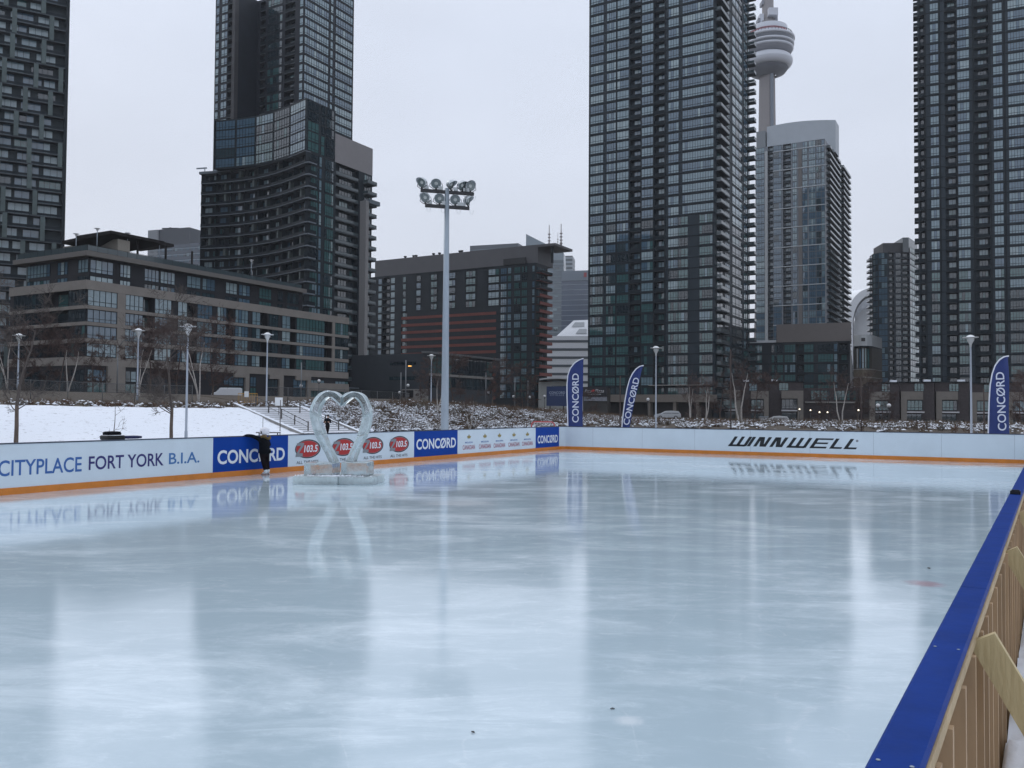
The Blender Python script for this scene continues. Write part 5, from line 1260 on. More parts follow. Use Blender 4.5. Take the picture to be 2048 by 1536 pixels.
# rooftop saucer lamps on the low-rise
def rooflamps():
    F,c,zt,e1,e2=LOW
    for u,v,lab in ((141,466,'small saucer lamp at the left end of the low-rise roof terrace'),(201,457,'tallest-looking saucer lamp over the low-rise roof corner'),(262,466,'saucer lamp in front of the low-rise penthouse canopy'),(326,483,'saucer lamp near the right tip of the low-rise canopy'),(510,520,'saucer lamp at the right end of the low-rise roof')):
        f=F[0] if u<172 else F[1]; s=f.s_u(u,500); p=f.P(s,-1.0,zt); h=zat(u,v,p)-zt
        root=empty('terrace_lamp',(p.x,p.y,zt),lab,'lamp','lamps on the low-rise roof terrace')
        mb=MB(); mb.tube([(0,0,0),(0,0,max(.8,h-.5))],.06,8); mb.build('pole',GALV,root); hh=max(.8,h-.5)
        mb=MB(); mb.lathe([(.06,0),(.22,.2),(.2,.4),(.5,.42),(.5,.46),(.2,.52),(.001,.6)],14,c=(0,0,hh)); mb.build('lamp_head',WHITEP,root)
rooflamps()
# ---------------------------------------------------------------- feather flags
FB=mat('flag_blue',(.011,.027,.135),.7,noise=.08,scale=3); FW=mat('flag_white_edge',(.6,.62,.68),.7)
def flag(D,shape,pole,txt,label):
    """shape: outline in pixels (left edge first, bottom to top, then right edge down)"""
    Lp,Rp=shape; u0=(Lp[0][0]+Rp[0][0])/2; b=xy(u0,Lp[0][1],D); o=Vector((b.x,b.y,-.3)); root=empty('feather_flag',o,label,'flag','blue CONCORD feather flags behind the end board')
    P=lambda u,v,dy=0:Vector((xy(u,v,D).x,D+dy,at(u,v,D).z))-o
    n=26
    def interp(pts,k):
        x=k*(len(pts)-1); i=min(int(x),len(pts)-2); t=x-i; return (pts[i][0]+(pts[i+1][0]-pts[i][0])*t,pts[i][1]+(pts[i+1][1]-pts[i][1])*t)
    # cloth: rows from the bottom up
    mb=MB(); rows=[]; m=8
    for i in range(n+1):
        k=i/n; a=interp(Lp,k); c=interp(Rp,k)
        rows.append([P(a[0]+(c[0]-a[0])*j/m,a[1]+(c[1]-a[1])*j/m,.035*math.sin(j*.9+i*.35)) for j in range(m+1)])
    for s in (0,.006):
        o0=len(mb.v)
        for r in rows: mb.v+= [tuple(p+Vector((0,s,0))) for p in r]
        for i in range(n):
            for j in range(m):
                q=[o0+i*(m+1)+j,o0+i*(m+1)+j+1,o0+(i+1)*(m+1)+j+1,o0+(i+1)*(m+1)+j]; mb.f.append(q if s==0 else q[::-1]); mb.m.append(0); mb.sm.append(True)
    mb.build('banner',FB,root)
    mb=MB(); e=[P(*interp(Lp,i/n),-.01) for i in range(n+1)]; mb.tube(e,.028,6); mb.build('edge_sleeve',FW,root)
    mb=MB(); e0=P(*Lp[0]); mb.tube([Vector((e0.x,e0.y,.0)),e0],.02,8); mb.tube([(-.3,0,.02),(.3,0,.02)],.02,6); mb.build('pole',BLK,root)
    # lettering runs upwards
    (ua,va),(ub,vb),wd=txt; A=P(ua,va,-.045); Bq=P(ub,vb,-.045); ex=(Bq-A); L=ex.length; ex.normalize(); ez=Vector((-ex.z,0,ex.x)); ez=ez if ez.x<0 else -ez
    mb=MB(); put_text(mb,'CONCØRD',A,ex,ez,L,wd*D/FPX,bold=.012); mb.build('lettering',mat('flag_letters',(.55,.58,.68),.7) if 'flag_letters' not in bpy.data.materials else bpy.data.materials['flag_letters'],root)
flag(43.4,([(1136,862),(1135,820),(1134,790),(1134,768),(1136,750),(1141,736),(1149,726),(1158,720),(1167,717)],[(1166,862),(1165,820),(1165.5,790),(1166,768),(1166.3,750),(1166.6,736),(1166.8,726),(1167,720),(1167.2,717.2)]),0,((1157.5,845),(1157.5,747),13.5),'upright blue CONCORD feather flag at the far rink corner, leftmost of three')
flag(41.8,([(1243,862),(1246,830),(1250,800),(1254,778),(1259,760),(1265,747),(1272,738),(1279,733),(1287,731)],[(1258,862),(1264,830),(1270,800),(1275,778),(1279,760),(1282,747),(1284.5,738),(1286,734),(1287.3,731.3)]),0,((1257.5,851),(1279,757),12.5),'leaning blue CONCORD feather flag left of the saucer lamp, middle one of three')
flag(34.6,([(1976,872),(1977,836),(1978,800),(1980,770),(1984,748),(1990,731),(1998,720),(2007,714),(2017,712)],[(2020,872),(2018.5,836),(2018,800),(2017.5,770),(2017.2,748),(2017.1,731),(2017.1,720),(2017.1,715),(2017.2,712.2)]),0,((2012,861),(2007,744),17.5),'blue CONCORD feather flag at the right, the nearest and largest of three')
# ---------------------------------------------------------------- hockey goal behind the corner
def goal():
    D=50; a=xy(1063,856,D+.4); c=xy(1109,856,D-.2); o=Vector((a.x,a.y,zg(a.x,a.y))); root=empty('hockey_goal',o,'red framed hockey goal with white net standing behind the far boards','goal')
    zt=zat(1085,843.5,a)-o.z; d=Vector((c.x-a.x,c.y-a.y,0)); up=Vector((0,0,1)); bk=Vector((-d.y,d.x,0)).normalized()*.9; r=.06
    pts=[Vector((0,0,0))]; rr=.22; n=5
    A=Vector((0,0,0)); dx=d.normalized(); W=d.length
    pts=[A,A+up*(zt-rr)]+[A+dx*(rr-rr*math.cos(t))+up*(zt-rr+rr*math.sin(t)) for t in [math.pi/2*k/n for k in range(1,n+1)]]
    pts+=[A+dx*(W-rr+rr*math.sin(t))+up*(zt-rr+rr*math.cos(t)) for t in [math.pi/2*k/n for k in range(0,n+1)]]+[A+d]
    mb=MB(); mb.tube(pts,r*.6,10); mb.build('goal_frame',mat('goal_red',(.36,.03,.03),.4),root)
    mb=MB(); tb=[A+up*(zt-.04)+bk*.5,A+d+up*(zt-.04)+bk*.5]; mb.tube([A,A+bk,A+bk+d,A+d],.025,6); mb.tube([A+up*zt*.98+dx*.1,tb[0],tb[1],A+d-dx*.1+up*zt*.98],.02,6); mb.build('back_frame',WHITEP,root)
    mb=MB()
    for k in range(19): 
        x=d*(k/18); mb.bar(x+bk,x+bk*.5+up*(zt-.05),.006); mb.bar(x+bk*.5+up*(zt-.05),x+up*(zt-.03),.006)
    for k in range(12): q=(bk.lerp(bk*.5+up*(zt-.05),k/11)); mb.bar(q,q+d,.006)
    for k in range(6): q=(bk*.5+up*(zt-.05)).lerp(up*(zt-.03),k/6); mb.bar(q,q+d,.006)
    for sd in (Vector((0,0,0)),d):
        for k in range(8): mb.bar(sd+bk*(k/8),sd+bk*(k/8)*1.0+up*(zt-.05)*(1 if k<4 else 2*(1-k/8)),.006)
    mb.build('net',WHITEP,root)
goal()
# ---------------------------------------------------------------- stairs with walls and rails
def stairs():
    o=st(45,34.5).to_3d(); o.z=0; root=empty('stairs',o,'broad snowy concrete steps with low side walls climbing to the street behind the heart','steps')
    root.rotation_euler=(0,0,math.atan2(AX.y,AX.x))          # local x along the rink, y uphill
    za=zst(48,33.3,False)+.05; zb=zst(48,42.6,False)-.05; n=13; W=7.2; run=6.6
    sn=mat('packed_snow_tread',(.90,.91,.94),.8,noise=.08,scale=2)
    mb=MB()
    for i in range(n):
        y0=run*i/n; z=za+(zb-za)*(i+1)/n; mb.box(.1,W-.1,y0,run+.6,z-(zb-za)/n,z-.03,0); mb.box(.1,W-.1,y0-.02,y0+run/n+.02,z-.022,z,1)
    mb.build('treads',[sn,mat('dark_tread_nosing',(.09,.085,.08),.8)],root)
    mb=MB()
    for i in range(n):
        y0=run*i/n; z=za+(zb-za)*(i+1)/n; mb.box(.15,W-.15,y0+.06,y0+run/n-.02,z+.001,z+.035)
    mb.build('tread_snow',SNOW,root)
    for x in (-.32,W):
        mb=MB(); y0,y1=-.7,run+1.0; h=.28; za2,zb2=za-.2,zb+.05
        mb.add([(x,y0,za2-1),(x+.32,y0,za2-1),(x+.32,y1,zb2-1),(x,y1,zb2-1),(x,y0,za2+h),(x+.32,y0,za2+h),(x+.32,y1,zb2+h),(x,y1,zb2+h)],[(0,3,2,1),(4,5,6,7),(0,1,5,4),(1,2,6,5),(2,3,7,6),(3,0,4,7)])
        w=mb.build('side_wall',CONC,root)
        mb=MB(); mb.add([(x-.01,y0,za2+h+.003),(x+.33,y0,za2+h+.003),(x+.33,y1,zb2+h+.003),(x-.01,y1,zb2+h+.003),(x+.03,y0,za2+h+.06),(x+.29,y0,za2+h+.06),(x+.29,y1,zb2+h+.06),(x+.03,y1,zb2+h+.06)],[(4,5,6,7),(0,1,5,4),(1,2,6,5),(2,3,7,6),(3,0,4,7)]); mb.build('wall_snow',SNOW,w)
    for x in (1.4,5.4):
        mb=MB(); pts=[(x,.2,za+.95),(x,run*.5,(za+zb)/2+.95),(x,run,zb+.95)]
        mb.tube(pts,.03,6); mb.tube([(a,b,c-.4) for a,b,c in pts],.02,6)
        for k in range(5): y=.2+(run-.2)*k/4; z=za+(zb-za)*y/run; mb.box(x-.04,x+.04,y-.04,y+.04,z-.1,z+.97)
        mb.build('handrail',mat('rail_brown_steel',(.05,.042,.038),.5) if 'rail_brown_steel' not in bpy.data.materials else bpy.data.materials['rail_brown_steel'],root)
stairs()
# ---------------------------------------------------------------- people
def skin_body(joints,edges,radii):
    names=list(joints); me=bpy.data.meshes.new('person'); me.from_pydata([joints[k] for k in names],[(names.index(a),names.index(b)) for a,b in edges],[])
    o=bpy.data.objects.new('person',me); C.objects.link(o); sk=o.modifiers.new('skin','SKIN'); sk.use_smooth_shade=True
    for i,k in enumerate(names):
        r=radii[k]; me.skin_vertices[0].data[i].radius=(r if isinstance(r,tuple) else (r,r))
    me.skin_vertices[0].data[0].use_root=True
    ss=o.modifiers.new('sub','SUBSURF'); ss.levels=2; ss.render_levels=2
    dg=bpy.context.evaluated_depsgraph_get(); m2=bpy.data.meshes.new_from_object(o.evaluated_get(dg)); bpy.data.objects.remove(o); m2.name='person'
    return m2
def hand(J,E,Rr,side,wrist,direc,spread,scale=1.0):
    w=Vector(wrist); d=Vector(direc).normalized(); sp=Vector(spread).normalized(); k='palm'+side
    J[k]=tuple(w+d*.045*scale); E.append(('wrist'+side,k)); Rr[k]=.022*scale
    for i,(off,ln) in enumerate(((-.024,.05),(-.008,.06),(.008,.056),(.023,.044))):
        a='f%d%s'%(i,side); b=a+'b'; J[a]=tuple(w+d*(.07)*scale+sp*off*scale); J[b]=tuple(w+d*(.07+ln)*scale+sp*off*1.15*scale+Vector((0,0,-.012*scale))); E+= [(k,a),(a,b)]; Rr[a]=.0095*scale; Rr[b]=.008*scale
    J['th'+side]=tuple(w+d*.05*scale-sp*.04*scale); E.append((k,'th'+side)); Rr['th'+side]=.009*scale
DKJ=mat('black_jacket_cloth',(.006,.007,.010),.9,noise=.3,scale=9,spec=.1); DKP=mat('dark_snow_pants',(.010,.007,.009),.9,noise=.3,scale=9,spec=.1); SKIN=mat('skin',(.42,.26,.19),.55); SKATE=mat('white_skate_leather',(.72,.73,.74),.45,noise=.06,scale=20); FUR=mat('tan_fur_trim',(.16,.105,.035),.95,noise=.5,scale=40,bump=.8,bscale=60)
def child():
    base=st(sL(527)-.27,-.36); o=Vector((base.x,base.y,0)); rz=math.atan2(AX.y,AX.x)
    J={};E=[];Rr={}
    def j(k,p,r): J[k]=p; Rr[k]=r
    j('pelvis',(-.02,.02,.60),(.135,.115)); j('belly',(.0,.04,.74),(.14,.115)); j('chest',(.03,.08,.90),(.15,.115)); j('neck',(.05,.11,1.03),(.055,.055)); j('headlo',(.06,.12,1.09),(.07,.08)); j('head',(.07,.13,1.17),(.075,.09)); j('headtop',(.07,.13,1.23),(.055,.065))
    E+=[('pelvis','belly'),('belly','chest'),('chest','neck'),('neck','headlo'),('headlo','head'),('head','headtop')]
    for s,x in (('L',-1),('R',1)):
        j('hip'+s,(-.02+.075*x,.02,.54),.085); j('knee'+s,(-.0+.07*x,-.01+.02*x,.31),.072); j('ankle'+s,(.01+.065*x,-.05+.03*x,.125),.062); j('heel'+s,(.01+.065*x,-.06+.03*x,.075),.042); j('toe'+s,(.03+.085*x,.075+.03*x,.062),.034)
        E+=[('pelvis','hip'+s),('hip'+s,'knee'+s),('knee'+s,'ankle'+s),('ankle'+s,'heel'+s),('heel'+s,'toe'+s)]
    j('shL',(-.10,.10,.985),.065); j('elL',(-.26,.24,1.09),.056); j('wristL',(-.41,.33,1.11),.04)
    j('shR',(.16,.10,.975),.065); j('elR',(.23,.08,.80),.056); j('wristR',(.17,.26,1.02),.04)
    E+=[('chest','shL'),('shL','elL'),('elL','wristL'),('chest','shR'),('shR','elR'),('elR','wristR')]
    hand(J,E,Rr,'L',J['wristL'],(-.9,.4,-.15),(.4,.9,0),.9); hand(J,E,Rr,'R',J['wristR'],(-.2,1,.45),(1,.2,0),.9)
    me=skin_body(J,E,Rr)
    for m in (DKJ,DKP,SKATE,SKIN): me.materials.append(m)
    for p in me.polygons:
        c=p.center; mi=0
        if c.z<.15: mi=2
        elif c.z<.60: mi=1
        elif c.z>1.05 and abs(c.x-.07)<.12 and c.y<.28 and c.x>-.06: mi=3
        p.material_index=mi
    ob=link('person',me,None,o,rz); tag(ob,'small child in black winter clothes, white helmet and white skates leaning over the blue board','person')
    # helmet
    mb=MB(); c=Vector((.07,.125,1.185)); pr=[(.001,.15),(.06,.14),(.105,.105),(.13,.05),(.136,-.005),(.13,-.05),(.122,-.055)]
    mb.lathe([(r,z) for r,z in pr[::-1]],20,c=c); 
    for k in range(-2,3): mb.bar(c+Vector((.04*k,-.1,.085)),c+Vector((.04*k,.09,.11)),.022,.012)
    h=mb.build('helmet',mat('white_helmet',(.74,.73,.77),.35,noise=.04,scale=20),ob)
    mb=MB(); mb.box(.185,.205,.09,.14,1.15,1.22); mb.box(-.065,-.045,.09,.14,1.15,1.22); mb.build('ear_guard',BLK,h)
    # furry hood behind the neck and jacket hem
    mb=MB(); n=18; rr=random.Random(2); pts=[Vector((.06+.15*math.cos(a),.085-.075*abs(math.sin(a))*1.1,1.045+.035*math.sin(a*2+.6))) for a in [math.pi+math.pi*k/n for k in range(n+1)]]
    mb.tube(pts,[.03+.012*rr.random() for _ in pts],8); mb.build('hood_trim',FUR,ob)
    mb=MB(); mb.lathe([(.15,.0),(.172,.03),(.162,.12)],20,c=(-.0,.03,.60)); mb.build('jacket_hem',DKJ,ob)
    # skates: blades and cuffs
    for x in (-1,1):
        bx,by=.02+.075*x,.0+.03*x; mb=MB(); mb.box(bx-.004,bx+.004,by-.10,by+.14,.001,.03); mb.box(bx-.02,bx+.02,by-.09,by-.04,.028,.055); mb.box(bx-.02,bx+.02,by+.05,by+.10,.028,.05); mb.build('skate_blade',mat('blade_steel',(.5,.5,.52),.3,metal=.8) if 'blade_steel' not in bpy.data.materials else bpy.data.materials['blade_steel'],ob)
child()
def walker():
    p=xy(655,850,67); z=zg(p.x,p.y)-.02; J={};E=[];Rr={}
    def j(k,q,r): J[k]=q; Rr[k]=r
    j('pelvis',(0,0,.95),(.15,.11)); j('chest',(.02,.02,1.32),(.19,.13)); j('neck',(.02,.03,1.5),.06); j('headlo',(.02,.04,1.56),(.07,.08)); j('head',(.02,.05,1.66),(.08,.1)); j('top',(.02,.05,1.74),(.06,.07))
    E+=[('pelvis','chest'),('chest','neck'),('neck','headlo'),('headlo','head'),('head','top')]
    for s,x,st_ in (('L',-1,.22),('R',1,-.2)):
        j('hip'+s,(.1*x,0,.88),.095); j('knee'+s,(.1*x+st_*.35,.08,.5),.07); j('ank'+s,(.11*x+st_*.9,.02,.1),.05); j('toe'+s,(.12*x+st_*.9+.03,-.14,.05),.04); E+=[('pelvis','hip'+s),('hip'+s,'knee'+s),('knee'+s,'ank'+s),('ank'+s,'toe'+s)]
        j('sh'+s,(.19*x,.02,1.40),.075); j('el'+s,(.27*x,-.06,1.14),.06); j('wrist'+s,(.16*x,-.22,1.20),.042); E+=[('chest','sh'+s),('sh'+s,'el'+s),('el'+s,'wrist'+s)]; hand(J,E,Rr,s,J['wrist'+s],(-.6*x,-.5,.2),(0,0,1),1)
    me=skin_body(J,E,Rr)
    for m in (DKJ,DKP,SKIN): me.materials.append(m)
    for q in me.polygons:
        c=q.center; q.material_index=2 if (c.z>1.53 or (c.y<-.22 and c.z>1.0)) else (1 if c.z<.95 else 0)
    ob=link('person',me,None,(p.x,p.y,z)); tag(ob,'person in black walking at the foot of the snowy steps, seen through the heart','person')
    mb=MB(); mb.lathe([(.105,-.02),(.112,.03),(.10,.09),(.05,.13),(.001,.14)],14,c=(.02,.06,1.67)); mb.build('black_cap',BLK,ob)
walker()
# bag and folded blue jacket lying behind the boards
def bag():
    a=xy(222,880,24.0); s=LF.s_u(222,880); o=st(s,.10).to_3d(); o.z=0
    d=AX.to_3d(); n=NL.to_3d(); zb=BH+.03
    s1=LF.s_u(262,878)-s; s2=LF.s_u(294,876)-s
    def lump(name,x0,x1,z0,z1,y0,y1,m,par,seed,loc):
        bm=bmesh.new(); bmesh.ops.create_icosphere(bm,subdivisions=3,radius=1)
        from mathutils import noise as NS
        for v in bm.verts:
            c=v.co; c=Vector([math.copysign(abs(x)**.55,x) for x in c]); k=1+.08*NS.noise(c*2.1+Vector((seed,0,0)))
            v.co=d*((x0+x1)/2+c.x*(x1-x0)/2*k)+n*((y0+y1)/2+c.y*(y1-y0)/2*k)+Vector((0,0,(z0+z1)/2+c.z*(z1-z0)/2*k))-Vector(loc)
        me=bpy.data.meshes.new(name); bm.to_mesh(me); bm.free(); me.materials.append(m)
        for p in me.polygons: p.use_smooth=True
        return me
    root=empty('sports_bag',o,'black sports bag with a white trim line lying on the left boards','bag')
    link('bag_body',lump('bag_body',0,s1*.95,zb-.04,zb+.11,.0,.42,mat('bag_black',(.010,.011,.012),.7,noise=.3,scale=8),root,1,(0,0,0)),root)
    link('bag_flap',lump('bag_flap',.06,s1*.8,zb+.09,zb+.19,.05,.38,DKJ,root,4,(0,0,0)),root)
    link('trim_strip',lump('trim_strip',.04,s1*.92,zb+.088,zb+.103,-.01,.40,TXW,root,3,(0,0,0)),root)
    tag(link('jacket',lump('jacket',s1*.9,s2,zb-.0,zb+.075,.0,.35,mat('navy_cloth',(.010,.014,.065),.85,noise=.3,scale=8),None,7,(0,0,0)),None,o),'folded navy blue jacket lying on the left boards beside the black bag','jacket')
bag()
# ---------------------------------------------------------------- bare winter trees
BARK=mat('grey_brown_bark',(.10,.075,.06),.9,noise=.3,scale=6,stretch=(1,1,.3)); TWIG=mat('reddish_twigs',(.078,.050,.044),.9,noise=.25,scale=2); TWIGG=mat('grey_twigs',(.075,.062,.055),.9,noise=.25,scale=2); BIRCH=mat('pale_birch_bark',(.40,.375,.35),.8,noise=.35,scale=9,stretch=(1,1,.6))
def tree_meshes(seed,h,r0,clear,spread,twigs,stems=1,lean=0,birch=False,levels=3,up=.55,tw=.009):
    rr=random.Random(seed); tr=MB(); cr=MB()
    def wob(d,a): return (d+Vector((rr.uniform(-a,a),rr.uniform(-a,a),rr.uniform(-a,a)))).normalized()
    def branch(p,d,L,r,lev,mb):
        n=4 if lev<2 else 3; pts=[p]; rs=[r]; q=p; dd=d
        for i in range(n):
            dd=(wob(dd,.16+.05*lev)+Vector((0,0,.10*up))).normalized(); q=q+dd*(L/n); pts.append(q); rs.append(r*(1-(i+1)/n*.72))
        mb.tube(pts,rs,6 if lev==0 else (4 if lev==1 else 3),cap=False,smooth=lev<2)
        if lev>=levels:
            for k in range(twigs):
                i=rr.randrange(1,n+1); a=pts[i].lerp(pts[i-1],rr.random()); t=wob((pts[i]-pts[i-1]).normalized(),.75); l=L*rr.uniform(.3,.7); w=tw
                e=a+t*l; m2=a.lerp(e,.5)+Vector((rr.uniform(-.05,.05),rr.uniform(-.05,.05),rr.uniform(0,.06)))
                cr.tube([a,m2,e],[w,w*.8,w*.4],3,cap=False)
                for u in range(2):
                    b=a.lerp(e,rr.uniform(.4,.9)); f=b+wob(t,.8)*l*.45; cr.tube([b,f],[w*.7,w*.35],3,cap=False)
            return
        for k in range([5,5,4,3][lev]):
            f=rr.uniform(.25 if lev else 0.35,1); i=min(n-1,int(f*n)); a=pts[i].lerp(pts[i+1],f*n-i)
            dirp=(pts[i+1]-pts[i]).normalized(); side=Vector((rr.gauss(0,1),rr.gauss(0,1),rr.uniform(-.1,.5))); side=(side-dirp*side.dot(dirp)).normalized()
            nd=(dirp*(1-spread)+side*spread).normalized(); branch(a,nd,L*rr.uniform(.45,.66),r*(1-f*.6)*.5,lev+1,cr)
    for s in range(stems):
        d=Vector((rr.uniform(-.25,.25)+(lean if stems==1 else 0),rr.uniform(-.2,.2),1)) if stems>1 else Vector((lean,0,1)); d.normalize()
        p=Vector((rr.uniform(-.15,.15),rr.uniform(-.15,.15),-.15)) if stems>1 else Vector((0,0,-.15)); q=p+d*(h*clear+.15)
        tr.tube([p,p.lerp(q,.5)+Vector((rr.uniform(-.04,.04),rr.uniform(-.04,.04),0)),q],[r0*1.15,r0,r0*.9],8,cap=False)
        branch(q,d,h*(1-clear)*.85,r0*.9,0,tr if birch else cr)
        if not birch:
            for k in range(3):
                a=rr.uniform(0,6.28); branch(p.lerp(q,rr.uniform(.75,.98)),Vector((math.cos(a),math.sin(a),.5)).normalized(),h*.3,r0*.35,1,cr)
    return tr,cr
KINDS={}
def kind(name,args,tm,cm):
    KINDS[name]=(args,tm,cm,[])
kind('street_a',dict(seed=11,h=7.5,r0=.10,clear=.22,spread=.62,twigs=12,tw=.0135),BARK,TWIG)
kind('street_b',dict(seed=23,h=7.0,r0=.09,clear=.18,spread=.66,twigs=12,tw=.0135),BARK,TWIG)
kind('street_c',dict(seed=37,h=6.2,r0=.085,clear=.15,spread=.7,twigs=12,tw=.0135),BARK,TWIG)
kind('park',dict(seed=5,h=6.5,r0=.095,clear=.30,spread=.62,twigs=7),BARK,TWIGG)
kind('birch_a',dict(seed=3,h=5.8,r0=.065,clear=.2,spread=.34,twigs=4,stems=3,birch=True,levels=2),BIRCH,TWIG)
kind('birch_b',dict(seed=8,h=5.2,r0=.075,clear=.3,spread=.40,twigs=5,stems=2,birch=True,levels=2),BIRCH,TWIG)
kind('sapling',dict(seed=14,h=2.6,r0=.022,clear=.35,spread=.6,twigs=2,levels=1),BARK,TWIGG)
def plant_tree(k,u,v,D,h,label,rz,name='bare_tree',group='bare winter trees'):
    args,tm,cm,cache=KINDS[k]; p=xy(u,v,D); z=zg(p.x,p.y); sc=h/args['h']
    root=empty(name,(p.x,p.y,z),label,'tree',group,rz); root.scale=(sc,sc,sc)
    if not cache:
        tr,cr=tree_meshes(**args); a=tr.build('trunk',tm,root); c=cr.build('crown',cm,root); cache+= [a.data,c.data]
    else: link('trunk',cache[0],root); link('crown',cache[1],root)
T=plant_tree
T('park',32,880,50,7.6,'slim bare park tree with a dark trunk on the snow slope at the left edge',.4)
T('park',343,870,52,7.2,'slim bare park tree with a dark trunk just left of the tallest street lamp',2.3)
T('sapling',228,860,44,3.0,'tiny bare sapling rising behind the black sports bag',.2,'sapling')
for i,(k,u,D,h,l) in enumerate((
 ('street_a',45,92,8.2,'reddish bare street tree at the far left, below the dark balconies of the low-rise'),
 ('street_b',118,95,6.6,'reddish bare street tree by the left corner of the low-rise ground floor'),
 ('street_c',185,98,5.6,'short reddish street tree in front of the glazed low-rise entrance'),
 ('street_a',300,94,7.6,'reddish bare street tree in front of the low-rise, left of the tallest street lamp'),
 ('street_b',352,100,8.4,'broad reddish street tree behind the slim park tree by the tallest lamp'),
 ('street_c',425,96,7.2,'reddish street tree between the tallest lamp and the white van'),
 ('street_b',905,150,8.5,'reddish street tree directly right of the floodlight mast'),
 ('street_a',985,160,9.0,'reddish street tree below the red balcony bands, right of the mast'),
 ('street_c',1045,165,7.5,'reddish street tree below the right corner of the red-banded block'),
 ('street_c',842,140,6.0,'reddish street tree left of the mast, before the slit-window building'),
 ('street_b',1185,170,4.8,'low reddish street tree between the two left feather flags'),
 ('street_a',1440,190,10.5,'reddish tree before the row houses, left of the forked birch'),
 ('street_b',1510,195,11,'tall reddish tree in front of the plum row houses, behind the forked birch'),
 ('street_c',1390,185,7,'reddish tree in front of the tan plinth, right of the second saucer lamp'),
 ('street_a',1715,190,11,'reddish tree in front of the curved tan brick building'),
 ('street_c',1765,188,8,'reddish tree by the two black globe lamps, right of the curved tan building'),
 ('street_b',2040,120,8,'brown bare tree at the right edge behind the right-hand flag'),
 ('street_c',1655,190,8,'reddish tree before the long plum wing with the lit wall lamps'),
)): T(k,u,815,D,h,l,i*1.7)
for i,(k,u,D,h,l) in enumerate((
 ('birch_a',14,80,5.6,'white-stemmed birch clump at the extreme left beside the slim park tree'),
 ('birch_b',133,84,4.6,'leaning pale birch below the low-rise corner'),
 ('birch_a',277,82,5.4,'pale birch clump behind the saucer lamp at the low-rise entrance'),
 ('birch_a',398,80,6.6,'white three-stemmed birch clump right of the tallest street lamp'),
 ('birch_b',872,100,4.4,'small pale birch fork right beside the third saucer lamp'),
 ('birch_b',940,96,3.6,'pale crooked birch among the snowy shrubs right of the mast'),
 ('birch_b',1483,100,6.8,'big forked white birch above the letters WINN of the end board'),
 ('birch_b',1408,105,5.0,'slender pale birch left of the big forked birch'),
 ('birch_a',1382,115,5.5,'thin grey-white birch behind the parked silver car'),
 ('birch_b',1684,100,5.6,'pale spreading birch above the last letters of the end board'),
 ('birch_b',2040,60,4.2,'pale birch branches at the right edge past the right-hand flag'),
)): T(k,u,835,D,h,l,.7+i*2.1,'birch_tree','pale birches')
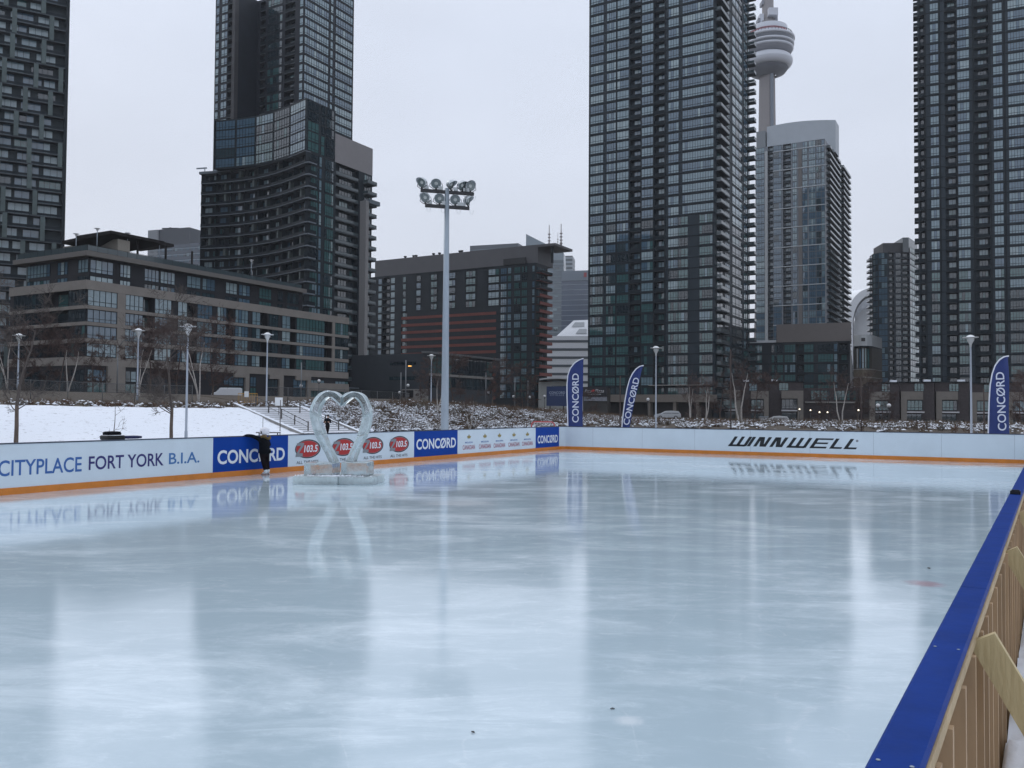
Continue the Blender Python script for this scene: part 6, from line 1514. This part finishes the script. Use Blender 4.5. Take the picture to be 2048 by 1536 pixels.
# ---------------------------------------------------------------- shrubs (uncountable)
def shrubs():
    br=mat('brown_shrub_twigs',(.085,.065,.048),.95,noise=.35,scale=.7,col2=(.12,.085,.055)); rd=mat('rust_shrub_twigs',(.10,.048,.025),.95,noise=.3,scale=.7); gy=mat('grey_shrub_twigs',(.15,.135,.115),.95,noise=.3,scale=.9)
    from mathutils import noise as NZ
    mb=MB(); rr=random.Random(21)
    def tri(a,b,w,m):
        d=(b-a); x=d.cross(Vector((rr.uniform(-1,1),rr.uniform(-1,1),.2))).normalized()*w; o=len(mb.v); y=d.cross(x).normalized()*w
        mb.v+= [tuple(a+x),tuple(a-x*.5+y*.86),tuple(a-x*.5-y*.86),tuple(b)]; mb.f+= [[o,o+1,o+3],[o+1,o+2,o+3],[o+2,o,o+3]]; mb.m+= [m]*3; mb.sm+= [False]*3
    def blob(c,r):
        o=len(mb.v); q=[(1,0,0),(0,1,0),(-1,0,0),(0,-1,0),(0,0,.6),(0,0,-.4)]; an=rr.uniform(0,3); ca,sa=math.cos(an),math.sin(an)
        s=(rr.uniform(.7,1.6),rr.uniform(.7,1.6),1)
        mb.v+= [tuple(c+Vector(((x*s[0]*ca-y*s[1]*sa)*r,(x*s[0]*sa+y*s[1]*ca)*r,z*r))) for x,y,z in q]
        mb.f+= [[o,o+1,o+4],[o+1,o+2,o+4],[o+2,o+3,o+4],[o+3,o,o+4],[o+1,o,o+5],[o+2,o+1,o+5],[o+3,o+2,o+5],[o,o+3,o+5]]; mb.m+= [3]*8; mb.sm+= [False]*8
    def shrub(s,t,size,snow,m,n=11):
        p=st(s,t); base=Vector((p.x,p.y,zst(s,t,False))); sn_=min(1.3,max(.06,(.72 if s<68 else .46)+1.6*NZ.noise(Vector((s*.33,t*.5,2)))))
        for k in range(n):
            a=rr.uniform(0,6.28); lean=rr.uniform(.15,.95); L=size*rr.uniform(.6,1.15); d=Vector((math.cos(a)*lean,math.sin(a)*lean,1)).normalized(); st0=base+Vector((rr.uniform(-.2,.2),rr.uniform(-.2,.2),-.05)); mid=st0+d*L*.6
            tri(st0,mid+d*L*.15,.018,m); 
            for q in range(3):
                d2=(d+Vector((rr.uniform(-.9,.9),rr.uniform(-.9,.9),rr.uniform(-.3,.5)))).normalized(); tri(mid.lerp(st0,rr.uniform(0,.6)),mid+d2*L*rr.uniform(.3,.5),.012,m)
            if rr.random()<snow*sn_: blob(mid+Vector((rr.uniform(-.1,.1),rr.uniform(-.1,.1),rr.uniform(-.15,.1))),rr.uniform(.05,.13))
            if rr.random()<snow*.8*sn_: blob(st0+Vector((rr.uniform(-.4,.4),rr.uniform(-.4,.4),rr.uniform(.1,.3))),rr.uniform(.08,.2))
    pm=lambda:rr.choice([0,0,0,1,2])
    for i in range(4200):                       # bank right of the steps
        s=53.2+rr.random()**1.25*95; t=rr.uniform(33.5,43.5)
        shrub(s,t,rr.uniform(.5,1.0),.85 if s<66 else .62,pm())
    for i in range(2300):                       # low hedge across the far end
        s=rr.uniform(76,112); t=rr.uniform(-46,34)
        shrub(s,t,rr.uniform(.5,1.05),.62,pm())
    for i in range(900):                        # dry grass and scrub along the crest by the fence
        s=rr.uniform(-25,75); t=rr.uniform(41.6,46.5); shrub(s,t,rr.uniform(.3,.7),.12,rr.choice([0,0,2,1]),9)
    for i in range(700):
        s=rr.uniform(75,165); t=rr.uniform(42,50); shrub(s,t,rr.uniform(.6,1.5),.1,rr.choice([0,0,1]),10)
    o=mb.build('shrubs',[br,rd,gy,SNOW]); tag(o,kind='stuff')
shrubs()
# ---------------------------------------------------------------- chain-link fence, posts, street furniture
def fence(s0,s1,t,h,label,name='chain_link_fence'):
    p=st(s0,t); o=Vector((p.x,p.y,zst(s0,t))); root=empty(name,o,label,'fence')
    n=int((s1-s0)/3); W=lambda s,z:st(s,t).to_3d()+Vector((0,0,zst(s,t)+z))-o
    for i in range(n+1):
        s=s0+(s1-s0)*i/n; mb=MB(); mb.tube([W(s,-.2),W(s,h+.05)],.035,6); mb.build('post',GALVD,root)
    mb=MB(); mb.tube([W(s0+(s1-s0)*i/n,h) for i in range(n+1)],.022,5); mb.build('rail',GALVD,root)
    mb=MB()
    for i in range(n): a,c=s0+(s1-s0)*i/n,s0+(s1-s0)*(i+1)/n; mb.quad(W(a,.05),W(c,.05),W(c,h),W(a,h))
    mb.build('wire_mesh',WIRE,root)
GALVD=mat('dull_fence_steel',(.10,.105,.11),.5,metal=.3)
WIRE=bpy.data.materials.new('wire_mesh'); WIRE.use_nodes=True
def _wire():
    nt=WIRE.node_tree; L=nt.links.new; b=nt.nodes['Principled BSDF']; b.inputs['Base Color'].default_value=(.07,.075,.08,1); tr=nt.nodes.new('ShaderNodeBsdfTransparent'); mx=nt.nodes.new('ShaderNodeMixShader'); mx.inputs[0].default_value=.22
    L(tr.outputs[0],mx.inputs[1]); L(b.outputs[0],mx.inputs[2]); L(mx.outputs[0],nt.nodes['Material Output'].inputs[0])
_wire()
fence(-20,44,46.8,1.7,'grey chain-link fence along the street above the snow slope on the left')
fence(54,78,47.5,1.6,'grey chain-link fence above the snowy shrubs, between the steps and the mast','chain_link_fence')
def pole_thing(name,u,yt,D,r,label,cat,m,group=None,extra=None):
    p=xy(u,yt,D); z=zg(p.x,p.y); h=zat(u,yt,p)-z; root=empty(name,(p.x,p.y,z),label,cat,group)
    mb=MB(); mb.tube([(0,0,-.3),(0,0,h)],[r,r*.75],8); mb.build('pole',m,root)
    if extra: extra(root,h)
    return root
DKP_=mat('rusty_net_pole',(.035,.022,.018),.7); STEEL=mat('street_pole_steel',(.17,.18,.19),.5)
for u,yt,D,l in ((1240.5,752,62,'thin dark rusty pole just left of the middle feather flag'),(1461.5,698,66,'tall thin dark pole left of the big forked birch'),(1722,752,62,'thin dark pole in front of the curved tan brick building'),(1967.5,778,55,'thin dark pole just left of the right-hand feather flag')):
    pole_thing('net_pole',u,yt,D,.055,l,'pole',DKP_,'dark net poles behind the end board')
LIT=bpy.data.materials.new('lit_globe'); LIT.use_nodes=True; LIT.node_tree.nodes['Principled BSDF'].inputs['Emission Color'].default_value=(1,.86,.62,1); LIT.node_tree.nodes['Principled BSDF'].inputs['Emission Strength'].default_value=2.2
GLB=mat('white_globe',(.62,.63,.64),.3)
def globe(m,r=.2):
    def f(root,h):
        mb=MB(); mb.lathe([(.001,-r)]+[(r*math.cos(a),r*math.sin(a)) for a in [-1.2,-.8,-.4,0,.4,.8,1.2]]+[(.001,r)],14,c=(0,0,h+r)); mb.build('globe',m,root)
        mb=MB(); mb.lathe([(.05,-.3),(.12,-.1),(.14,.02),(.05,.05)],10,c=(0,0,h)); mb.build('collar',BLK,root)
    return f
for u,yt,D,lit,l in ((1599,820,150,1,'lit globe lamp at the left end of the row of lights before the plum wing'),(1621,822,155,1,'second lit globe lamp from the left before the plum wing'),(1639,826,150,1,'third lit globe lamp from the left before the plum wing'),(1655,826,155,1,'fourth lit globe lamp from the left before the plum wing'),(1717,822,140,1,'lit globe lamp standing alone left of the thin dark pole'),(1756,815,120,0,'left one of two black posts with white globes before the row houses'),(1778,815,120,0,'right one of two black posts with white globes before the row houses'),(1296,802,150,0,'black globe lamp between the middle feather flag and the saucer lamp'),(816,774,150,0,'white globe lamp beside the traffic light left of the mast'),(799,788,165,0,'low white globe lamp below the slit windows'),(977,788,165,0,'white globe lamp under the right end of the red bands'),(1027,796,170,0,'white globe lamp left of the leftmost flag and its red-banded block'),(1060,797,175,0,'white globe lamp just left of the blue hoarding'),(1089,795,185,0,'white globe lamp at the left edge of the blue hoarding'),(638,765,150,0,'black globe lamp standing above the left lobe of the ice heart'),(602,775,150,0,'black globe lamp just left of the ice heart top')):
    pole_thing('globe_lamp',u,yt,D,.06,l,'street lamp',BLK,'globe lamps along the street',globe(LIT if lit else GLB,.13 if lit else .28))
def cobra(root,h):
    mb=MB(); mb.tube([(0,0,h-.3),(.6,0,h+.6),(1.6,0,h+1.1),(2.6,0,h+1.2)],[.06,.05,.045,.04],6); mb.build('arm',STEEL,root); mb=MB(); mb.obox((2.5,-.14,1.1+h),(.8,0,.02),(0,.28,0),(0,0,.16)); mb.build('lamp_head',STEEL,root)
pole_thing('street_light',236,692,105,.10,'tall curved-arm street light in front of the low-rise stone column','street light',STEEL,'plain steel street poles',cobra)
for u,yt,D,l in ((802,745,160,'plain steel pole left of the traffic light pole'),(972,745,165,'plain steel pole below the red balcony bands'),(1030,755,170,'plain steel pole under the glazed corner of the red-banded block'),(603,725,130,'plain steel pole in front of the low-rise portal, above the heart'),(1056,760,172,'plain steel pole left of the blue hoarding')):
    pole_thing('street_pole',u,yt,D,.10,l,'pole',STEEL,'plain steel street poles')
AMB=bpy.data.materials.new('amber_light'); AMB.use_nodes=True; AMB.node_tree.nodes['Principled BSDF'].inputs['Base Color'].default_value=(.5,.25,.05,1); AMB.node_tree.nodes['Principled BSDF'].inputs['Emission Color'].default_value=(1,.5,.12,1); AMB.node_tree.nodes['Principled BSDF'].inputs['Emission Strength'].default_value=1.6
def amber(root,h):
    mb=MB(); mb.box(.3,1.1,-.2,.2,h-1.2,h-.85); mb.bar((0,0,h-.9),(.4,0,h-.9),.08); hd=mb.build('lamp_head',BLK,root); mb=MB(); mb.box(.4,1.0,-.22,-.202,h-1.15,h-.98); mb.build('lens',AMB,hd)
pole_thing('street_light',812,720,150,.12,'steel street light with a glowing amber lamp left of the floodlight mast','street light',STEEL,None,amber)
def signpost(root,h):
    mb=MB(); mb.box(-.35,.35,-.05,-.02,h-.75,h); mb.build('sign_plate',WHITEP,root)
pole_thing('sign_post',558,795,78,.03,'small white square sign on a thin post above the snowy steps','sign',BLK,None,signpost)
pole_thing('pole',561,800,66,.035,'thin dark pole at the lower left of the snowy steps','pole',DKP_)
pole_thing('pole',526,835,40,.018,'thin grey stake standing just behind the child','pole',STEEL)
# yellow site barrier
def barrier():
    p=xy(476,822,82); o=Vector((p.x,p.y,zg(p.x,p.y))); root=empty('barrier',o,'yellow tubular barrier with a white notice above the snow slope','barrier',None,rad(20))
    y=mat('barrier_yellow',(.50,.27,.03),.5,noise=.15,scale=6); mb=MB()
    mb.tube([(0,0,0),(0,0,1.15),(1.75,0,1.15),(1.75,0,0)],.03,6); mb.tube([(0,0,.3),(1.75,0,.3)],.025,6)
    for k in range(1,12): mb.tube([(1.75*k/12,0,.3),(1.75*k/12,0,1.15)],.016,5)
    mb.build('frame',y,root); mb=MB(); mb.box(.55,.95,-.06,-.04,.8,1.35); mb.build('notice',WHITEP,root)
    mb=MB(); mb.tube([(0,-.3,.02),(0,.3,.02)],.03,6); mb.tube([(1.75,-.3,.02),(1.75,.3,.02)],.03,6); mb.build('foot',y,root)
barrier()
# vehicles
TYRE=mat('tyre_rubber',(.012,.012,.013),.8); RIM=mat('wheel_rim',(.35,.36,.37),.35,metal=.7); CGL=mat('car_glass',(.015,.02,.024),.05,ior=1.6); HLG=mat('headlamp_glass',(.5,.52,.55),.15); TLR=mat('tail_lamp_red',(.25,.01,.01),.3)
def vehicle(name,p,z,rz,L,W,prof,glassprof,col,label,cat,wheels,wr):
    root=empty(name,(p.x,p.y,z),label,cat,None,rz); pm=mat(name+'_paint',col,.3,coat=.6)
    n=len(prof); bm=MB(); y=W/2
    def ring(yy,ins): return [(x*(1-ins*.02),yy,zz*(1-ins*.0)) for x,zz in prof]
    secs=[(-y,.86),(-y*.93,1),(y*.93,1),(y,.86)]
    V=[]; zc=.75
    for yy,k in secs: V+= [(x*(.97+.03*(k==1)),yy,zc+(zz-zc)*(1 if zz<1.0 else (k*.5+.5))) for x,zz in prof]
    F=[]
    for i in range(3):
        for j in range(n): F.append((i*n+j,i*n+(j+1)%n,(i+1)*n+(j+1)%n,(i+1)*n+j))
    F+= [tuple(range(n))[::-1],tuple(range(3*n,4*n))]
    bm.add(V,F,0,False); bo=bm.build('body',pm,root); b=bmesh.new(); b.from_mesh(bo.data); bmesh.ops.recalc_face_normals(b,faces=b.faces); b.to_mesh(bo.data); b.free()
    bv=bo.modifiers.new('bevel','BEVEL'); bv.width=.05; bv.segments=2; bv.angle_limit=rad(25)
    for sd in (-1,1):
        for g in glassprof:
            mb=MB(); yy=sd*(y+.012-.0); mb.add([(x,yy-sd*.06*(zz>1.15),zz) for x,zz in g],[tuple(range(len(g)))]); w=mb.build('side_window',CGL,root)
        for wx in wheels:
            mb=MB(); q=Matrix.Rotation(rad(90),3,'X'); mb.lathe([(wr*.6,-.1),(wr*.95,-.1),(wr,-.05),(wr,.05),(wr*.95,.1),(wr*.6,.1)],18,c=(wx,sd*(y-.07),wr),mat=q); t=mb.build('wheel',TYRE,root); mb=MB(); mb.lathe([(.001,.085),(wr*.25,.09),(wr*.6,.07),(wr*.62,-.07),(.001,-.085)],14,c=(wx,sd*(y-.06),wr),mat=q); mb.build('rim',RIM,t)
    for sd in (-1,1):
        mb=MB(); mb.box(L/2-.16,L/2+.012,sd*y*.72-.2,sd*y*.72+.2,.62,.78); mb.build('headlight',HLG,root); mb=MB(); mb.box(-L/2-.012,-L/2+.12,sd*y*.78-.13,sd*y*.78+.13,.75,.95); mb.build('tail_light',TLR,root)
    return root
CARP=[(-2.25,.30),(-2.28,.62),(-2.2,.98),(-1.85,1.42),(-.6,1.52),(.35,1.46),(1.15,1.02),(2.05,.88),(2.28,.62),(2.25,.30)]
CARG=[[(-1.95,1.03),(-1.72,1.36),(-.68,1.43),(-.68,1.03)],[(-.60,1.03),(-.60,1.43),(.28,1.38),(.92,1.03)]]
def cars():
    p=xy(1335,835,152); vehicle('parked_car',p,zat(1335,838.5,p),rad(176),4.56,1.8,CARP,CARG,(.38,.40,.42),'silver hatchback on the far road, below the tan plinth right of the saucer lamp','car',(-1.35,1.35),.33)
    p=xy(1552,840,160); vehicle('parked_car',p,zat(1552,848.0,p),rad(172),4.4,1.8,CARP,CARG,(.42,.43,.44),'pale silver car half hidden by snowy shrubs before the row houses','car',(-1.35,1.35),.33)
    VP=[(-2.5,.35),(-2.52,1.0),(-2.45,1.95),(-2.2,2.08),(1.1,2.06),(1.75,1.35),(2.4,1.12),(2.55,.75),(2.5,.35)]
    VG=[[(.25,1.2),(.25,1.85),(1.0,1.85),(1.52,1.25)],[(-.9,1.25),(-.9,1.8),(.05,1.82),(.05,1.25)]]
    p=xy(453,805,148); vehicle('white_van',p,zst(*to_st(p.x,p.y))+.02,rad(205),5.0,1.9,VP,VG,(.50,.52,.55),'white panel van parked in front of the beige low-rise above the steps','van',(-1.6,1.6),.34)
    p=xy(1527,842,118); root=empty('utility_box',(p.x,p.y,zg(p.x,p.y)),'grey scribbled utility cabinet left of the pale silver car','cabinet'); mb=MB(); mb.box(-.55,.55,-.3,.3,0,1.2); mb.build('cabinet',mat('scribbled_grey',(.22,.23,.24),.7,noise=.5,scale=4),root); mb=MB(); mb.box(-.6,.6,-.35,.35,1.201,1.26); mb.build('lid',GALV,root); mb=MB(); mb.box(-.02,.02,-.32,-.301,.1,1.1); mb.box(.06,.1,-.34,-.301,.55,.75); mb.build('door_handle',BLK,root)
cars()
# picnic bench on the snow behind the child
def bench():
    p=xy(537,845,58); root=empty('bench',(p.x,p.y,zg(p.x,p.y)),'snow-topped park bench on the slope right behind the child helmet','bench',None,rad(10)); w=mat('bench_wood',(.12,.10,.085),.8)
    mb=MB(); mb.box(-.8,.8,-.2,.25,.55,.62); mb.build('seat',w,root); mb=MB(); mb.box(-.8,.8,-.2,.25,.622,.67); mb.build('snow_layer',SNOW,root)
    for x in (-.6,.6): mb=MB(); mb.bar((x,-.15,0),(x,.1,.55),.06); mb.bar((x,.2,0),(x,-.05,.55),.06); mb.build('leg',BLK,root)
bench()
# ---------------------------------------------------------------- towers left of the frame (they are mirrored in the glass fronts)
def offtowers():
    for (x,y,w,d,h,rz,l) in ((-150,78,34,26,92,.55,'dark apartment tower out of frame at the left, nearer to the rink'),(-205,150,30,30,104,.5,'dark apartment tower out of frame at the left, farther up the street'),(-60,-75,60,22,58,.2,'long dark apartment slab behind the rink, out of frame')):
        c,s=math.cos(rz),math.sin(rz); P=[Vector((x+a*c-b_*s,y+a*s+b_*c)) for a,b_ in ((-w/2,-d/2),(w/2,-d/2),(w/2,d/2),(-w/2,d/2))]
        F=[Face(P[i],P[(i+1)%4]) for i in range(4)]; b=Bld('apartment_tower',l,'tower',(x,y,0)); n=int((h-4)/3)
        b.shell(F,0,h,wallmat('offside_cladding',(.04,.042,.045)) if 'offside_cladding' not in bpy.data.materials else bpy.data.materials['offside_cladding'])
        for f in F:
            k=int(f.L/5)
            for i in range(n):
                for j in range(k): b.window(f,(j+.12)*f.L/k,(j+.88)*f.L/k,3+i*3+.5,3+i*3+2.5,3,'dark')
        b.finish(0)
offtowers()
# ---------------------------------------------------------------- overcast daylight
def world():
    sc=bpy.context.scene; w=bpy.data.worlds.new('World'); sc.world=w; w.use_nodes=True; nt=w.node_tree; L=nt.links.new; bg=nt.nodes['Background']
    sk=nt.nodes.new('ShaderNodeTexSky'); sk.sky_type='NISHITA'; sk.sun_disc=False; sk.sun_elevation=rad(38); sk.sun_rotation=rad(SUN_ROT); sk.air_density=1; sk.dust_density=2
    scl=nt.nodes.new('ShaderNodeVectorMath'); scl.operation='SCALE'; scl.inputs['Scale'].default_value=.10; L(sk.outputs[0],scl.inputs[0])
    tc=nt.nodes.new('ShaderNodeTexCoord'); sx=nt.nodes.new('ShaderNodeSeparateXYZ'); L(tc.outputs['Generated'],sx.inputs[0])
    rp=nt.nodes.new('ShaderNodeValToRGB'); e=rp.color_ramp.elements
    e[0].position=0; e[0].color=SKY[0]; e[1].position=1; e[1].color=SKY[-1]
    for p,c in ((.12,SKY[1]),(.40,SKY[2])): q=e.new(p); q.color=c
    L(sx.outputs[2],rp.inputs[0])
    n=nt.nodes.new('ShaderNodeTexNoise'); n.inputs['Scale'].default_value=2.6; n.inputs['Detail'].default_value=5; mp=nt.nodes.new('ShaderNodeMapping'); mp.inputs['Scale'].default_value=(1,1,2.2); L(tc.outputs['Generated'],mp.inputs[0]); L(mp.outputs[0],n.inputs[0])
    mr=nt.nodes.new('ShaderNodeMapRange'); L(n.outputs['Fac'],mr.inputs[0]); mr.inputs[1].default_value=.3; mr.inputs[2].default_value=.7; mr.inputs[3].default_value=.935; mr.inputs[4].default_value=1.045
    s2=nt.nodes.new('ShaderNodeVectorMath'); s2.operation='SCALE'; L(rp.outputs[0],s2.inputs[0]); L(mr.outputs[0],s2.inputs['Scale'])
    mx=nt.nodes.new('ShaderNodeMix'); mx.data_type='RGBA'; mx.inputs[0].default_value=.94; L(scl.outputs[0],mx.inputs[6]); L(s2.outputs[0],mx.inputs[7])
    L(mx.outputs[2],bg.inputs[0]); bg.inputs[1].default_value=1.0
    sd=bpy.data.lights.new('sun','SUN'); sd.energy=.55; sd.angle=rad(30); sd.color=(1,.97,.93); so=bpy.data.objects.new('sun',sd); C.objects.link(so)
    a=rad(SUN_ROT); d=Vector((math.sin(a)*math.cos(rad(38)),math.cos(a)*math.cos(rad(38)),math.sin(rad(38)))); so.rotation_euler=d.to_track_quat('Z','Y').to_euler()
    v=sc.view_settings; sc.display_settings.display_device='sRGB'; v.view_transform='Standard'; v.look='None'; v.exposure=0; v.gamma=1; v.use_curve_mapping=False
    sc.render.engine='CYCLES'; cy=sc.cycles; cy.use_denoising=True; cy.max_bounces=10; cy.transmission_bounces=10; cy.glossy_bounces=4; cy.diffuse_bounces=3; cy.transparent_max_bounces=12; cy.volume_bounces=2; cy.sample_clamp_indirect=6; cy.caustics_refractive=False; cy.caustics_reflective=False; cy.use_adaptive_sampling=True; cy.adaptive_threshold=.012
SUN_ROT=-50
SKY=[(.70,.73,.82,1),(.72,.765,.87,1),(.745,.81,.945,1),(1.10,1.17,1.32,1)]
world()

def haze():
    mb=MB(); mb.box(-1700,1700,-1700,1700,-3,470); m=bpy.data.materials.new('haze'); m.use_nodes=True; nt=m.node_tree; nt.nodes.remove(nt.nodes['Principled BSDF'])
    v=nt.nodes.new('ShaderNodeVolumePrincipled'); v.inputs['Color'].default_value=(.95,.97,1,1); v.inputs['Density'].default_value=HAZE; v.inputs['Anisotropy'].default_value=.1
    nt.links.new(v.outputs[0],nt.nodes['Material Output'].inputs['Volume']); tag(mb.build('haze',m),kind='stuff')
HAZE=.00010
haze()
